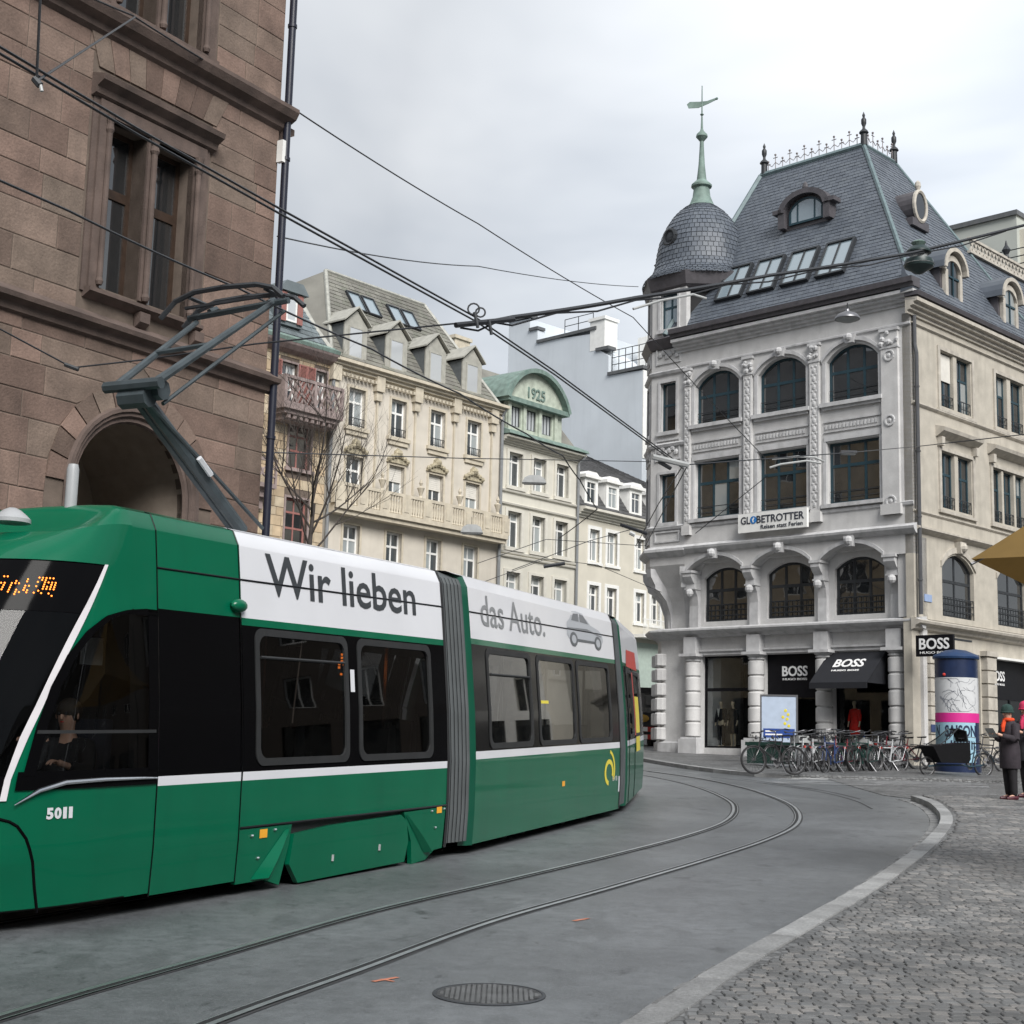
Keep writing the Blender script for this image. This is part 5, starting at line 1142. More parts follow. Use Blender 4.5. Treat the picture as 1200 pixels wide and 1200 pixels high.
# cresting and finials
m_crest = M('cresting_iron', (.16, .14, .14), .6, .2, bump=0)
b = MB()
def crest(p, q):
    p, q = Vector(p), Vector(q); L = (q-p).length; n = int(L/.32)
    for i in range(n+1):
        a = p.lerp(q, i/n); h = .62 if i % 2 else .4
        b.tube([a, a+Vector((0, 0, h))], .018, 4); b.ball(a+Vector((0, 0, h)), .05, 5); d = (q-p).normalized()
        b.tube([a+d*-.1+Vector((0, 0, h-.12)), a+d*.1+Vector((0, 0, h-.12))], .018, 4)
        if i < n:
            c = p.lerp(q, (i+1)/n); m_ = (a+c)/2; b.tube([a+Vector((0, 0, .3)), m_+Vector((0, 0, .16)), c+Vector((0, 0, .3))], .016, 4)
crest((-8.5, 4.1, 25.1), (-4.4, 4.1, 25.1)); crest((-4.1, 4.4, 25.1), (-4.1, 6.2, 25.1)); b.build('roof_cresting', m_crest, K)
for p in ((-8.7, 4.1), (-4.1, 4.1), (-4.1, 6.35)):
    b = MB(); b.lathe([(.13, 25.0), (.12, 25.45), (.19, 25.5), (.16, 25.57), (.06, 25.67), (.05, 25.75), (.10, 25.88), (.10, 26.05), (.04, 26.14), (.06, 26.22), (.0, 26.38)], 10, p); b.build('finial', m_iron, K, smooth=True)
# ---------------- turret
TX, TY = -10.28, 2.0; o8 = dict(n=8, c=(TX, TY), ph=pi/8)
cr = 1/cos(pi/8)
def oct_(b, prof): b.lathe([(r*cr, z) for r, z in prof], 8, (TX, TY), ph=pi/8)
def facet_frame(k): return -pi/2 - k*pi/4
b = MB(); oct_(b, [(1.5, .5), (1.5, 6.0)]); b.build('turret_base', m_lime, K)
for k in range(4):                                       # banded blocks at the base edges
    for q in range(6):
        a = -pi/2-pi/8-(k-.5)*pi/4-pi/8; z0 = 2.2+q*.55; b = MB(); b.lathe([(.20, z0), (.24, z0+.03), (.24, z0+.42), (.2, z0+.46)], 8, (TX+1.5*cr*cos(a), TY+1.5*cr*sin(a))); b.build('rusticated_block', m_lime, K)
b = MB(); oct_(b, [(1.62, .5), (1.62, 2.1), (1.52, 2.15)]); b.build('turret_plinth', m_lime_trim, K)
b = MB(); oct_(b, [(1.5, 5.9), (1.6, 5.98), (1.9, 6.12), (1.98, 6.2), (1.98, 6.26), (1.5, 6.36)]); b.build('turret_cornice', m_lime_trim, K)
b = MB(); oct_(b, [(1.25, 6.3), (1.22, 6.9), (1.3, 7.4), (1.5, 7.9), (1.8, 8.35), (2.0, 8.7), (2.0, 9.05)]); b.build('turret_corbel', m_lime, K)
for k in range(5):
    a = -pi/2+pi/8-k*pi/4; dx, dy = cos(a), sin(a); b = MB(); pf = [(1.30, 6.3), (1.34, 6.9), (1.52, 7.4), (1.82, 7.75), (2.0, 7.85), (2.02, 8.0), (2.2, 8.3), (2.22, 8.6), (1.9, 8.6), (1.5, 8.0), (1.2, 7.4), (1.15, 6.3)]
    w = .17; vs = [(TX+dx*r-dy*w*s_, TY+dy*r+dx*w*s_, z) for s_ in (-1, 1) for r, z in pf]; n = len(pf)
    b.add(vs, [tuple(range(n)), tuple(range(n, 2*n))] + [(i, (i+1) % n, n+(i+1) % n, n+i) for i in range(n)]); b.build('console', m_lime_trim, K)
b = MB(); oct_(b, [(2.0, 9.0), (2.1, 9.06), (2.24, 9.2), (2.24, 9.3), (2.04, 9.42), (2.0, 9.42)]); b.build('turret_string', m_lime_trim, K)
for z in (10.05, 13.25, 16.1): 
    b = MB(); oct_(b, [(1.98, z-.05), (2.08, z), (2.12, z+.1), (1.98, z+.2)]); b.build('turret_string', m_lime_trim, K)
# facets with windows: k=0 flush front, 1 left, 2 far left, 7 right
for k in (0, 1, 2, 3):
    a = facet_frame(k); cx_, cy_ = TX+2.0*cos(a), TY+2.0*sin(a); hw = 2.0*math.tan(pi/8)
    ops = [(-.38, .38, 10.32, 12.2), (-.38, .38, 13.85, 15.78), (-.42, .42, 17.9, 19.35)]
    wl = wall('turret_wall', m_lime, K, -hw, hw, 9.3, 19.75, [opening(p, q, lo, hi) for p, q, lo, hi in ops], 0, .25)
    kids = [wl]
    for p, q, lo, hi in ops:
        w = window(K, p, q, lo, hi, 0, .16, [.5] if lo > 17 else [], [.55] if lo < 17 else [.62], m_teal, m_glass if lo < 17 else m_glass_sky, .07, .07); kids.append(w)
        b = MB(); b.box(p-.1, p, -.05, .05, lo, hi+.1); b.box(q, q+.1, -.05, .05, lo, hi+.1); b.box(p, q, -.05, .05, hi, hi+.1); b.box(p-.15, q+.15, -.1, .05, lo-.14, lo); kids.append(b.build('window_surround', m_lime_trim, K))
    for z in (9.45, 12.6, 16.4):
        b = MB(); ring(b, -.6, .6, z+.12, z+.55 if z < 10 else z+.95, 0, .06, -.05, 0); 
        if z > 10:
            for q in range(6): b.ball((-.4+.16*q, -.03, z+.5+.1*sin(q*2.1)), .12, 6, 1, .5, 1)
        kids.append(b.build('carved_panel', m_lime_trim, K))
    for o in kids: o.location = (cx_, cy_, 0); o.rotation_euler.z = a+pi/2
b = MB(); oct_(b, [(1.9, 9.3), (1.9, 19.7)]); 
b = MB(); oct_(b, [(1.7, 9.3), (1.7, 19.7)]); b.build('turret_core', m_dark, K)
b = MB(); oct_(b, [(2.0, 17.1), (2.08, 17.15), (2.2, 17.4), (2.25, 17.5), (2.0, 17.65)]); b.build('turret_cornice', m_wine, K)
b = MB(); oct_(b, [(1.98, 19.45), (2.1, 19.55), (2.18, 19.85), (2.24, 20.05), (2.0, 20.12)]); b.build('turret_cornice', m_wine, K)
prof = [(2.28, 20.0), (2.24, 20.12), (1.95, 20.4), (1.80, 20.8), (1.74, 21.3), (1.64, 21.8), (1.46, 22.3), (1.19, 22.78), (.90, 23.12), (.64, 23.34), (.42, 23.48)]
b = MB(); b.lathe([(r-.06, z) for r, z in prof], 32, (TX, TY)); b.build('dome', m_slate, K)
b = MB(); rsl = random.Random(6)                         # slates laid on the dome in rings
def dome_pt(s_, a):
    i = min(int(s_*(len(prof)-1)), len(prof)-2); t = s_*(len(prof)-1)-i; r = prof[i][0]*(1-t)+prof[i+1][0]*t; z = prof[i][1]*(1-t)+prof[i+1][1]*t
    aa = (a-pi/8) % (pi/4) - pi/8; rr = r*cr*cos(pi/8)/cos(aa); rr = rr*.25+r*1.02*.75; return Vector((TX+rr*cos(a), TY+rr*sin(a), z))
NR = 24
for i in range(NR):
    s0, s1 = i/NR, min(1, (i+1.15)/NR); nc = max(10, int(2*pi*prof[min(int(s0*10), 9)][0]/.21))
    for j in range(nc):
        a0, a1 = 2*pi*(j+.5*(i % 2))/nc+.006, 2*pi*(j+1+.5*(i % 2))/nc-.006; p, q, r_, t_ = dome_pt(s0, a0), dome_pt(s0, a1), dome_pt(s1, a1), dome_pt(s1, a0)
        n_ = (q-p).cross(t_-p).normalized(); n_ = n_ if n_.dot(p-Vector((TX, TY, p.z-.3))) > 0 else -n_; h = .022*rsl.uniform(.7, 1.3)
        b.add([p, q, p+n_*h, q+n_*h, r_, t_], [(0,1,3,2), (2,3,4,5)])
o = b.build('dome_slates', m_slate, K); o['kind'] = 'stuff'
a = -pi/2-.15; b = MB(); c = Vector((TX+1.70*cos(a), TY+1.70*sin(a), 21.75)); b.torus((0, 0, 0), .3, .09, 'y', 16, 6); b.ball((0, 0, 0), .24, 10, 1, .3, 1); o = b.build('round_dormer', m_iron, K); o.location = c; o.rotation_euler = (0, 0, a+pi/2)
for k in (2, 3):
    a = -pi/2-k*pi/4; b = MB(); b.lathe([(.25, 20.2), (.25, 21.3), (.33, 21.4), (.12, 21.6)], 8, (TX+2.0*cos(a), TY+2.0*sin(a))); b.build('dome_pinnacle', m_wine, K)
b = MB(); b.lathe([(.72, 23.25), (.5, 23.5), (.36, 23.85), (.32, 24.2), (.42, 24.26), (.42, 24.34), (.2, 24.55), (.13, 25.2), (.09, 25.9), (.08, 26.2), (.24, 26.4), (.22, 26.5), (.08, 26.65), (.05, 26.75), (.03, 27.3), (.08, 27.36), (.03, 27.42), (.02, 28.6)], 12, (TX, TY)); sp = b.build('spire', m_copper, K, smooth=True)
b = MB(); b.prism([(-.55, 27.68), (-.15, 27.66), (.25, 27.8), (.6, 27.95), (.56, 28.02), (.2, 27.92), (-.1, 27.92), (-.5, 27.95), (-.62, 27.85)], -.015, .015); b.ball((.6, 0, 27.99), .06, 6); o = b.build('weather_vane', m_copper, K, loc=(TX, TY, 0)); o.rotation_euler = (0, 0, .5)
# rest of the block closing the volume
b = MB(); b.box(-9.5, -9.2, .6, 16, .5, 17); b.box(-9.4, -.4, 15.7, 16, .5, 21); b.box(-9.0, -.6, 4.0, 15.6, 5.6, 5.8); b.box(-9, -.6, .9, 25, 16.9, 17.1); b.build('rear_wall', m_lime, K)
# modern block behind the roof on the right
qp = at_y(1191, 252, 72); Q_ = thing('modern_block', 'plain grey green flat roofed block showing above the right hand roof', 'building', (qp.x, qp.y, 0), atan2(-.7009, .7133)); QZ = qp.z
b = MB(); b.box(-16, 0, 0, 12, 1.5, QZ); b.build('wall', M('grey_green_render', (.40, .42, .39), .8, .05, .5, .05), Q_)
b = MB(); b.box(-16.1, .1, -.15, 12, QZ, QZ+.25); b.box(-16.1, 5, -.6, -.0, QZ-3.4, QZ-3.2); b.build('coping', m_cop, Q_)
b = MB()
for z in (QZ-2.8, QZ-2.4, QZ-2.0): b.tube([(-15, -.55, z), (1, -.55, z)], .03, 5)
b.build('railing', m_iron, Q_)
b = MB(); b.box(0, 8, .3, 12, 1.5, QZ-.7); b.build('side_wing', m_pale, Q_)
# ------------------------------------------------------------------ the tram
m_green = M('tram_green_paint', (0.0006, 0.102, 0.050), 0.3, 0.05, 1.5, 0.0, coat=0.4, spec=0.12, streak=0.22, tint=(0.004, 0.055, 0.032))
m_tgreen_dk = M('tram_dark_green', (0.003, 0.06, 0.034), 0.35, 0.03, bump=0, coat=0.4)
m_twhite = M('tram_white_film', (0.60, 0.61, 0.64), 0.32, 0.03, 1.0, 0.0, coat=0.3)
m_tblack = M('tram_black_panel', (0.003, 0.003, 0.0035), 0.10, 0.0, bump=0, spec=0.06)
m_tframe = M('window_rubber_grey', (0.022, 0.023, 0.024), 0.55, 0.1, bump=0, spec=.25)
m_tsilver = M('silver_trim', (0.62, 0.60, 0.62), 0.25, 0.05, bump=0, coat=0.4)
m_chrome = M('chrome_trim', (0.7, 0.7, 0.7), 0.12, 0.05, 3, 0.05, metal=1.0)
m_bell = M('bellows_rubber', (0.062, 0.07, 0.073), 0.65, 0.12, 3, 0.05)
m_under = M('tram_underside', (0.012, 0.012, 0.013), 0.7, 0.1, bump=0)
m_tglass = CLEAR('tram_window_glass', (0.11, 0.115, 0.12), 1.2)
m_tglass_dk = CLEAR('tram_cab_glass', (0.55, 0.57, 0.57), 0.9)
m_text = M('charcoal_letters', (0.035, 0.04, 0.045), 0.4, 0, bump=0)
m_textf = M('sky_veiled_letters', (0.20, 0.21, 0.22), 0.4, 0, bump=0)  # paled: the sky's reflection on the print is put into the letter colour
m_amber = EMIT('amber_display_dots', (1.0, 0.22, 0.03), 1.6)
m_seat = M('grey_seat_shell', (0.30, 0.31, 0.31), 0.6, 0.1, bump=0)
m_orange_mk = M('orange_marker', (0.75, 0.35, 0.03), 0.4, 0, bump=0)
m_panto = M('pantograph_grey_blue', (0.045, 0.058, 0.065), 0.45, 0.15, 6, 0.05)
PROF = [(0.0, .03), (.1, .02), (.5, 0), (1.05, 0), (1.6, .03), (2.35, .10), (2.75, .14), (3.05, .175), (3.18, .24), (3.22, .36), (3.235, .6), (3.24, 1.05)]
def prof(h):
    for (a, b_), (c, d) in zip(PROF[:-1], PROF[1:]):
        if h <= c: return b_+(d-b_)*max(0, (h-a))/(c-a)
    return PROF[-1][1]
TW = 2.1
LN = [(0, 1.6), (.15, 1.72), (.5, 1.95), (.9, 2.0), (1.1, 1.95), (2.0, 1.48), (2.7, 1.02), (3.0, .72), (3.15, .45), (3.27, .2), (3.4, .05)]
def ln(h):
    for (a, b_), (c, d) in zip(LN[:-1], LN[1:]):
        if h <= c: return b_+(d-b_)*(h-a)/(c-a)
    return .05
class Car:
    def __init__(s, px, Y, ang, nose=None):
        s.o = at_y(px, 876, Y); a = radians(ang); s.d = Vector((sin(a), cos(a), 0)); s.n = Vector((-cos(a), sin(a), 0)); s.nose = nose
    def raw(s, q, w, h):
        p = s.o + s.d*q + s.n*w; c = s.o + s.d*q; p.z = gz(0, c.y) + h; return p
    def P(s, q, h, off=0.0, far=False):
        w0 = prof(h)-off; L = ln(h)+off
        if s.nose is not None and q < s.nose and h > 2.72: x_ = max(0.0, min(1, min(s.nose-q, pi-(s.nose-q))/1.1)); h -= .5*x_*x_*(3-2*x_)*(h-2.72)**2/.52
        if s.nose is not None and q < s.nose:
            t = s.nose-q; e_ = 2/2.6; c = cos(t); w = TW/2-(TW/2-w0)*math.copysign(abs(c)**e_, c); return s.raw(s.nose-L*abs(sin(t))**e_, w, h)
        return s.raw(q, TW-w0 if far else w0, h)
    def hit(s, px, py, w):
        d = ray(px, py); o = Vector((0, 0, CAMZ)); t = (s.o + s.n*w - o).dot(s.n)/d.dot(s.n); p = o+d*t; q = (p-s.o).dot(s.d); return q, p.z-gz(0, (s.o+s.d*q).y)
TR = thing('tram', 'long green and white articulated tram with raised pantograph rounding the bend', 'tram', (-2.2, 14.0, gz(0, 14.0)))
TO = Vector(TR.location)
c1, c2, c3 = Car(515, 16.44, 24.6, nose=-5.2), Car(555, 17.1, 18.2), Car(735, 24.6, 8.0)
def lev(h0, h1):
    n = max(1, int((h1-h0)/.14)); return sorted(set([h0+(h1-h0)*i/n for i in range(n+1)] + [h for h, _ in PROF if h0 < h < h1]))
def patch(name, car, q0, q1, h0, h1, mat, par=TR, off=0.0, nq=1, far=False, hs=None, label=None, smooth=True):
    f0 = q0 if callable(q0) else (lambda h: q0); f1 = q1 if callable(q1) else (lambda h: q1); b = MB(); H_ = hs or lev(h0, h1)
    for h in H_: b.v += [car.P(f0(h)+(f1(h)-f0(h))*i/nq, h, off, far)-TO for i in range(nq+1)]
    for j in range(len(H_)-1):
        for i in range(nq): k = j*(nq+1)+i; b.f.append([k, k+1, k+nq+2, k+nq+1]); b.m.append(0)
    return b.build(name, mat, par, smooth=smooth, label=label)
def rrect(s0, s1, h0, h1, r, n=5):
    pts = []
    for cx_, cy_, a0 in ((s1-r, h0+r, -pi/2), (s1-r, h1-r, 0), (s0+r, h1-r, pi/2), (s0+r, h0+r, pi)):
        pts += [(cx_+r*cos(a0+pi/2*i/n), cy_+r*sin(a0+pi/2*i/n)) for i in range(n+1)]
    return pts
def dens(pts, m):
    o = []
    for (a, b_), (c, d) in zip(pts, pts[1:]+pts[:1]):
        k = max(1, int(sqrt((a-c)**2+(b_-d)**2)/m)); o += [(a+(c-a)*i/k, b_+(d-b_)*i/k) for i in range(k)]
    return o
def rring(name, car, s0, s1, h0, h1, r, wd, off, mat, par=TR, thick=.02):
    A_ = dens(rrect(s0, s1, h0, h1, r), .2); cx_, cy_ = (s0+s1)/2, (h0+h1)/2
    B_ = []
    for x, y in A_:
        kx_, ky_ = (s1-s0-2*wd)/(s1-s0), (h1-h0-2*wd)/(h1-h0); B_.append((cx_+(x-cx_)*kx_, cy_+(y-cy_)*ky_))
    n = len(A_); b = MB()
    for pts, of in ((A_, off), (B_, off), (A_, off-thick), (B_, off-thick)): b.v += [car.P(x, y, of)-TO for x, y in pts]
    for i in range(n):
        j = (i+1) % n
        for u, v in ((0, n), (0, 2*n), (n, 3*n)): b.f.append([u+i, u+j, v+j, v+i]); b.m.append(0)
    return b.build(name, mat, par)
def flat(name, car, pts, off, mat, par=TR, m=.3, thick=0.0, label=None):
    """flat shape following the car side: pts in (s, h)"""
    pts = dens(pts, m); tr = tessellate_polygon([[Vector((x, y, 0)) for x, y in pts]]); b = MB(); n = len(pts)
    b.v += [car.P(x, y, off)-TO for x, y in pts]
    for t in tr: b.f.append(list(t)); b.m.append(0)
    if thick:
        b.v += [car.P(x, y, off-thick)-TO for x, y in pts]
        for i in range(n): b.f.append([i, (i+1) % n, n+(i+1) % n, n+i]); b.m.append(0)
    return b.build(name, mat, par, label=label)
def line(name, car, pts, r, off, mat, par=TR):
    b = MB(); b.tube([car.P(x, y, off)-TO for x, y in pts], r, 5); return b.build(name, mat, par)
def seam_v(car, s, h0, h1): return line('panel_seam', car, [(s, h) for h in lev(h0, h1)], .007, .001, m_tblack)
def roof(car, s0, s1, mat, n=1):
    b = MB(); cs = [(w, h) for h, w in [(h, w) for h, w in PROF if h >= 3.18]]; cs = cs + [(TW-w, h) for w, h in cs[::-1]]
    for i in range(n+1): b.v += [car.raw(s0+(s1-s0)*i/n, w, h)-TO for w, h in cs]
    k = len(cs)
    for i in range(n):
        for j in range(k-1): b.f.append([i*k+j, i*k+j+1, (i+1)*k+j+1, (i+1)*k+j]); b.m.append(0)
    return b.build('roof', mat, TR, smooth=True)
def car_box(name, car, s0, s1, w0, w1, h0, h1, mat, par=TR):
    b = MB(); b.box(s0, s1, w0, w1, h0, h1); b.xf = lambda p: car.raw(p.x, p.y, p.z)-TO; return b.build(name, mat, par)
# -- first car: cab nose
def lerp_tab(T, h):
    if h <= T[0][0]: return T[0][1]
    for (a, b_), (c, d) in zip(T[:-1], T[1:]):
        if h <= c: return b_+(d-b_)*(h-a)/(c-a)
    return T[-1][1]
tA = lambda h: c1.nose - lerp_tab(((.93, .562), (1.07, .559), (1.34, .528), (1.74, .455), (2.13, .355), (2.73, .194)), h)   # rear edge of the silver windscreen pillar
tB = lambda h: c1.nose - lerp_tab(((.93, .596), (1.07, .592), (1.40, .566), (1.77, .494), (2.19, .395), (2.71, .230)), h)
tS = lambda h: c1.nose - .0
FAR = c1.nose - pi
def cwl(h): return c1.nose-lerp_tab(((1.0, .489), (1.13, .489), (1.46, .481), (1.74, .45), (1.98, .385), (2.166, .29), (2.297, .165), (2.36, .026), (2.385, -.12)), h)
HS_ = [1.10+.04*i for i in range(25)]+[2.1+.02*i for i in range(1, 15)]
patch('cab_side', c1, tA, tS, 1.05, 1.10, m_green, nq=8); patch('cab_side', c1, tA, lambda h: min(cwl(h)+.01, c1.nose), 1.10, 2.38, m_green, nq=8, hs=HS_); patch('cab_side', c1, tA, tS, 2.38, 2.7, m_green, nq=8)
patch('windscreen_pillar', c1, tB, tA, .93, 2.70, m_tsilver, nq=2, off=.012)
patch('windscreen_pillar', c1, lambda h: FAR-(tA(h)-c1.nose), lambda h: FAR-(tB(h)-c1.nose), .93, 2.70, m_tsilver, nq=2, off=.012)
ws = patch('windscreen', c1, lambda h: FAR-(tB(h)-c1.nose), tB, 1.02, 2.62, CLEAR('windscreen_glass', (.45, .47, .48), .5), nq=36)
patch('windscreen_frame', c1, lambda h: FAR-(tB(h)-c1.nose), tB, 2.30, 2.69, m_tblack, nq=36, off=.003)
patch('windscreen_frame', c1, lambda h: FAR-(tB(h)-c1.nose), tB, .93, 1.10, m_tblack, nq=36, off=.003)
patch('cab_front', c1, FAR, c1.nose, .16, .93, m_green, nq=40)
patch('cab_front', c1, tA, c1.nose, .93, 1.05, m_green, nq=8)
patch('cab_roof_front', c1, FAR, c1.nose, 2.70, 3.05, m_green, nq=40)
patch('cab_roof_front', c1, FAR, c1.nose, 3.05, 3.32, m_green, nq=40, hs=[3.05, 3.10, 3.14, 3.18, 3.2, 3.22, 3.235, 3.24])
patch('far_cab_side', c1, lambda h: FAR-.0, lambda h: FAR-(tA(h)-c1.nose), .93, 2.7, m_tblack, nq=8)
line('panel_seam', c1, [(c1.nose-.43, .13), (c1.nose-.427, .31), (c1.nose-.42, .49), (c1.nose-.435, .58), (c1.nose-.455, .66), (c1.nose-.50, .75), (c1.nose-.54, .785), (c1.nose-.6, .81), (c1.nose-.8, .83), (c1.nose-1.2, .85), (c1.nose-1.8, .86)], .012, .0, m_tblack)
patch('cab_lining', c1, FAR, c1.nose, .14, .96, m_under, off=-.05, nq=24); patch('cab_lining', c1, FAR, c1.nose, 2.66, 3.0, m_under, off=-.05, nq=24); patch('cab_lining', c1, -5.2, -4.95, .14, 3.0, m_under, off=-.05); patch('cab_lining', c1, lambda h: cwl(h)+.03, -5.2, 1.0, 2.6, m_under, off=-.05) if False else None
# side straight part of the cab: door post, 5011
def lower(car, s0, s1, h0, h1, mat, **k): return patch('skirt_panel', car, s0, s1, h0, h1, mat, nq=1, **k)
lower(c1, -5.2, -4.905, .15, 1.05, m_green); patch('cab_side', c1, -5.2, -4.905, 1.05, 1.10, m_green); patch('cab_side', c1, -5.2, -4.905, 2.37, 3.2, m_green); patch('cab_side', c1, -4.99, -4.905, 1.10, 2.37, m_green)
# cab side window with curved front edge
cw = patch('cab_window', c1, cwl, -4.98, 1.10, 2.38, m_tglass_dk, nq=12, off=.012, hs=HS_)
patch('cab_window_band', c1, cwl, -4.92, 2.33, 2.385, m_tblack, nq=12, off=.014, hs=[2.33, 2.345, 2.36, 2.37, 2.385]); patch('cab_window_band', c1, lambda h: c1.nose-.53, -4.92, 1.0, 1.13, m_tblack, nq=12, off=.014)
patch('cab_window_band', c1, lambda h: cwl(h)-.012, lambda h: cwl(h)+.05, 1.08, 2.38, m_tblack, nq=2, off=.016, hs=HS_); patch('cab_window_band', c1, -5.04, -4.92, 1.1, 2.385, m_tblack, off=.014)
patch('cab_window_band', c1, lambda h: cwl(h), -4.95, 1.40, 1.425, m_tframe, nq=10, off=.018)
b = MB(); pts = [c1.P(q, h, .02)-TO for q, h in ((-4.93, 1.045), (-5.1, 1.05), (c1.nose-.11, 1.055), (c1.nose-.29, 1.045), (c1.nose-.41, .995), (c1.nose-.52, .90))]; b.tube(pts, [.008, .012, .017, .02, .016, .004], 8); b.build('chrome_strip', m_chrome, TR, smooth=True)
# door leaf area, plain black glass
lower(c1, -4.905, -3.72, .13, .98, m_green); patch('stripe', c1, -4.90, -3.73, .98, 1.055, m_twhite); patch('door_glass', c1, -4.90, -3.76, 1.055, 2.40, m_tblack); patch('upper_panel', c1, -4.905, -3.72, 2.40, 3.2, m_green)
seam_v(c1, -4.905, .12, 3.2); seam_v(c1, -3.74, .12, 3.2)
# passenger part with two windows
win1 = [(-3.50, -1.95), (-1.70, -.17)]
def side(car, s0, s1, wins_, hb, stripe0, stripe1, hw0, hw1, hl, hwh, skirt=True):
    if skirt: lower(car, s0, s1, hb, stripe0, m_green)
    patch('stripe', car, s0, s1, stripe0, stripe1, m_twhite)
    xs_ = [s0] + [v for a in wins_ for v in a] + [s1]
    for i in range(0, len(xs_), 2): patch('window_pillar', car, xs_[i], xs_[i+1], hw0, hw1, m_tblack)
    patch('window_band', car, s0, s1, stripe1, hw0, m_tblack); patch('window_band', car, s0, s1, hw1, hl, m_tblack)
    patch('green_line', car, s0, s1, hl, hwh, m_green)
    for a, c in wins_:
        fr = rring('window', car, a-.03, c+.03, hw0-.03, hw1+.03, .11, .065, .012, m_tframe)
        g = patch('pane', car, a, c, hw0, hw1, m_tglass, fr, off=-.008)
side(c1, -3.72, .24, win1, .57, .98, 1.055, 1.13, 2.29, 2.335, 2.40)
patch('advert_panel', c1, -3.72, .24, 2.40, 3.2, m_twhite)
line('panel_seam', c1, [(-4.905, 2.735), (-3.7, 2.74), (.24, 2.775)], .009, .002, m_tblack)
b = MB(); b.ball((0, 0, 0), .10, 12, 1.1, .6, .6); o = b.build('marker_lamp', m_green, TR, smooth=True, loc=c1.P(-3.80, 2.50, .03)-TO, rot=(0, 0, radians(65)))
for _k, (_a, _b) in enumerate(((-3.0, .62), (-2.2, .6))): pass
line('window_vent_bar', c1, [(-3.45, 2.06), (-2.0, 2.06)], .014, .012, m_tframe)
patch('notice', c1, -1.88, -1.80, 1.78, 2.0, m_twhite, off=.006)
roof(c1, -5.2, -3.72, m_green); roof(c1, -3.72, .24, m_twhite)
# bogie fairings
flat('bogie_fairing', c1, [(-3.72, .56), (-2.9, .56), (-2.93, .38), (-3.03, .03), (-3.28, .10), (-3.72, .1)], .0, m_green, thick=.05)
def wedge(pts_c, name='fairing_flare'):
    b = MB(); n = len(pts_c); b.v += [c1.P(x, y, o_)-TO for x, y, o_ in pts_c]; b.f.append(list(range(n)))
    b.m.append(0); c_ = None; return b
def flare(A_, B_, Cc, w0, w1):
    """raised fold running from A_ down to B_"""
    b = MB(); N_ = 8
    for i in range(N_+1):
        t = i/N_; x = A_[0]+(B_[0]-A_[0])*t; y = A_[1]+(B_[1]-A_[1])*t; w = w0+(w1-w0)*t
        b.v += [c1.P(x-w, y, .004)-TO, c1.P(x, y, .05*sin(pi*min(1, t*1.1+.06)*.5)+.01)-TO, c1.P(x+w*.6, y-.0, .004)-TO]
    for i in range(N_):
        for k in range(2): b.f.append([i*3+k, i*3+k+1, i*3+k+4, i*3+k+3]); b.m.append(0)
    return b.build('fairing_flare', m_green, TR, smooth=True)
flare((-2.96, .52), (-3.30, .12), 0, .05, .20)
flat('bogie_cover', c1, [(-2.86, .47), (-2.2, .51), (-.83, .53), (-.70, .46), (-.63, .25), (-.68, .04), (-2.72, .02), (-2.90, .2)], .005, m_green, thick=.05)
flat('bogie_fairing', c1, [(-.76, .55), (.2, .56), (.17, .12), (-.02, .11), (-.2, .02), (-.5, .0), (-.56, .24)], .0, m_green, thick=.05)
flare((-.70, .52), (-.16, .10), 0, .03, .10)
for s_, h_ in ((-3.42, .47), (-.02, .50)): patch('orange_marker', c1, s_, s_+.12, h_, h_+.075, m_orange_mk, off=.004)
for s_, h_ in ((-2.15, .17), (-1.25, .2)): line('latch', c1, [(s_, h_), (s_, h_+.06)], .016, .01, m_steel)
for s_, h_ in ((-3.56, .5), (-3.2, .53), (-3.44, .3), (-.16, .53), (.13, .54), (-.05, .35)): line('latch', c1, [(s_, h_), (s_+.035, h_)], .010, .006, m_steel)
line('panel_seam', c1, [(-3.72, .575), (-2.9, .575), (.22, .575)], .012, -.002, m_tblack)
# lettering on the sides
def side_text(body, car, s0, s1, h0, h1, mat, off=.006, bold=.0, shear=0.0, name='lettering'):
    o = text(name, body, 1.0, mat, TR, (0, 0, 0), (0, 0, 0), 0.0, 'LEFT', bold=bold, shear=shear); vs = o.data.vertices
    x0, x1 = min(v.co.x for v in vs), max(v.co.x for v in vs); y0, y1 = min(v.co.y for v in vs), max(v.co.y for v in vs)
    for v in vs: v.co = car.P(s0+(v.co.x-x0)/(x1-x0)*(s1-s0), h0+(v.co.y-y0)/(y1-y0)*(h1-h0), off)-TO
    return o
side_text('Wir lieben', c1, -3.32, -.42, 2.63, 3.02, m_text, bold=.012)
for _i, (_c, _a) in enumerate((('5', 0), ('0', .062), ('1', .128), ('1', .172))): side_text(_c, c1, -5.56+_a*.62, -5.56+_a*.62+(.034 if _i < 2 else .018), .785, .868, m_twhite, bold=(.05 if _i < 2 else 0.0))
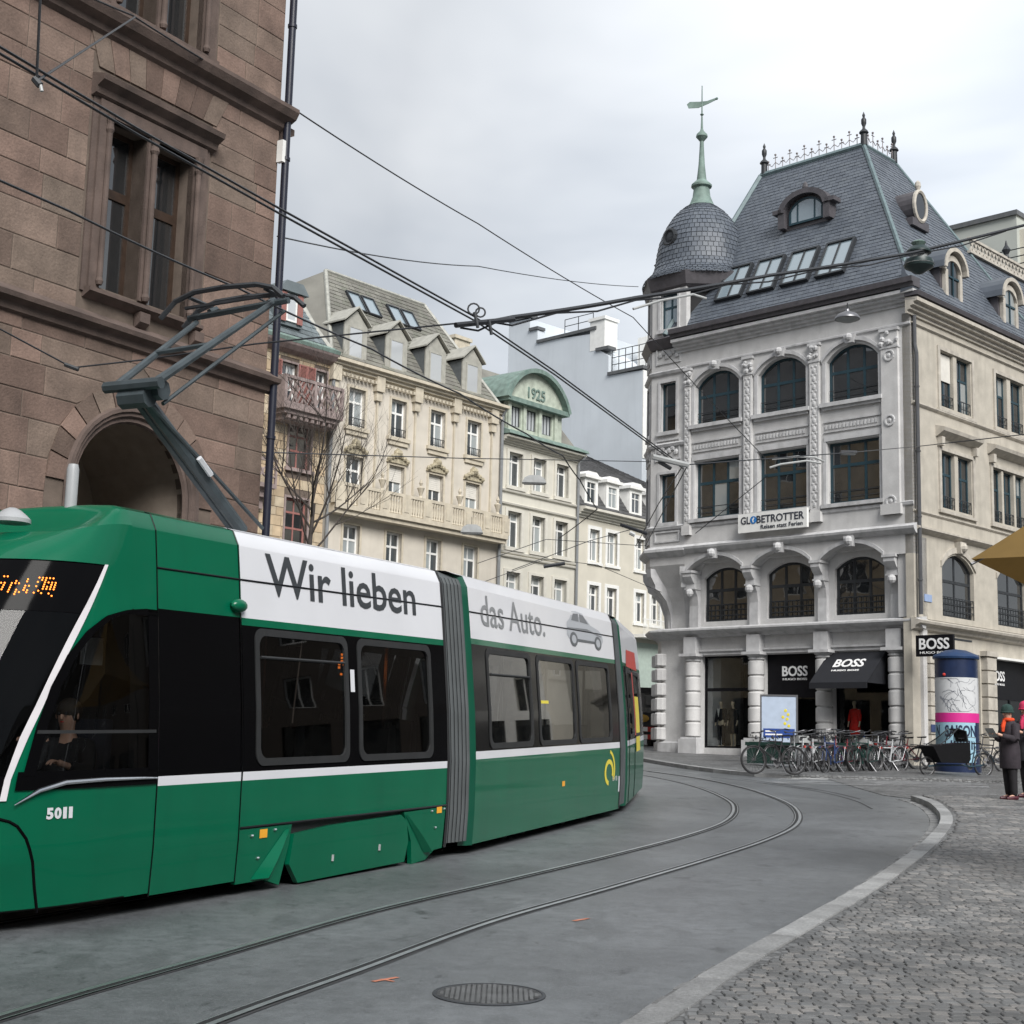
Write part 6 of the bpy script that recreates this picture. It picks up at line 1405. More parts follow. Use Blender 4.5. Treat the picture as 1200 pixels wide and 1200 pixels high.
# -- second car
side(c2, .1, 7.0, [(.62, 2.32), (2.66, 4.40), (4.62, 6.46)], .11, 1.06, 1.15, 1.20, 2.33, 2.385, 2.45)
patch('advert_panel', c2, .1, 7.0, 2.45, 3.2, m_twhite); roof(c2, -.15, 7.0, m_twhite)
def corner(car, s0, s1, w0, mat):
    b = MB(); H_ = lev(.1, 3.2)
    for h in H_: b.v += [car.raw(s0, prof(h)+w0, h)-TO, car.raw((s0+s1)/2, prof(h)+w0*.25, h)-TO, car.raw(s1, prof(h), h)-TO]
    for j in range(len(H_)-1):
        for i in range(2): k = j*3+i; b.f.append([k, k+1, k+4, k+3]); b.m.append(0)
    return b.build('car_end', mat, TR, smooth=True)
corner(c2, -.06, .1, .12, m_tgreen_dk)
line('panel_seam', c2, [(.1, 2.76), (3.5, 2.79), (7.0, 2.82)], .009, .002, m_tblack)
line('window_vent_bar', c2, [(.68, 2.05), (2.27, 2.05)], .014, .012, m_tframe)
side_text('das Auto.', c2, .50, 3.15, 2.62, 3.0, m_textf, bold=.004)
# printed hatchback
m_car_line = M('print_grey', (.14, .15, .165), .4, 0, bump=0); m_car_lt = M('print_light', (.36, .38, .41), .4, 0, bump=0); m_car_dk = M('print_dark', (.09, .1, .11), .4, 0, bump=0)
q = lambda x, y: (4.25+x*2.05, 2.60+y*.48)
flat('printed_car', c2, [q(x, y) for x, y in ((.0, .25), (.02, .62), (.10, .74), (.18, .98), (.30, 1.02), (.48, .98), (.66, .66), (.88, .56), (.98, .44), (1.0, .22), (.95, .1), (.2, .08), (.05, .14))], .004, m_car_lt)
flat('printed_car', c2, [q(x, y) for x, y in ((.14, .70), (.20, .92), (.34, .95), (.34, .70))], .006, m_car_line); flat('printed_car', c2, [q(x, y) for x, y in ((.37, .70), (.37, .95), (.47, .93), (.60, .68))], .006, m_car_line)
flat('printed_car', c2, [q(x, y) for x, y in ((.02, .40), (.02, .46), (.55, .52), (.95, .38), (.95, .34), (.55, .46))], .006, m_car_line); flat('printed_car', c2, [q(x, y) for x, y in ((.25, .08), (.25, .16), (.8, .17), (.8, .1))], .006, m_car_dk)
for xc in (.17, .84): flat('printed_car', c2, [q(xc+.10*cos(2*pi*i/16), .13+.22*sin(2*pi*i/16)) for i in range(16)], .007, m_car_dk, m=1); flat('printed_car', c2, [q(xc+.06*cos(2*pi*i/16), .13+.13*sin(2*pi*i/16)) for i in range(16)], .008, m_car_lt, m=1)
m_yellow = M('logo_yellow', (.65, .55, .05), .4, 0, bump=0)
for a0, a1, r0, r1, cx_, cy_ in ((-.4, 4.6, .13, .2, 6.28, .70), (-.6, 1.3, .26, .31, 6.22, .74)):
    n = 16; o_ = [(cx_+r1*1.4*cos(a0+(a1-a0)*i/n), cy_+r1*sin(a0+(a1-a0)*i/n)) for i in range(n+1)]; i_ = [(cx_+r0*1.4*cos(a0+(a1-a0)*i/n), cy_+r0*sin(a0+(a1-a0)*i/n)) for i in range(n, -1, -1)]; flat('operator_logo', c2, o_+i_, .004, m_yellow, m=1)
side_text('BVB', c2, 6.5, 6.8, .56, .63, m_twhite, .004); patch('orange_marker', c2, 3.68, 3.82, .60, .67, m_orange_mk, off=.004); patch('notice', c2, 6.88, 6.97, .38, .62, m_twhite, off=.004); patch('yellow_notice', c2, 2.75, 3.1, 1.72, 1.76, m_yellow, off=.0)
# -- third car, already turning away
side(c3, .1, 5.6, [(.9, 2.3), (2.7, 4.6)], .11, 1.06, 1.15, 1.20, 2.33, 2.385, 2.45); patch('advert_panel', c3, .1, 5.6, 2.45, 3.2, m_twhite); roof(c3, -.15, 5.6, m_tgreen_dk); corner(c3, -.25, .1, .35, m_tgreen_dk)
m_redad = M('advert_red', (.45, .04, .03), .4, .1, bump=0)
flat('advert_print', c3, [(2.4, 1.2), (2.7, 1.2), (2.7, 2.33), (2.4, 2.33)], .01, m_redad); flat('advert_print', c3, [(2.72, .9), (4.0, .9), (4.0, 1.9), (2.72, 1.9)], .012, m_yellow); flat('advert_print', c3, [(1.0, 2.4), (4.4, 2.4), (4.2, 2.75), (1.4, 2.7)], .006, m_redad)
seam_v(c3, .7, .12, 2.4); seam_v(c3, 2.4, .12, 2.4)
# -- bellows between cars
def bellows(A_, sa, B_, sb, n=6, w_in=.02, h0=.16, h1=3.12, depth=.10):
    b = MB(); H_ = lev(h0, h1); M_ = 2*n
    outl = [(prof(h)+w_in, h) for h in H_] + [(.45, 3.2), (1.05, 3.22), (TW-.45, 3.2)] + [(TW-prof(h)-w_in, h) for h in H_[::-1]]
    TS_ = [(min(1, (k_+f_)/n), z_) for k_ in range(n) for f_, z_ in ((0, .05), (.10, .0), (.36, -.014), (.64, -.014), (.90, 0))] + [(1, .05)]; M_ = len(TS_)-1
    for t, z in TS_:
        for w, h in outl:
            ww = w+(z if w < .5 else (-z if w > TW-.5 else 0)); hh = h-(z if h > 3.15 else 0)
            b.v.append(A_.raw(sa, ww, hh).lerp(B_.raw(sb, ww, hh), t)-TO)
    k = len(outl)
    for i in range(M_):
        for j in range(k-1): b.f.append([i*k+j, i*k+j+1, (i+1)*k+j+1, (i+1)*k+j]); b.m.append(1 if i % 5 in (0, 4) else 0)  # near-black valleys: the shade between ribs is put into the colour
    return b.build('bellows', [m_bell, m_tblack], TR)
bellows(c1, .24, c2, -.05); bellows(c2, 7.0, c3, -.18, 5)
patch('car_end', c1, .2, .26, .12, 3.2, m_tframe, off=.004); patch('car_end', c2, 6.96, 7.03, .12, 3.2, m_tframe, off=.004)
# -- far side, floor, underframe, interior
for car, s0, s1 in ((c1, -5.2, .24), (c2, -.1, 7.0), (c3, -.1, 5.6)):
    patch('far_side_panel', car, s0, s1, .1, 1.05, m_green, far=True); patch('far_side_panel', car, s0, s1, 2.33, 3.2, m_green, far=True); patch('far_side_glass', car, s0, s1, 1.05, 2.33, m_tglass, far=True)
    for k in range(5): patch('far_side_pillar', car, s0+(s1-s0)*k/4-.12*(k > 0), s0+(s1-s0)*k/4+.12*(k < 4), 1.05, 2.33, m_tblack, far=True, off=.003)
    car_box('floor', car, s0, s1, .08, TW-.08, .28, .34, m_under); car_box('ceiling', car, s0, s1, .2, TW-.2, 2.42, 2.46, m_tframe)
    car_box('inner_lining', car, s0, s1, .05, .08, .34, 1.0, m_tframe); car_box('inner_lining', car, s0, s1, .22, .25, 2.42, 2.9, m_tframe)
for car, ss in ((c1, (-2.35, -.85)), (c2, (1.5, 3.5, 5.4)), (c3, (1.5, 3.5))):
    for s_ in ss:
        car_box('bogie', car, s_-1.0, s_+1.0, .3, TW-.3, .14, .3, m_under)
        for ds in (-.6, .6):
            for w in (.35, TW-.35):
                b = MB(); b.lathe([(.0001, -.05), (.27, -.05), (.29, -.03), (.29, .05), (.0001, .05)], 18); p = car.raw(s_+ds, w, .29)-TO; o = b.build('wheel', m_under, TR, loc=p); o.rotation_euler = (pi/2, 0, atan2(car.d.y, car.d.x))
for car, s0, s1 in ((c1, -5.0, -3.3), (c1, .0, .5), (c2, .0, .8), (c2, 6.2, 7.2), (c3, 0, 5)): car_box('underframe', car, s0, s1, .25, TW-.25, .12, .26, m_under)
m_seatfab = M('dark_seat_cloth', (.03, .035, .05), .9, .1, bump=0)
for car, lst in ((c1, (-3.3, -2.55, -1.55, -.75)), (c2, (.9, 1.7, 3.0, 3.8, 5.0, 5.8))):
    for i, s_ in enumerate(lst):
        for w in (.22, 1.45):
            b = MB(); b.xf = lambda p, car=car: car.raw(p.x, p.y, p.z)-TO
            b.prism([(s_-.03, .75), (s_+.10, .75), (s_+.08, 1.42), (s_+.0, 1.42)], w, w+.42); b.box(s_-.4, s_, w, w+.42, .68, .76); b.box(s_-.3, s_-.1, w+.1, w+.32, .34, .68); st = b.build('seat', m_seatfab, TR)
            b = MB(); b.xf = lambda p, car=car: car.raw(p.x, p.y, p.z)-TO; b.prism([(s_-.08, .8), (s_+.14, .8), (s_+.08, 1.45), (s_-.02, 1.45)], w-.03, w-.005); b.build('seat_shell', m_seat, st)
for s_, w in ((-3.45, .5), (-.35, .5), (-2.0, 1.0)): car_box('grab_pole', c1, s_, s_+.035, w, w+.035, .34, 2.42, m_steel)
for s_ in (.5, 2.5, 4.5, 6.6): car_box('grab_pole', c2, s_, s_+.035, .5, .535, .34, 2.42, m_steel)
# amber indicator inside and destination display in the windscreen
b = MB(); rd = random.Random(2)
for i in range(5):
    for j in range(7):
        if rd.random() < .55:
            p = c1.raw(-.95+.05*i, .75, 1.98+.035*j)-TO; b.box(p.x-.011, p.x+.011, p.y-.011, p.y+.011, p.z-.011, p.z+.011)
b.build('display_dots', m_amber, TR)
b = MB(); NCOL = 64
for j in range(9):
    for i in range(NCOL):
        if rd.random() < (.62 if 2 < j < 7 else .3) and (i % 7) != 6:
            t = .62 + i*(1.9/NCOL); h = 2.42+.017*j; p = c1.P(c1.nose-t, h, .006)-TO; b.ball(p, .0065, 4)
b.build('display_dots', m_amber, TR)
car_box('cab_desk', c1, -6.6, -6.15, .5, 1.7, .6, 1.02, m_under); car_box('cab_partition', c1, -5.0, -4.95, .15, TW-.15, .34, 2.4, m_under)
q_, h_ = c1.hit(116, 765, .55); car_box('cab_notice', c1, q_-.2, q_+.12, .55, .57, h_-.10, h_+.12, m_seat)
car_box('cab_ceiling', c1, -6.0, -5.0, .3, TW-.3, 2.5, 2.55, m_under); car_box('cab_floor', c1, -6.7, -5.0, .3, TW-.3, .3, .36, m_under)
# -- roof fittings and pantograph
q_, h_ = c1.hit(82, 600, .8); b = MB(); p = c1.raw(q_, .8, 3.2)-TO; b.lathe([(.05, 0), (.05, .34), (.04, .38), (.0001, .38)], 14); b.build('roof_post', M('pale_grey_cover', (.33, .34, .35), .4, .05, bump=0), TR, smooth=True, loc=p)
q_, h_ = c1.hit(14, 604, .9); b = MB(); p = c1.raw(q_, .9, h_-.06)-TO; b.lathe([(.15, 0), (.15, .03), (.12, .06), (.07, .10), (.03, .12), (.0001, .125)], 18); b.build('roof_antenna', bpy.data.materials['pale_grey_cover'], TR, smooth=True, loc=p)
pr = lambda s_, w, h: c1.raw(s_, w, h)-TO
b = MB(); b.tube([pr(-2.55, .97, 3.35), pr(-4.3, .97, 4.45)], .062, 8); b.tube([pr(-2.55, 1.06, 3.35), pr(-4.3, 1.06, 4.45)], .05, 6); b.tube([pr(-2.3, .9, 3.4), pr(-4.2, .9, 4.32)], .02, 5); la = b.build('pantograph_lower_arm', m_panto, TR)
b = MB(); b.tube([pr(-3.45, .87, 3.93), pr(-3.25, .87, 3.80)], .03, 5); b.build('arm_label', m_twhite, la)
b = MB(); b.tube([pr(-4.32, .68, 4.46), pr(-4.32, 1.30, 4.46)], .055, 8); b.tube([pr(-4.25, .85, 4.36), pr(-4.25, 1.15, 4.36)], .1, 8); b.tube([pr(-4.15, .78, 4.44), pr(-4.15, 1.02, 4.44)], .1, 8); b.build('pantograph_knuckle', m_panto, TR)
b = MB(); b.tube([pr(-4.3, .78, 4.46), pr(-2.72, .62, 5.62)], [.045, .032], 8); b.tube([pr(-4.3, 1.22, 4.46), pr(-2.72, 1.55, 5.5)], [.04, .028], 8); b.tube([pr(-3.55, .70, 5.0), pr(-3.55, 1.38, 4.97)], .025, 6); b.build('pantograph_upper_arm', m_panto, TR)
b = MB(); b.tube([pr(-4.1, .82, 4.32), pr(-2.6, .58, 5.55)], .02, 6); b.build('pantograph_rod', m_panto, TR)
b = MB(); b.tube([pr(-2.72, .45, 5.62), pr(-2.72, 1.65, 5.55)], .035, 8); b.tube([pr(-2.72, .7, 5.62), pr(-2.6, .7, 5.68)], .03, 5); b.tube([pr(-2.72, 1.4, 5.6), pr(-2.6, 1.4, 5.66)], .03, 5); b.build('pantograph_crossbar', m_panto, TR)
for ds in (-.22, .16):
    b = MB(); pts = [pr(-2.7+ds, .38, 5.60), pr(-2.7+ds, .5, 5.70), pr(-2.7+ds, .7, 5.755), pr(-2.7+ds, 1.1, 5.77), pr(-2.7+ds, 1.45, 5.755), pr(-2.7+ds, 1.68, 5.68), pr(-2.7+ds, 1.85, 5.52)]; b.tube(pts, .028, 6); b.build('collector_strip', m_iron, TR)
b = MB(); b.tube([pr(-2.92, .6, 5.7), pr(-2.54, .6, 5.7)], .022, 5); b.tube([pr(-2.92, 1.5, 5.7), pr(-2.54, 1.5, 5.7)], .022, 5); b.tube([pr(-2.85, .45, 5.66), pr(-2.85, 1.6, 5.62)], .02, 5); b.build('collector_frame', m_iron, TR)
# tracks under the tram
ctr = []
for s_ in (-9, -7.5, -6, -4, -2, 0): p = c1.raw(s_, TW/2, 0); ctr.append((p.x, p.y))
for s_ in (1, 3, 5, 6.8): p = c2.raw(s_, TW/2, 0); ctr.append((p.x, p.y))
for s_ in (.5, 3, 5.4): p = c3.raw(s_, TW/2, 0); ctr.append((p.x, p.y))
ctr += [(1.5, 35), (.3, 41), (-2.5, 47)]
track(smooth(ctr, 6))
# ------------------------------------------------------------------ houses round the square, outside the frame (they show in glass and paint)
def square_house(label, x, y, rot, L, hgt, mat, roofm, dark_shop=True, col=None):
    t = thing('square_house', label, 'house', (x, y, 0), rot, 'houses round the market square')
    n = int(L/2.4); hs = []; fl = int((hgt-4.5)/3.3); z0 = gz(x, y)
    for i in range(n):
        a = L*(i+.5)/n
        for k in range(fl): hs.append(opening(a-.55, a+.55, z0+5.3+3.3*k, z0+7.3+3.3*k))
        hs.append(opening(a-.95, a+.95, z0+.3, z0+3.6))
    wall('wall', mat, t, 0, L, z0-1, z0+hgt, hs, 0, .25)
    b = MB(); b.box(0, L, .26, .3, z0-1, z0+hgt); b.build('glazing', m_glass, t)
    for i in range(n):
        a = L*(i+.5)/n
        for k in range(fl): b = MB(); ring(b, a-.55, a+.55, z0+5.3+3.3*k, z0+7.3+3.3*k, 0, .08, .16, .22); b.box(a-.03, a+.03, .17, .21, z0+5.3+3.3*k, z0+7.3+3.3*k); b.build('window_frame', m_white, t)
    b = MB(); b.prism([(-.5, z0+hgt), (8, z0+hgt+6), (8, z0+hgt)], -.1, L+.1, 'x'); b.build('roof', roofm, t)
    b = MB(); b.box(0, .2, .3, 8, z0-1, z0+hgt); b.box(L-.2, L, .3, 8, z0-1, z0+hgt); b.build('side_wall', mat, t)
    if col:
        b = MB()
        for i in range(n): a = L*(i+.5)/n; b.add([(a-1.1, 0, z0+3.7), (a+1.1, 0, z0+3.7), (a+1.1, -1.3, z0+2.9), (a-1.1, -1.3, z0+2.9)], [(0,1,2,3)])
        b.build('awning', col, t)
    return t
m_sq = M('dark_brown_render', (.085, .072, .062), .85, .12, 1.0, .05)
m_och = M('ochre_canvas', (.42, .25, .05), .8, .08, 3, .05)
m_orc = M('orange_canvas', (.36, .13, .04), .8, .08, 3, .05)
square_house('dark brown town house on the far side of the square beyond the right edge', 28.0, 44.5, atan2(-.71, .70), 16, 17, m_sq, m_slate_dk)
square_house('taller dark brown town house of the square', 39.4, 33.1, atan2(-.71, .70), 18, 17, m_sq, m_slate_old)
square_house('grey town house closing the far right side of the square', 52.5, 20, -pi/2, 30, 18, m_sq, m_slate_dk)
square_house('pale yellow town house at the near end of the square', 50, -16, -pi, 30, 16, m_pale, m_slate_dk)
square_house('ivory town house behind the photographer', 18, -18, -pi, 34, 18, m_ivory, m_slate_old)
square_house('white gabled town house down the side street past the corner shop', 27.5, 77, atan2(-.53, .85), 20, 15, m_white, M('red_roof_tiles', (.25, .07, .045), .8, .2, 6, .2))
square_house('tan town house up the side street behind the sandstone hall', -9.6, 34.0, atan2(.966, -.26), 27, 18, m_tan, m_slate_dk)
# ------------------------------------------------------------------ people
def person(label, loc, yaw, pose, cl, scale=1.0, sitting=False):
    """pose: joints in metres, x forward, y left, z up"""
    t = thing('person', label, 'person', loc, yaw); t.scale = (scale,)*3
    J = pose; V = []; E_ = []; R_ = []; ix = {}
    def add(n_, p, r): ix[n_] = len(V); V.append(p); R_.append(r)
    for n_, r in (('pelvis', .12), ('waist', .105), ('chest', .125), ('neck', .052), ('chin', .06), ('head', .095), ('crown', .07)): add(n_, J[n_], r)
    for a, b_ in (('pelvis', 'waist'), ('waist', 'chest'), ('chest', 'neck'), ('neck', 'chin'), ('chin', 'head'), ('head', 'crown')): E_.append((ix[a], ix[b_]))
    for s_ in 'LR':
        for n_, r in (('sho', .058), ('elb', .042), ('wri', .028), ('palm', .032)): add(n_+s_, J[n_+s_], r)
        E_ += [(ix['chest'], ix['sho'+s_]), (ix['sho'+s_], ix['elb'+s_]), (ix['elb'+s_], ix['wri'+s_]), (ix['wri'+s_], ix['palm'+s_])]
        for n_, r in (('hip', .085), ('kne', .058), ('ank', .04), ('toe', .035)): add(n_+s_, J[n_+s_], r)
        E_ += [(ix['pelvis'], ix['hip'+s_]), (ix['hip'+s_], ix['kne'+s_]), (ix['kne'+s_], ix['ank'+s_]), (ix['ank'+s_], ix['toe'+s_])]
    body_ = skin('body', V, E_, R_, cl['skin'], t, 1)
    for s_ in 'LR':                                      # five bent fingers on each palm
        p, w = Vector(J['palm'+s_]), Vector(J['wri'+s_]); d = (p-w).normalized(); side = d.cross(Vector((0, 0, 1))).normalized(); dn = side.cross(d).normalized()
        for k in range(4):
            o_ = (k-1.5)*.019; l = (.062, .072, .068, .052)[k]; b = MB(); q = p+d*.015+side*o_; b.tube([q, q+d*l*.5, q+d*l*.85-dn*.02, q+d*l-dn*.045], [.0095, .0092, .0085, .006], 6); b.build('finger', cl['skin'], t, smooth=True)
        b = MB(); sg_ = 1 if s_ == 'L' else -1; q = p-d*.02+side*(.028*sg_); b.tube([q, q+side*(.022*sg_)+d*.02, q+side*(.022*sg_)+d*.05-dn*.01], [.011, .0105, .007], 6); b.build('thumb', cl['skin'], t, smooth=True)
    h = Vector(J['head']); fw = Vector(J.get('face', (1, 0, 0))).normalized(); lf = Vector((0, 0, 1)).cross(fw).normalized()
    b = MB(); b.ball(h+fw*.095+Vector((0, 0, -.012)), .016, 6, 1, 1, 1.5); b.build('nose', cl['skin'], t, smooth=True)
    for s_ in (-1, 1):
        b = MB(); b.ball(h+fw*.083+lf*(s_*.032)+Vector((0, 0, .015)), .012, 6); b.build('eye', cl.get('eye', m_dark), t, smooth=True); b = MB(); b.ball(h+lf*(s_*.09), .022, 6, .6, .4, 1.3); b.build('ear', cl['skin'], t, smooth=True)
    b = MB(); b.ball(h+fw*.082+Vector((0, 0, -.05)), .018, 6, .4, 1.1, .35); b.build('mouth', m_redad, t, smooth=True)
    # coat: one skinned shell over torso and arms
    if not sitting:
        hz_ = J['pelvis'][2]-cl.get('hem', .28); n_ = 18; b = MB(); px_, cx2 = J['pelvis'][0], J['chest'][0]
        prf = [(hz_, .165, .215, px_), (hz_+.03, .175, .222, px_), (J['pelvis'][2], .168, .212, px_), (1.10, .15, .196, px_), (1.24, .152, .205, cx2), (1.36, .142, .205, cx2), (1.43, .115, .165, cx2), (1.48, .08, .095, cx2+.005), (1.52, .07, .075, cx2+.01)]
        b.v += [Vector((xc_+rx_*cos(2*pi*i/n_), ry_*sin(2*pi*i/n_)+.006*sin(5*z_*3+i), z_)) for z_, rx_, ry_, xc_ in prf for i in range(n_)]
        for k_ in range(len(prf)-1):
            for i in range(n_): b.f.append([k_*n_+i, k_*n_+(i+1) % n_, (k_+1)*n_+(i+1) % n_, (k_+1)*n_+i]); b.m.append(0)
        for s_ in 'LR':
            A_, B_, W_ = Vector(J['sho'+s_]), Vector(J['elb'+s_]), Vector(J['wri'+s_]); I_ = A_*.75+Vector((0, 0, J['sho'+s_][2]*.25-.01))
            b.tube([I_, A_+Vector((0, 0, .0)), A_.lerp(B_, .5), B_-(W_-A_)*.02, B_.lerp(W_, .12), B_.lerp(W_, .55), B_.lerp(W_, .95)], [.07, .085, .075, .07, .068, .058, .05], 10)
        b.build('coat', cl['coat'], t, smooth=True)
    cv = ['pelvis', 'waist', 'chest', 'neck']; vv = [Vector(J[n_]) for n_ in cv]; vv[3] = vv[2].lerp(vv[3], .75); rr = [.20, .175, .18, .085]; ee = [(0, 1), (1, 2), (2, 3)]
    if not sitting: vv.append(Vector(J['pelvis'])+Vector((0, 0, -cl.get('hem', .28)))); rr.append((.23, .215)); ee.append((0, 4))
    for s_ in 'LR':
        k = len(vv); vv += [Vector(J['sho'+s_]), Vector(J['elb'+s_]), Vector(J['elb'+s_]).lerp(Vector(J['wri'+s_]), .9)]; rr += [.088, .07, .054]; ee += [(2, k), (k, k+1), (k+1, k+2)]
    if sitting: skin('coat', vv, ee, rr, cl['coat'], t, 1)
    for s_ in 'LR':
        vv = [Vector(J['hip'+s_])+Vector((0, 0, .02)), Vector(J['kne'+s_]), Vector(J['ank'+s_])+Vector((0, 0, -.03))]; skin('trouser_leg', vv, [(0, 1), (1, 2)], [.125, .085, .07], cl['legs'], t, 1)
        a_, b_ = Vector(J['ank'+s_]), Vector(J['toe'+s_]); b = MB(); d = (b_-a_); d.z = 0; b.tube([a_-d*.45+Vector((0, 0, -.045)), a_+Vector((0, 0, -.035)), a_+d*.6+Vector((0, 0, -.045)), b_+d*.25], [.042, .05, .046, .025], 8); b.build('shoe', cl['shoe'], t, smooth=True)
    c_ = h+Vector((0, 0, .01))
    if 'hat' in cl:
        b = MB(); b.lathe([(.112, -.01), (.118, .03), (.11, .09), (.08, .135), (.03, .155), (.0001, .158)], 14); o = b.build('hat', cl['hat'], t, smooth=True, loc=c_+Vector((0, 0, .01))); b = MB(); b.torus((0, 0, .0), .113, .018, 'z', 16, 6); b.build('hat_brim', cl['hat'], o, smooth=True)
    if 'hair' in cl: b = MB(); b.ball(c_-fw*.03+Vector((0, 0, .025)), .105, 12, 1, 1, 1.05); b.build('hair', cl['hair'], t, smooth=True)
    if 'scarf' in cl:
        n_ = Vector(J['neck']); b = MB(); b.torus(n_+Vector((0.01, 0, .03)), .078, .038, 'z', 14, 7); b.tube([n_+fw*.1+Vector((0, 0, .02)), n_+fw*.15+Vector((0, .01, -.10)), n_+fw*.16+Vector((0, .02, -.2))], [.035, .04, .025], 7); b.build('scarf', cl['scarf'], t, smooth=True)
    return t
m_skin = M('skin', (.50, .30, .22), .55, .08, 12, .03); m_coat = M('dark_plum_coat', (.03, .024, .03), .85, .2, 9, .3, 30); m_coat2 = M('dark_grey_coat', (.04, .04, .045), .85, .2, 9, .2, 30)
m_trous = M('black_trousers', (.012, .011, .013), .85, .2, 8, .1); m_shoe = M('dark_red_shoe', (.06, .012, .02), .5, .1, bump=0); m_hatg = M('dark_green_wool', (.02, .045, .04), .95, .2, 20, .4, 90); m_hatr = M('pink_red_wool', (.50, .035, .10), .95, .2, 20, .4, 90); m_scarf = M('orange_red_scarf', (.60, .06, .015), .9, .2, 15, .4, 60)
STAND = dict(pelvis=(0, 0, .93), waist=(0, 0, 1.10), chest=(-.01, 0, 1.30), neck=(.0, 0, 1.47), chin=(.025, 0, 1.53), head=(.035, 0, 1.62), crown=(.02, 0, 1.70),
    shoL=(-.01, .17, 1.39), elbL=(.04, .23, 1.13), wriL=(.27, .12, 1.20), palmL=(.34, .08, 1.23), shoR=(-.01, -.17, 1.39), elbR=(.04, -.23, 1.13), wriR=(.27, -.10, 1.21), palmR=(.34, -.06, 1.24),
    hipL=(0, .09, .88), kneL=(.02, .10, .49), ankL=(0, .10, .09), toeL=(.15, .11, .04), hipR=(0, -.09, .88), kneR=(.0, -.10, .49), ankR=(-.04, -.10, .09), toeR=(.11, -.12, .04))
def stand_at(px, py): p = at_h(px, py, .09); return Vector((p.x, p.y, p.z))
pw = stand_at(1185, 938); yw = atan2(-.35, -1.0)
wm = person('woman in dark quilted coat, green hat and orange scarf reading on the cobbles', pw, yw, STAND, dict(skin=m_skin, coat=m_coat, legs=m_trous, shoe=m_shoe, hat=m_hatg, scarf=m_scarf, hem=.34), 1.04)
bk = thing('leaflet', 'pale open leaflet held in the hands of the woman with the orange scarf', 'leaflet', pw, yw); bk.scale = (1.04,)*3
b = MB(); b.add([(.36, -.11, 1.17), (.36, .13, 1.17), (.47, .13, 1.33), (.47, -.11, 1.33)], [(0,1,2,3)]); b.add([(.365, -.11, 1.165), (.365, .13, 1.165), (.475, .13, 1.325), (.475, -.11, 1.325)], [(0,1,2,3)]); b.build('page', m_seat, bk)
p2 = Vector((pw.x+.62, pw.y+.75, 0)); p2.z = gz(0, p2.y)+.1
person('person in a pink red knitted hat and dark grey coat cut by the right edge', p2, atan2(-.5, -1.0), STAND, dict(skin=m_skin, coat=m_coat2, legs=m_trous, shoe=m_shoe, hat=m_hatr, scarf=m_hatr, hem=.25), 1.08)
SIT = dict(pelvis=(0, 0, .55), waist=(.0, 0, .72), chest=(.0, 0, .92), neck=(.03, 0, 1.09), chin=(.055, 0, 1.15), head=(.07, 0, 1.24), crown=(.055, 0, 1.32),
    shoL=(.0, .17, 1.01), elbL=(.16, .24, .80), wriL=(.38, .16, .86), palmL=(.44, .13, .88), shoR=(.0, -.17, 1.01), elbR=(.16, -.24, .80), wriR=(.36, -.20, .98), palmR=(.42, -.18, 1.03),
    hipL=(.05, .10, .52), kneL=(.45, .12, .52), ankL=(.45, .12, .10), toeL=(.59, .12, .04), hipR=(.05, -.10, .52), kneR=(.45, -.12, .52), ankR=(.45, -.12, .10), toeR=(.59, -.12, .04))
m_hair = M('dark_hair', (.03, .022, .016), .7, .2, 20, .2); m_jack = M('black_jacket', (.012, .012, .014), .85, .1, bump=.05)
q_, h_ = c1.hit(84, 836, .62); dp = c1.raw(q_+.0, .62, h_-1.26)
person('tram driver in a black jacket and dark glasses behind the cab window', dp, atan2(-c1.d.y, -c1.d.x)+.25, SIT, dict(skin=m_skin, coat=m_jack, legs=m_trous, shoe=m_black, hair=m_hair), 1.0, True)
ps = c1.raw(-2.62, 1.6, .34-.09); person('passenger in a black jacket seated behind the first large tram window', ps, atan2(c1.d.y, c1.d.x)+pi, SIT, dict(skin=m_skin, coat=m_jack, legs=m_trous, shoe=m_black, hair=m_hair), 1.0, True)
ps = c1.raw(-1.1, 1.55, .34-.09); person('passenger in a dark red top seated behind the second tram window', ps, atan2(c1.d.y, c1.d.x)+pi, SIT, dict(skin=m_skin, coat=m_redad, legs=m_trous, shoe=m_black, hair=m_hair), 1.0, True)
car_box('driver_seat', c1, q_+.16, q_+.26, .40, .86, .75, 1.5, m_seatfab)
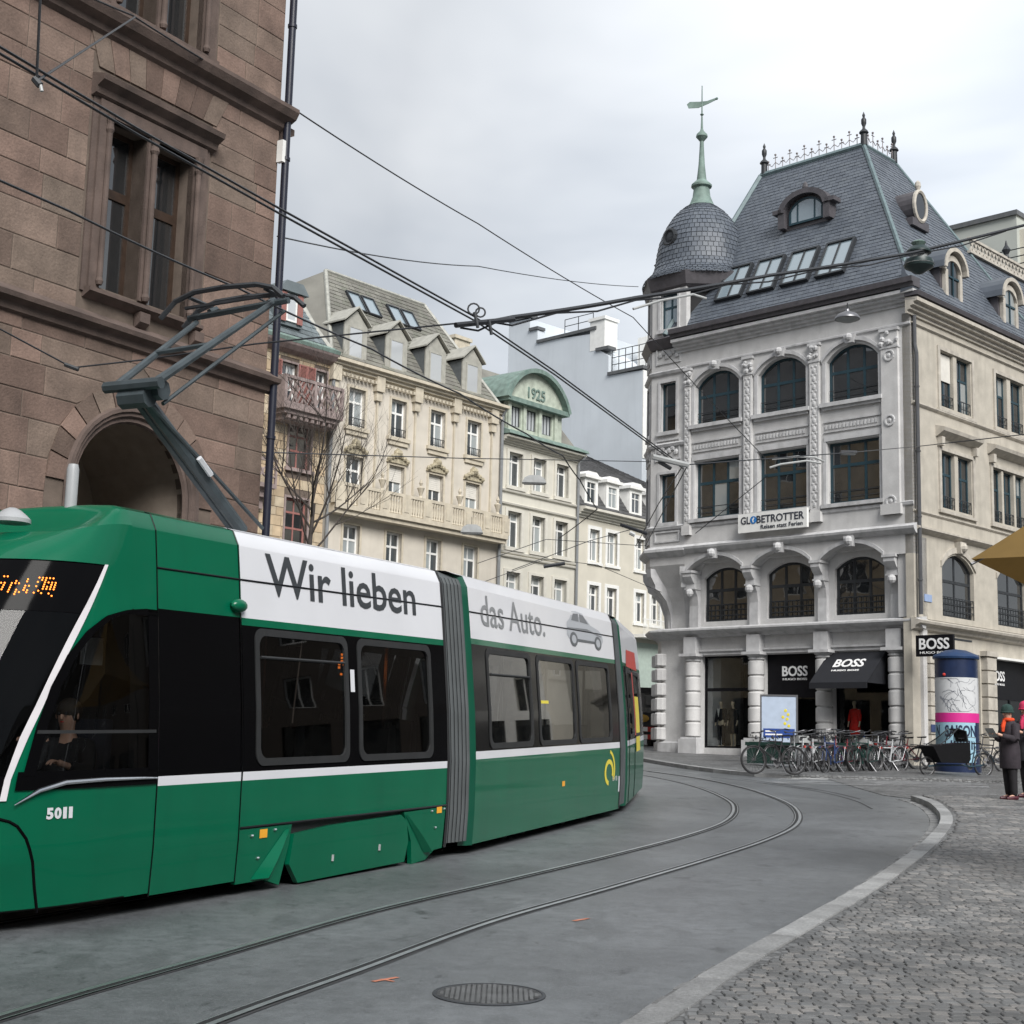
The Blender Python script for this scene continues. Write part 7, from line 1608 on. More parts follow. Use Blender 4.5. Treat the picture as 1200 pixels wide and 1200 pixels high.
# ------------------------------------------------------------------ shop window figures
def mannequin(label, x, y, cloth, trouser=None):
    w = K.matrix_world if False else None
    lx, ly = x, y; R_ = Matrix.Rotation(atan2(-.7009, .7133), 3, 'Z'); p = R_ @ Vector((lx, ly, 0)) + Vector((13.222, 48.1, 0))
    t = thing('mannequin', label, 'mannequin', (p.x, p.y, 1.95), atan2(-.7133, -.7009)-.15)
    J = STAND; V = []; E_ = []; R2 = []; ix = {}
    for n_, r in (('pelvis', .10), ('waist', .085), ('chest', .105), ('neck', .042), ('chin', .05), ('head', .085), ('crown', .06)): ix[n_] = len(V); V.append(J[n_]); R2.append(r)
    for a, b_ in (('pelvis', 'waist'), ('waist', 'chest'), ('chest', 'neck'), ('neck', 'chin'), ('chin', 'head'), ('head', 'crown')): E_.append((ix[a], ix[b_]))
    arm = dict(elb=(.0, .23, 1.12), wri=(.06, .24, .88), palm=(.09, .23, .80))
    for s_, sg_ in (('L', 1), ('R', -1)):
        for n_, r in (('sho', .05), ('elb', .036), ('wri', .025), ('palm', .028)):
            p_ = J['sho'+s_] if n_ == 'sho' else (arm[n_][0], arm[n_][1]*sg_, arm[n_][2]); ix[n_+s_] = len(V); V.append(p_); R2.append(r)
        E_ += [(ix['chest'], ix['sho'+s_]), (ix['sho'+s_], ix['elb'+s_]), (ix['elb'+s_], ix['wri'+s_]), (ix['wri'+s_], ix['palm'+s_])]
        for n_, r in (('hip', .075), ('kne', .05), ('ank', .033), ('toe', .03)): ix[n_+s_] = len(V); V.append(J[n_+s_]); R2.append(r)
        E_ += [(ix['pelvis'], ix['hip'+s_]), (ix['hip'+s_], ix['kne'+s_]), (ix['kne'+s_], ix['ank'+s_]), (ix['ank'+s_], ix['toe'+s_])]
    skin('body', V, E_, R2, m_manq, t, 1)
    if trouser:
        vv = [Vector(J[n_]) for n_ in ('pelvis', 'waist', 'chest', 'neck')]; vv[3] = vv[2].lerp(vv[3], .6); rr = [.135, .125, .15, .08]; ee = [(0, 1), (1, 2), (2, 3)]
        for sg_ in (1, -1): k = len(vv); vv += [Vector((-.01, .17*sg_, 1.39)), Vector((.0, .24*sg_, 1.12)), Vector((.06, .25*sg_, .9))]; rr += [.085, .065, .05]; ee += [(2, k), (k, k+1), (k+1, k+2)]
        skin('jacket', vv, ee, rr, cloth, t, 1); b = MB(); b.prism([(-.07, 1.43), (.07, 1.43), (.0, 1.12)], 0, .01, 'x'); o = b.build('shirt', m_white, t, loc=(.155, 0, 0))
        for s_ in 'LR': skin('trouser_leg', [Vector(J['hip'+s_]), Vector(J['kne'+s_]), Vector(J['ank'+s_])], [(0, 1), (1, 2)], [.1, .075, .06], trouser, t, 1)
    else:
        b = MB(); pr_ = [(.085, 1.43), (.155, 1.39), (.165, 1.3), (.15, 1.2), (.125, 1.1), (.14, 1.0), (.175, .88), (.185, .7), (.175, .52)]; n = 16; vs = []
        for r, z in pr_: vs += [(r*.78*cos(2*pi*i/n), r*1.12*sin(2*pi*i/n), z) for i in range(n)]
        b.add(vs, [(i*n+j, i*n+(j+1) % n, (i+1)*n+(j+1) % n, (i+1)*n+j) for i in range(len(pr_)-1) for j in range(n)]); b.build('dress', cloth, t, smooth=True)
        for sg_ in (1, -1): b = MB(); b.tube([(-.01, .15*sg_, 1.38), (.0, .22*sg_, 1.15), (.03, .235*sg_, 1.0)], [.07, .055, .048], 8); b.build('sleeve', cloth, t, smooth=True)
    b = MB(); b.lathe([(.2, 0), (.2, .015), (.02, .02), (.012, .5)], 14); b.build('stand', m_steel, t); return t
m_manq = M('mannequin_shell', (.62, .52, .38), .4, .03, bump=0); m_reddress = M('red_dress_cloth', (.72, .02, .012), .75, .1, 10, .1)
mannequin('mannequin in a black suit with white shirt in the left shop window', -8.45, .98, m_black, m_black)
mannequin('mannequin in a short black dress beside the suited one', -7.9, .95, m_black)
mannequin('mannequin in a bright red dress under the black awning', -2.85, .95, m_reddress)
# ------------------------------------------------------------------ bicycles
m_bframe = M('bicycle_frame_paint', (.2, .2, .2), .35, .03, bump=0, objcol=True, coat=.4); m_chr = M('bicycle_metal', (.20, .20, .21), .4, .05, bump=0, metal=.8); m_chr_d = M('dull_rim_metal', (.12, .12, .125), .45, .1, bump=0, metal=.7); m_sadd = M('black_saddle', (.02, .02, .022), .6, .1, bump=0)
BR_ = .345; WB = 1.06
def mesh_of(f, name, mat, smooth=True): b = MB(); f(b); return b.mesh(name, mat, smooth)
me_tyre = mesh_of(lambda b: b.torus((0, 0, 0), BR_-.022, .023, 'y', 26, 6), 'tyre', m_rubber)
me_rim = mesh_of(lambda b: b.torus((0, 0, 0), BR_-.052, .010, 'y', 26, 5), 'rim', m_chr_d)
def spk(b):
    for i in range(18): a = 2*pi*i/18; b.tube([(0.02*cos(a+1), .02*(-1)**i, .02*sin(a+1)), ((BR_-.05)*cos(a), 0, (BR_-.05)*sin(a))], .0035, 3, False)
    b.tube([(0, -.04, 0), (0, .04, 0)], .025, 8)
me_spk = mesh_of(spk, 'spokes', m_chr_d)
me_fr = {}
def frame_mesh(kind):
    b = MB(); bb = (.43, 0, .29); rw = (0, 0, BR_); st = (.30, 0, .78); hd = (.88, 0, .80); hd2 = (.91, 0, .66)
    if kind == 0: tubes = ((bb, st), (st, hd), (bb, hd2), (hd, hd2))
    else: tubes = ((bb, st), ((.33, 0, .66), hd2), (bb, (.90, 0, .62)), (hd, hd2))
    for p, q in tubes: b.tube([p, q], .018, 7)
    for s_ in (-1, 1): b.tube([(bb[0], .03*s_, bb[2]), (0, .06*s_, BR_)], .011, 5); b.tube([(st[0], .02*s_, .72), (0, .06*s_, BR_)], .009, 5)
    b.tube([(.30, 0, .76), (.27, 0, .93)], .014, 6); return b.mesh('frame', m_bframe, True)
me_fr = {0: frame_mesh(0), 1: frame_mesh(1)}
def fork(b):
    b.tube([(.88, 0, .80), (.86, 0, .97)], .016, 6)
    for s_ in (-1, 1): b.tube([(.91, .0, .66), (.93, .05*s_, .6), (WB-.02, .055*s_, .40), (WB, .055*s_, BR_)], .012, 5)
me_fork = mesh_of(fork, 'fork', m_bframe)
me_bar = {0: mesh_of(lambda b: (b.tube([(.93, -.30, 1.0), (.91, -.1, .99), (.91, .1, .99), (.93, .30, 1.0)], .013, 6), b.tube([(.86, 0, .96), (.91, 0, .99)], .014, 6)), 'handlebar', m_chr),
          1: mesh_of(lambda b: (b.tube([(.66, -.28, 1.06), (.82, -.26, 1.08), (.92, -.1, 1.04), (.92, .1, 1.04), (.82, .26, 1.08), (.66, .28, 1.06)], .012, 6), b.tube([(.86, 0, .96), (.92, 0, 1.04)], .014, 6)), 'handlebar', m_chr)}
me_grip = {0: mesh_of(lambda b: b.tube([(.932, -.19, .998), (.935, -.31, 1.002)], .02, 6), 'grip', m_sadd), 1: mesh_of(lambda b: b.tube([(.80, -.265, 1.08), (.65, -.285, 1.06)], .02, 6), 'grip', m_sadd)}
me_sad = mesh_of(lambda b: b.add([(.13, -.085, .955), (.13, .085, .955), (.27, .05, .945), (.41, .02, .94), (.41, -.02, .94), (.27, -.05, .945), (.14, -.06, .915), (.14, .06, .915), (.39, .012, .91), (.39, -.012, .91)], [(0, 5, 2, 1), (5, 4, 3, 2), (0, 1, 7, 6), (1, 2, 3, 8, 7), (3, 4, 9, 8), (4, 5, 0, 6, 9), (6, 7, 8, 9)]), 'saddle', m_sadd, False)
me_crank = mesh_of(lambda b: (b.lathe([(.0001, 0), (.095, 0), (.095, .008), (.0001, .008)], 16), b.tube([(0, 0, -.02), (.15, .08, -.03)], .012, 5), b.box(.11, .19, .05, .11, -.11, -.03)), 'crank', m_chr, False)
me_mud = mesh_of(lambda b: [b.prism([((BR_+.025)*cos(a), (BR_+.025)*sin(a)), ((BR_+.025)*cos(a+.2), (BR_+.025)*sin(a+.2)), ((BR_+.018)*cos(a+.2), (BR_+.018)*sin(a+.2)), ((BR_+.018)*cos(a), (BR_+.018)*sin(a))], -.028, .028) for a in [.5+.2*i for i in range(12)]], 'mudguard', m_bframe, False)
me_rack = mesh_of(lambda b: [b.tube([(-.28, y, .72), (.22, y, .74)], .007, 4) for y in (-.06, 0, .06)] + [b.tube([(-.2, y, .72), (0, y, BR_)], .006, 4) for y in (-.06, .06)] + [b.tube([(x, -.06, .725), (x, .06, .725)], .006, 4) for x in (-.28, 0, .2)], 'rack', m_chr)
me_lamp = mesh_of(lambda b: b.tube([(.95, 0, .86), (1.0, 0, .86)], [.03, .04], 8), 'headlamp', m_chr); me_tail = mesh_of(lambda b: b.box(-.31, -.28, -.04, .04, .66, .71), 'tail_lamp', m_redad, False)
def basket(b):
    for z in (.86, .98, 1.08): b.torus((1.06, 0, z), .15+.02*(z-.86)*5, .008, 'z', 12, 4)
    for i in range(12): a = 2*pi*i/12; b.tube([(1.06+.14*cos(a), .14*sin(a), .84), (1.06+.175*cos(a), .175*sin(a), 1.08)], .005, 3)
    b.lathe([(.0001, .84), (.14, .84)], 12, (1.06, 0))
me_bask = mesh_of(basket, 'basket', m_iron, False); me_stand = mesh_of(lambda b: b.tube([(.36, .03, .28), (.30, .17, .02)], .01, 5), 'kickstand', m_chr)
me_box = mesh_of(lambda b: b.box(-.24, .16, -.16, .16, .745, .93), 'carrier_crate', m_seat, False)
def bike(label, p, yaw, color, kind=0, lean=.10, basket_=False, crate=False, mud=True):
    t = thing('bicycle', label, 'bicycle', p, yaw, 'bicycles parked in front of the shop'); t.rotation_euler = (lean, 0, yaw); t.scale = (1.07,)*3
    def pt(me, nm, loc=(0, 0, 0), rot=(0, 0, 0), par=t): o = inst(me, nm, par, loc, rot); o.color = (*color, 1); return o
    for x in (0, WB): w = pt(me_tyre, 'wheel', (x, 0, BR_)); pt(me_rim, 'rim', par=w); pt(me_spk, 'spokes', par=w)
    pt(me_fr[kind], 'frame'); pt(me_fork, 'fork'); hb_ = pt(me_bar[kind], 'handlebar'); pt(me_grip[kind], 'grip', par=hb_); g = pt(me_grip[kind], 'grip', par=hb_); g.scale = (1, -1, 1)
    pt(me_sad, 'saddle'); pt(me_crank, 'crank', (.43, -.05, .29), (pi/2, 0, 0)); pt(me_stand, 'kickstand'); pt(me_lamp, 'headlamp'); pt(me_tail, 'tail_lamp')
    if mud: pt(me_mud, 'mudguard', (0, 0, BR_), (0, 0, 0)); pt(me_mud, 'mudguard', (WB, 0, BR_), (0, radians(-30), 0)); pt(me_rack, 'rack')
    if basket_: pt(me_bask, 'basket')
    if crate: pt(me_box, 'carrier_crate')
    return t
def bpos(px, py): p = at_h(px, py+6.5, .02); p.z = gz(p.x, p.y)+fh(p.x, p.y) if p.x < 8.2 else gz(0, p.y)+.015; return p
SIDE_YAW = atan2(-.30, -1.0); OBL = atan2(-.75, -.62)
blk, wht, slv, blu, red, grn, gry = (.012, .012, .014), (.42, .43, .44), (.17, .18, .19), (.02, .04, .12), (.14, .01, .02), (.01, .035, .03), (.06, .06, .065)
BL = [
 ('black mountain bicycle with bare wheels, leftmost of the row', (931, 905), SIDE_YAW, blk, 0, .07, 0, 0, 0),
 ('silver city bicycle with white mudguards beside the leftmost black one', (948, 901), OBL+.15, slv, 1, .08, 0, 0, 1),
 ('white bicycle with a step through frame, third from the left of the row', (962, 900), OBL+.05, wht, 1, .1, 0, 0, 1),
 ('grey bicycle standing between the white and the blue ones', (976, 899), OBL-.1, gry, 0, .09, 0, 0, 1),
 ('blue framed bicycle below the lower corner of the middle shop front', (988, 901), OBL+.05, blu, 0, .12, 0, 0, 1),
 ('red bicycle with red rear lamp in the middle of the row', (1003, 900), OBL-.05, red, 1, .1, 0, 0, 1),
 ('black bicycle with a pale crate on its rear carrier', (1015, 899), OBL+.1, blk, 1, .1, 0, 1, 1),
 ('dark green bicycle below the red dress window', (1028, 900), OBL-.1, grn, 0, .1, 0, 0, 1),
 ('grey bicycle next to the dark green one, its bars turned to the road', (1041, 899), OBL+.05, gry, 0, .08, 0, 0, 1),
 ('tall white and crimson bicycle with a sloping white head tube', (1056, 899), OBL-.25, wht, 1, .05, 0, 0, 1),
 ('dark red bicycle with a wire basket left of the cargo bicycle', (1077, 897), SIDE_YAW-.35, red, 1, .08, 1, 0, 1),
 ('black bicycle just behind the basket bicycle', (1092, 895), SIDE_YAW-.5, blk, 1, .08, 0, 0, 1),
 ('black bicycle parked behind the rear wheel of the cargo bicycle', (1178, 900), SIDE_YAW-.2, blk, 0, .08, 0, 0, 1),
 ('grey bicycle farthest right, half behind the black one by the column', (1188, 897), SIDE_YAW-.3, gry, 1, .08, 0, 0, 1),
 ('dark bicycle in the back row before the middle column of the shop', (958, 892), OBL+pi+.2, gry, 0, -.08, 0, 0, 1),
 ('blue grey bicycle in the back row before the awning window', (1000, 892), OBL+pi, blu, 1, -.08, 0, 0, 1),
 ('black bicycle in the back row right of the red dress', (1035, 892), OBL+pi-.1, blk, 0, -.08, 0, 0, 1),
 ('dark bicycle with a wire basket behind the silver and white pair', (972, 894), OBL+.3, blk, 1, .06, 1, 0, 1),
 ('grey bicycle with a wire basket behind the red one in the middle', (1010, 894), OBL-.35, gry, 1, -.06, 1, 0, 1),
 ('dark bicycle with bare wheels behind the tall white and crimson one', (1064, 894), OBL+.35, blk, 0, .09, 0, 0, 0),
 ('dark green bicycle with a crate, back row nearest the poster column', (1082, 891), OBL-.4, grn, 1, .05, 0, 1, 1),
 ('black bicycle with a crate behind the leftmost black mountain bicycle', (938, 897), OBL-.25, blk, 1, .07, 0, 1, 1)]
for lb, (px, py), yw_, col, kd, ln_, bs, cr_, md in BL: bike(lb, bpos(px, py), yw_, col, kd, ln_, bs, cr_, md)
# cargo bicycle
p = bpos(1153, 904.5); cg = thing('cargo_bicycle', 'black cargo bicycle with a long front tub and folded child canopy before the poster column', 'cargo bicycle', p, SIDE_YAW+.12)
def cgp(me, nm, loc=(0, 0, 0), rot=(0, 0, 0), par=None, sc=None): o = inst(me, nm, par or cg, loc, rot, sc); o.color = (.03, .06, .08, 1); return o
w = cgp(me_tyre, 'wheel', (0, 0, BR_)); cgp(me_rim, 'rim', par=w); cgp(me_spk, 'spokes', par=w)
w = cgp(me_tyre, 'wheel', (1.95, 0, .27), sc=(.78,)*3); cgp(me_rim, 'rim', par=w); cgp(me_spk, 'spokes', par=w)
b = MB(); b.tube([(0, 0, BR_), (.43, 0, .29), (.75, 0, .33), (1.7, 0, .30), (1.95, 0, .27)], .024, 7); b.tube([(.43, 0, .29), (.28, 0, .85)], .02, 7); b.tube([(.30, 0, .7), (.78, 0, .45), (.74, 0, .95)], .02, 7); b.tube([(0, .05, BR_), (.28, .02, .7)], .01, 5); b.build('frame', m_bframe, cg).color = (.03, .06, .08, 1)
b = MB(); b.prism([(.78, .38), (1.72, .38), (1.98, .82), (.72, .95), (.70, .5)], -.30, .30); tb = b.build('cargo_tub', M('black_tarpaulin', (.004, .004, .005), .6, .1, bump=.05, spec=.2), cg)
b = MB(); b.torus((.95, 0, .85), .38, .016, 'y', 12, 5, 0, 1.9); b.tube([(.78, -.28, .95), (.8, -.25, 1.25), (1.05, -.2, 1.32), (1.4, -.25, 1.05), (1.75, -.28, .86)], .016, 5); b.tube([(.78, .28, .95), (.8, .25, 1.25), (1.05, .2, 1.32), (1.4, .25, 1.05), (1.75, .28, .86)], .016, 5); b.build('canopy_frame', m_iron, tb)
b = MB(); b.add([(.8, -.25, 1.25), (1.05, -.2, 1.32), (1.05, .2, 1.32), (.8, .25, 1.25), (.74, .28, .96), (.74, -.28, .96)], [(0,1,2,3), (0,3,4,5)]); b.build('canopy_cloth', m_coat2, tb)
b = MB(); b.add([(1.05, -.2, 1.31), (1.75, -.28, .86), (1.75, .28, .86), (1.05, .2, 1.31)], [(0,1,2,3)]); b.build('rain_cover', CLEAR('clear_plastic', (.6, .62, .62), 1.5), tb)
cgp(me_sad, 'saddle'); cgp(me_crank, 'crank', (.43, -.05, .29), (pi/2, 0, 0)); hb_ = cgp(me_bar[1], 'handlebar', (-.15, 0, .02)); cgp(me_grip[1], 'grip', par=hb_); cgp(me_mud, 'mudguard', (0, 0, BR_)); cgp(me_rack, 'rack')
# ------------------------------------------------------------------ poster column
pc = at_y(1123, 905, 43.9); pc.z = gz(0, 43.9); AC = thing('poster_column', 'round advertising column with dark blue cap, white sketch poster and pink band', 'advertising column', pc)
RC = .615; ztop = at_y(1123, 768, 43.9).z - pc.z; zb1 = at_y(1123, 795, 43.9).z-pc.z; zp0 = at_y(1123, 836, 43.9).z-pc.z; zp1 = at_y(1123, 847, 43.9).z-pc.z; zs = at_y(1123, 880, 43.9).z-pc.z
m_navy = M('navy_cap', (.012, .022, .06), .35, .1, bump=0); m_poster = M('white_poster', (.50, .51, .52), .7, .04, bump=0); m_pink = M('pink_poster_band', (.55, .02, .22), .6, .03, bump=0); m_ltblue = M('light_blue_poster', (.28, .46, .56), .6, .05, bump=0); m_navyink = M('navy_ink', (.015, .025, .06), .6, 0, bump=0)
b = MB(); b.lathe([(RC+.04, 0), (RC+.04, .3), (RC, .32), (RC, ztop-.05)], 36); b.build('drum', m_navy, AC, smooth=True)
b = MB(); b.lathe([(RC+.05, ztop-.12), (RC+.06, ztop-.06), (RC+.02, ztop), (RC*.75, ztop+.07), (.3, ztop+.14), (.05, ztop+.17), (.0001, ztop+.18)], 36); b.build('cap', M('blue_cap_paint', (.012, .035, .095), .4, .1, bump=0), AC, smooth=True)
vd = atan2(-pc.y, -pc.x)
def wrap(a0, a1, z0, z1, off, nm, mt, n=36): b = MB(); b.lathe([(RC+off, z0), (RC+off, z1)], n, a0=vd+a0, a1=vd+a1); return b.build(nm, mt, AC, smooth=True)
wrap(-1.45, 1.3, zp0, zb1, .006, 'poster', m_poster); wrap(-1.6, 1.6, zp1, zp0, .009, 'pink_band', m_pink); wrap(-1.5, .95, .35, zp1-.005, .006, 'poster', m_ltblue); wrap(1.35, 2.2, zp0, zb1, .006, 'poster', m_poster)
CYL = lambda x, z, off: Vector(((RC+off)*cos(vd+x/RC), (RC+off)*sin(vd+x/RC), z))
def col_text(body, x0, x1, z0, z1, mt, bold):
    o = text('lettering', body, 1.0, mt, AC, (0, 0, 0), (0, 0, 0), 0.0, 'LEFT', bold=bold); vs = o.data.vertices; a0, a1 = min(v.co.x for v in vs), max(v.co.x for v in vs); c0, c1_ = min(v.co.y for v in vs), max(v.co.y for v in vs)
    for v in vs: v.co = CYL(x0+(v.co.x-a0)/(a1-a0)*(x1-x0), z0+(v.co.y-c0)/(c1_-c0)*(z1-z0), .012)
col_text('SAISON', -.36, .58, zp1-.42, zp1-.08, m_navyink, .03)
col_text('N', -.74, -.56, zp1-.42, zp1-.08, m_navyink, .03)
rq = random.Random(31); b = MB()                          # ink sketch lines on the white poster
zc_ = (zp0+zb1)/2; hh = (zb1-zp0)
for k in range(26):
    x, z = rq.uniform(-.2, .35), zc_+hh*(rq.uniform(-.42, -.05) if k < 9 else rq.uniform(-.1, .42)); a = rq.uniform(0, 6); pts = []
    for i in range(12):
        pts.append(CYL(max(-.5, min(.6, x)), max(zp0+.04, min(zb1-.04, z)), .010)); a += rq.uniform(-.35, .55); st_ = .05; x += st_*cos(a); z += st_*sin(a)
    b.tube(pts, .0035, 3)
b.build('ink_sketch', m_navyink, AC)
b = MB()
for k in range(9):
    x = -.2+.085*k; b.v += [CYL(x, zp1-.78, .012), CYL(x+.05, zp1-.78, .012), CYL(x+.055, zp1-.52-.03*(k % 3), .012), CYL(x+.01, zp1-.52, .012)]; n = len(b.v)-4; b.f.append([n, n+1, n+2, n+3]); b.m.append(0)
b.build('poster_pattern', m_navyink, AC); b = MB(); b.ball(CYL(-.36, zb1+.08, .0), .05, 8); b.build('red_lamp', m_redad, AC)
col_text('MOMENTE', -.4, .2, zp1+.12, zp1+.19, m_letter, .02) if False else None
# ------------------------------------------------------------------ info board, planter
pb = at_y(913, 880, 46.5); pb.z = gz(0, 46.5)+.1; IB = thing('info_board', 'upright pale blue poster board with a dark blue panel and yellow flowers behind the bicycles', 'poster board', pb, radians(-12))
b = MB(); zt_ = at_y(913, 816, 46.5).z-pb.z; b.box(-.54, .54, -.03, .03, .25, zt_); b.build('panel', M('pale_blue_poster', (.40, .47, .58), .5, .05, bump=0), IB)
b = MB(); ring(b, -.58, .58, .2, zt_+.05, 0, .05, -.05, .05); b.build('board_frame', m_chr, IB); b = MB(); b.box(-.48, .48, -.036, -.031, .78, 1.06); b.build('blue_panel', M('deep_blue_print', (.02, .06, .25), .5, 0, bump=0), IB)
b = MB()
for i, (x, z) in enumerate(((.2, 1.62), (.28, 1.5), (.12, 1.42), (.25, 1.36), (.18, 1.22), (.3, 1.15), (.22, .6), (.15, .52))): b.ball((x, -.034, z), .05, 7, 1, .08, 1)
b.build('flower_print', m_yellow, IB); b = MB()
for x0_, x1_, z in ((-.42, -.1, .98), (-.42, .1, .88)): b.box(x0_, x1_, -.04, -.037, z-.025, z+.02)
b.build('print_line', m_letter, IB); b = MB(); b.box(-.5, -.42, -.25, .25, 0, .2); b.box(.42, .5, -.25, .25, 0, .2); b.build('foot', m_chr, IB)
for i, (px, Y, lb) in enumerate(((905, 44.2, 'dark green metal planter box behind the left end of the bicycle row'), (985, 45.8, 'long dark green planter box below the middle shop window'))):
    pp = at_y(px, 885, Y); pp.z = gz(0, Y)+.1; pl = thing('planter', lb, 'planter', pp, atan2(-.7009, .7133), 'green planters before the shop'); b = MB(); b.box(-.75, .75, -.22, .22, .06, .66); b.box(-.79, .79, -.26, .26, .58, .68); b.build('planter_box', M('dark_green_metal', (.012, .04, .032), .5, .1, bump=0) if i == 0 else bpy.data.materials['dark_green_metal'], pl); b = MB(); b.box(-.7, .7, -.18, .18, .6, .69)
    rq2 = random.Random(i)
    for k in range(60): x, y, z = rq2.uniform(-.7, .7), rq2.uniform(-.18, .18), rq2.uniform(.68, .85); b.add([(x, y, z), (x+rq2.uniform(-.1, .1), y+.05, z+.08), (x+.06, y-.04, z+.03)], [(0,1,2)])
    b.build('low_planting', m_hatg, pl)
# ------------------------------------------------------------------ market tent at the right edge
T_ = at_y(1138, 655, 14.0); e1 = Vector((.52, .85, 0)).normalized(); e2 = Vector((e1.y, -e1.x, 0)); ctr_ = T_ + e1*1.5 + e2*1.5; ctr_.z = gz(0, ctr_.y)
MT = thing('market_parasol', 'ochre canvas market parasol reaching in from the right edge', 'parasol', ctr_); ap = Vector((0, 0, T_.z-ctr_.z+1.42)); cs = [T_-ctr_, T_+e1*3-ctr_, T_+e1*3+e2*3-ctr_, T_+e2*3-ctr_]
b = MB(); n = 6
for k in range(4):
    a, c = cs[k], cs[(k+1) % 4]
    for i in range(n):
        r0, r1 = i/n, (i+1)/n
        sag = lambda r: Vector((0, 0, -.12*sin(pi*r)))
        b.add([a.lerp(ap, r0)+sag(r0)*.4, c.lerp(ap, r0)+sag(r0)*.4, c.lerp(ap, r1)+sag(r1)*.4, a.lerp(ap, r1)+sag(r1)*.4], [(0,1,2,3)])
m_canv = M('ochre_parasol_canvas', (.19, .12, .035), .85, .08, 3, .1, 60)
pn = m_canv.node_tree.nodes['Principled BSDF']; tl = m_canv.node_tree.nodes.new('ShaderNodeBsdfTranslucent'); tl.inputs[0].default_value = (.24, .14, .035, 1); ms_ = m_canv.node_tree.nodes.new('ShaderNodeMixShader'); ms_.inputs[0].default_value = .3; m_canv.node_tree.links.new(pn.outputs[0], ms_.inputs[1]); m_canv.node_tree.links.new(tl.outputs[0], ms_.inputs[2]); m_canv.node_tree.links.new(ms_.outputs[0], m_canv.node_tree.nodes['Material Output'].inputs[0])
b.build('canopy', m_canv, MT, merge=True); b = MB()
for c in cs: b.tube([c+Vector((0, 0, -.05)), ap.lerp(c, .1)+Vector((0, 0, -.3))], .014, 5); b.tube([c.lerp(ap, .35)+Vector((0, 0, -.07)), Vector((0, 0, ap.z-1.5))], .012, 5)
b.build('rib', m_chr, MT); b = MB(); b.tube([(0, 0, 0), (0, 0, ap.z+.1)], .04, 10); b.build('pole', m_chr, MT); b = MB(); b.box(-.45, .45, -.45, .45, 0, .12); b.build('base', m_kerb, MT)
# ------------------------------------------------------------------ parked truck far up the street
pv = at_y(748, 868, 63); pv.z = gz(0, 63); VN = thing('truck', 'dark parked truck with red and white rear markings behind the tram end', 'truck', pv, radians(8))
b = MB(); b.prism([(-1.05, .5), (1.05, .5), (1.05, 2.45), (.95, 2.55), (-.95, 2.55), (-1.05, 2.45)], 0, 5); b.build('body', M('truck_black', (.02, .02, .022), .35, .1, bump=0), VN); b = MB(); b.box(-.95, .95, -.03, 0, .62, 1.2)
for k in range(2):
    z = .38+k*.32; bb = MB(); bb.box(-1.0, 1.0, -.05, -.02, z, z+.2); mk = bb.build('marker_board', m_redad, VN); bb = MB()
    for q in range(4): bb.box(-.9+q*.52, -.66+q*.52, -.055, -.051, z+.01, z+.19)
    bb.build('white_stripe', m_white, mk)
for x in (-.8, .8):
    for y in (.9, 3.9): b = MB(); b.lathe([(.0001, -.12), (.4, -.12), (.42, 0), (.4, .12), (.0001, .12)], 16); b.build('wheel', m_rubber, VN, loc=(x, y, .42), rot=(0, pi/2, 0))
b = MB(); b.box(-.9, .9, -.02, .02, 1.5, 2.3); b.build('rear_window', m_glass, VN)
b = MB(); b.ball((.2, -.04, 1.25), .16, 8, 1.6, .3, 1); b.build('amber_emblem', m_och, VN)
# ------------------------------------------------------------------ bare tree
rtb = random.Random(17); pt_ = at_y(349, 905, 47); pt_.z = gz(0, 47)
TREE = thing('bare_tree', 'leafless young street tree behind the tram in front of the tan and cream houses', 'tree', pt_)
m_bark = M('bark', (.055, .047, .042), .9, .2, 8, .4, 40)
def limb(b, p, d, L, r, depth):
    pts = [p]; n = 5; dd = d.copy()
    for i in range(n):
        dd = (dd + Vector((rtb.uniform(-.12, .12), rtb.uniform(-.12, .12), .05 if depth else .0))).normalized(); pts.append(pts[-1]+dd*(L/n))
    b.tube(pts, [r*(1-.62*i/n) for i in range(n+1)], 6 if r > .03 else 4)
    if depth <= 0: return
    k = 5 if depth > 1 else 4
    for i in range(k):
        t = rtb.uniform(.35, 1.0); q = pts[min(n, int(t*n))]; ax_ = Vector((rtb.uniform(-1, 1), rtb.uniform(-1, 1), rtb.uniform(-.2, .5))).normalized(); nd = (dd*.75+ax_*.62).normalized()
        limb(b, q, nd, L*rtb.uniform(.5, .72), r*.42, depth-1)
b = MB(); fork_z = at_y(355, 590, 47).z-pt_.z; b.tube([(0, 0, 0), (.03, 0, 2.5), (.0, .02, fork_z-1.8), (.1, 0, fork_z)], [.12, .10, .08, .06], 10); b.build('trunk', m_bark, TREE, smooth=True)
for i in range(9):
    a = i*2.4; el = rtb.uniform(.45, 1.1) if i else 1.5; z = fork_z-1.9*(i/9.0); b = MB(); limb(b, Vector((.05, 0, z)), Vector((cos(a)*cos(el), sin(a)*cos(el), sin(el))), rtb.uniform(2.8, 4.2), .038, 3); b.build('branch', m_bark, TREE)
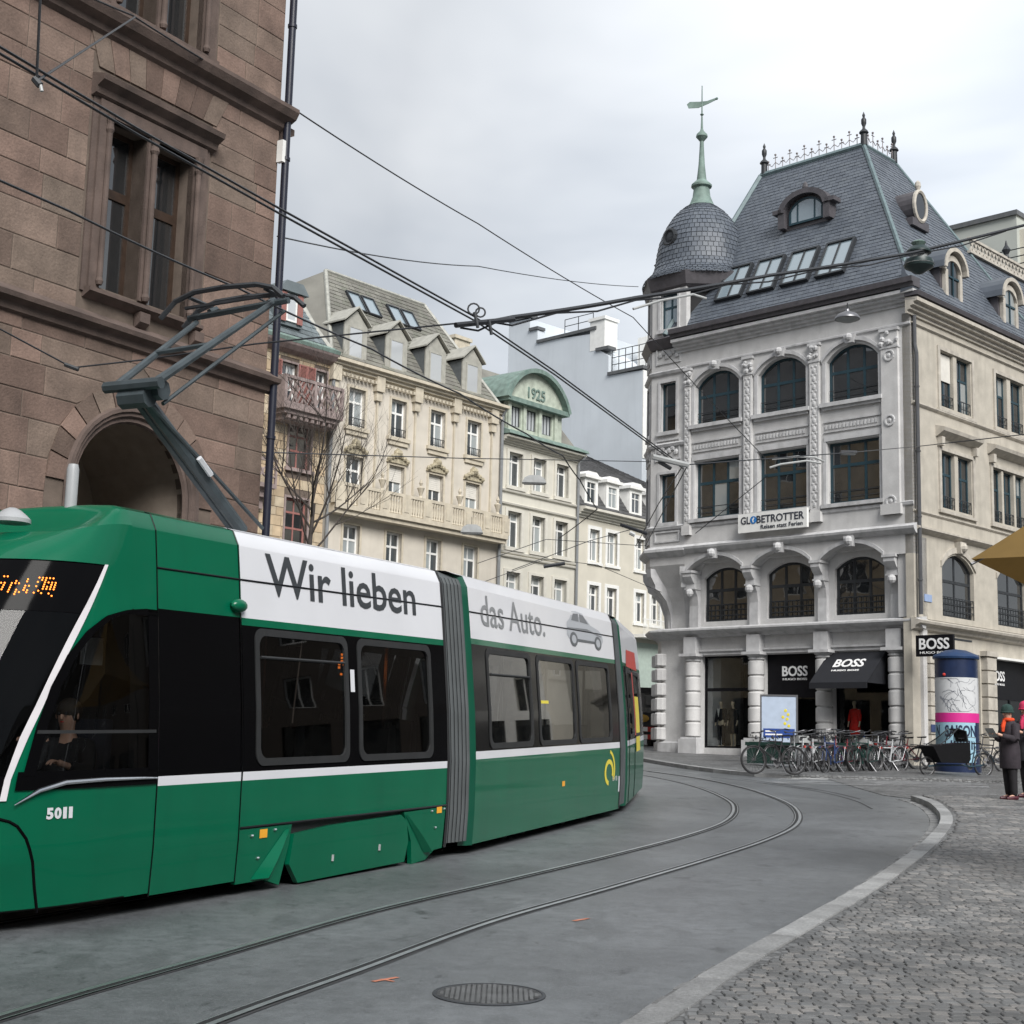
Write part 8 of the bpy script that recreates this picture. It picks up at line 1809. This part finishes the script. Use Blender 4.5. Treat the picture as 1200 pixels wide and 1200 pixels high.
# ------------------------------------------------------------------ overhead wires, insulators and hanging lamps
def wire(label, pts, r=.011, sag=0.0, name='overhead_wire', n=10):
    P_ = []
    for p, q in zip(pts[:-1], pts[1:]):
        for i in range(n): t = i/n; v = p.lerp(q, t); v.z -= sag*4*t*(1-t); P_.append(v)
    P_.append(pts[-1]); o = Vector(P_[0]); b = MB(); b.tube([p-o for p in P_], r, 5); ob = b.build(name, m_wire); ob.location = o; return tag(ob, label, 'wire')
H5 = 5.85
W1 = [at_h(px, py, H5) for px, py in ((-260, -95), (0, 55), (160, 150), (327, 244), (556, 371), (650, 435), (800, 546))]
wire('upper wire of the contact wire pair running from top left to the section insulator', W1, .011)
wire('lower wire of the contact wire pair running from top left to the section insulator', [p+Vector((0.01, -.02, -.055)) for p in W1], .011)
TW1 = [c1.raw(s_, 1.08, 5.82) for s_ in (-11, -5.2, -2.7, 0)] + [c2.raw(s_, 1.05, 5.82) for s_ in (2, 5, 7)] + [c3.raw(s_, 1.05, 5.82) for s_ in (2, 6)] + [Vector((1.2, 37, 7.0))]
wire('contact wire touched by the tram pantograph', TW1, .012, .02)
wire('long span wire from the hall top across the sky to the shop corner', [at_y(-60, -90, 13), at_y(155, 18, 18), at_y(340, 125, 23), at_y(560, 262, 31), at_y(742, 372, 40), at_y(905, 545, 52.0)], .014, .05)
wire('short pull wire slanting up right from the knot at the top left', [at_y(43, 95, 9.2), at_y(158, 20, 13.5)], .010)
wire('upright pull wire above the knot at the top left', [at_y(43, 95, 9.2), at_y(48, -20, 9.0)], .010)
FEED = [at_y(540, 381, 14.9), at_y(600, 372, 15.5), at_y(745, 349, 17.5), at_y(900, 323, 20), at_y(1070, 296, 23), at_y(1230, 256, 25)]
wire('thick black feeder cable crossing in front of the slate roof', FEED, .026, .01)
b_ = [p+Vector((0, 0, -.09 if i % 2 else -.03)) for i, p in enumerate([FEED[k].lerp(FEED[k+1], t) for k in range(5) for t in (0, .33, .66)])]; wire('thin laced cable hanging wavily below the thick feeder cable', b_, .012, 0, n=2)
wire('thin span wire from the hall corner to the turret', [at_y(325, 277, 22), at_y(560, 312, 36), at_y(748, 336, 54)], .013, .1)
wire('steady wire with a clamp slanting in front of the sandstone wall', [at_y(-20, 375, 15), at_y(85, 431, 16), at_y(165, 422, 16), at_y(300, 403, 15.5), at_y(545, 378, 14.9)], .010)
wire('thin wire running level in front of the cream house second floor', [at_y(306, 530, 26), at_y(540, 537, 36), at_y(762, 541, 46)], .012)
wire('thin wire running level in front of the shop upper windows', [at_y(800, 545, 24), at_y(1000, 530, 30), at_y(1077, 523, 48)], .011)
wire('wire along the right hand facade above its window hoods', [at_y(1077, 523, 48.5), at_y(1112, 519, 40), at_y(1210, 508, 38)], .014)
wire('wire slanting down from the section insulator to the truck', [at_y(800, 546, 22), at_y(772, 590, 27), at_y(745, 640, 34)], .010); wire('second slanting wire from the section insulator behind the tram', [at_y(806, 545, 22), at_y(778, 598, 27), at_y(756, 640, 34)], .010)
wire('thin wire rising right before the pale house', [at_y(600, 668, 40), at_y(690, 634, 42), at_y(745, 619, 44)], .011); wire('lower thin wire before the pale house windows', [at_y(560, 660, 44), at_y(640, 632, 46), at_y(760, 640, 50)], .011); wire('wire slanting down from the sign to the corner arcade', [at_y(900, 557, 42), at_y(815, 625, 44)], .012)
wire('thin wire at window height before the dated gable house', [at_y(545, 690, 40), at_y(640, 655, 44), at_y(700, 662, 47), at_y(775, 694, 52)], .010)
m_insul = M('pale_insulator', (.33, .34, .34), .4, .1, bump=0)
def gadget(name, label, cat, p, build, grp=None): t = thing(name, label, cat, p, 0, grp); build(t); return t
def rod(name, mt, pts, r, par, o): b = MB(); b.tube([q-o for q in pts], r, 7); return b.build(name, mt, par)
o = at_y(565, 377, 14.9)
def ins1(t): rod('insulator_rod', m_wire, [at_y(534, 381, 14.8), at_y(602, 374, 15.4)], .03, t, o); b = MB(); b.torus(at_y(555, 362, 14.9)-o, .06, .01, 'y', 12, 5); b.torus(at_y(563, 366, 14.9)-o, .05, .01, 'y', 12, 5); b.build('jumper_loop', m_wire, t); rod('clamp', m_iron, [at_y(556, 366, 14.8), at_y(560, 384, 14.8)], .018, t, o); rod('clamp', m_iron, [at_y(573, 375, 15), at_y(576, 392, 15)], .018, t, o)
gadget('wire_insulator', 'black insulator with two small wire loops where the cables cross in mid sky', 'insulator', o, ins1)
o2 = at_y(785, 540, 21.5); gadget('section_insulator', 'pale grey section insulator bar left of the corner windows', 'insulator', o2, lambda t: (rod('insulator_rod', m_insul, [at_y(764, 535, 21.5), at_y(806, 545, 21.8)], .045, t, o2), rod('clamp', m_iron, [at_y(772, 541, 21.6), at_y(786, 549, 21.7)], .03, t, o2)))
o3 = at_y(745, 620, 40); gadget('section_insulator', 'dark insulator bar at the left of the stone corbel', 'insulator', o3, lambda t: (rod('insulator_rod', m_wire, [at_y(728, 615, 40), at_y(757, 625, 41)], .05, t, o3), rod('clamp', m_insul, [at_y(738, 624, 40), at_y(744, 627, 40)], .06, t, o3)))
o4 = at_y(650, 662, 40); gadget('section_insulator', 'small dark insulator bar in front of the dated house ground floor', 'insulator', o4, lambda t: rod('insulator_rod', m_wire, [at_y(637, 664, 40), at_y(662, 660, 40)], .05, t, o4))
o5 = at_y(43, 95, 9.2); gadget('wire_clamp', 'small dark wire clamp at the top left knot', 'clamp', o5, lambda t: (rod('clamp', m_iron, [at_y(40, 92, 9.2), at_y(47, 100, 9.2)], .025, t, o5), rod('hook', m_insul, [at_y(47, 98, 9.2), at_y(49, 107, 9.2)], .012, t, o5)))
o6 = at_y(85, 431, 15.95); gadget('wire_clamp', 'dark wire clamp with hanging loop before the sandstone wall', 'clamp', o6, lambda t: (rod('clamp', m_iron, [at_y(76, 427, 15.9), at_y(92, 433, 15.9)], .025, t, o6)))
o7 = at_y(930, 540, 29); gadget('steady_arm', 'pale curved steady arms before the middle shop windows', 'wire bracket', o7, lambda t: (rod('arm', m_insul, [at_y(905, 538, 29), at_y(935, 535, 29), at_y(955, 536, 29), at_y(966, 541, 29)], .022, t, o7), rod('arm', m_insul, [at_y(902, 548, 29), at_y(915, 544, 29), at_y(945, 540, 29), at_y(962, 543, 29)], .022, t, o7)))
o8_ = at_y(790, 345, 18); gadget('steady_arm', 'pale curved steady arm beside the turret window', 'wire bracket', o8_, lambda t: rod('arm', m_insul, [at_y(742, 362, 17.5), at_y(775, 352, 17.7), at_y(812, 345, 18), at_y(828, 350, 18)], .016, t, o8_))
def lamp(label, px, py, Y, R, kind, wire_to):
    p = at_y(px, py, Y); t = thing('hanging_lamp', label, 'street lamp', p, 0, 'street lamps hung on wires'); b = MB()
    if kind == 0: b.lathe([(R, 0), (R*.97, .04), (R*.75, R*.38), (R*.3, R*.58), (.06, R*.62), (.05, R*.8), (.0001, R*.82)], 20); b.build('lamp_shade', m_chr, t, smooth=True); b = MB(); b.lathe([(R*.93, .01), (R*.5, -.06), (.0001, -.09)], 16); b.build('diffuser', m_seat, t, smooth=True)
    elif kind == 1: b.lathe([(.05, .62), (.22, .60), (.30, .50), (.30, .46), (.2, .45), (.2, .30), (.33, .28), (.36, .16), (.34, .10), (.2, .02), (.1, -.05), (.0001, -.08)], 18); b.build('lamp_housing', M('dark_green_lamp', (.02, .035, .035), .4, .1, bump=0), t, smooth=True); b = MB(); b.lathe([(.205, .30), (.205, .45)], 18); b.build('lens', m_seat, t); b = MB(); b.lathe([(.31, .2), (.37, .16), (.31, .12)], 18); b.build('pale_band', m_seat, t); b = MB(); b.lathe([(.1, .62), (.18, .72), (.12, .76), (.0001, .77)], 14); b.build('lamp_cap', m_copper, t)
    elif kind == 3: b.box(-R, R, -.1, .1, -.04, .03); b.build('lamp_housing', m_iron, t); b = MB(); b.box(-R*.85, R*.85, -.08, .08, -.06, -.04); b.build('diffuser', m_seat, t)
    else: b.prism([(-R, -.12), (R, -.12), (R*.8, .08), (R*.4, .18), (-R*.4, .18), (-R*.8, .08)], -.22, .22); b.build('lamp_housing', m_insul, t); b = MB(); b.box(-R*.85, R*.85, -.18, .18, -.16, -.12); b.build('diffuser', m_seat, t)
    t.scale = (.68,)*3 if kind == 1 else (1, 1, 1); b = MB(); q = (at_y(*wire_to, Y)-p)*(1/t.scale[0]); b.tube([Vector((0, 0, (0.02, .2)[kind == 0] if kind != 1 else .7)), q], .012, 5); b.build('suspension', m_wire, t); return t
lamp('round dish street lamp hanging before the shop cornice', 993, 374, 34, .30, 0, (993, 355)); lamp('dark green lantern with glass band hanging under the feeder cable', 1077, 318, 23.3, .3, 1, (1077, 296)); lamp('grey box lamp hanging in front of the dated gable house', 626, 563, 60, .5, 2, (626, 545)); lamp('grey box lamp hanging under the balcony of the cream house', 553, 621, 55, .42, 2, (553, 606)); lamp('flat dark lamp hanging before the right hand shop window', 994, 530, 36, .2, 3, (994, 522))
wire('thin lamp wire from the dish lamp to the dormer', [at_y(993, 360, 34), at_y(1040, 352, 40), at_y(1072, 350, 47)], .009)
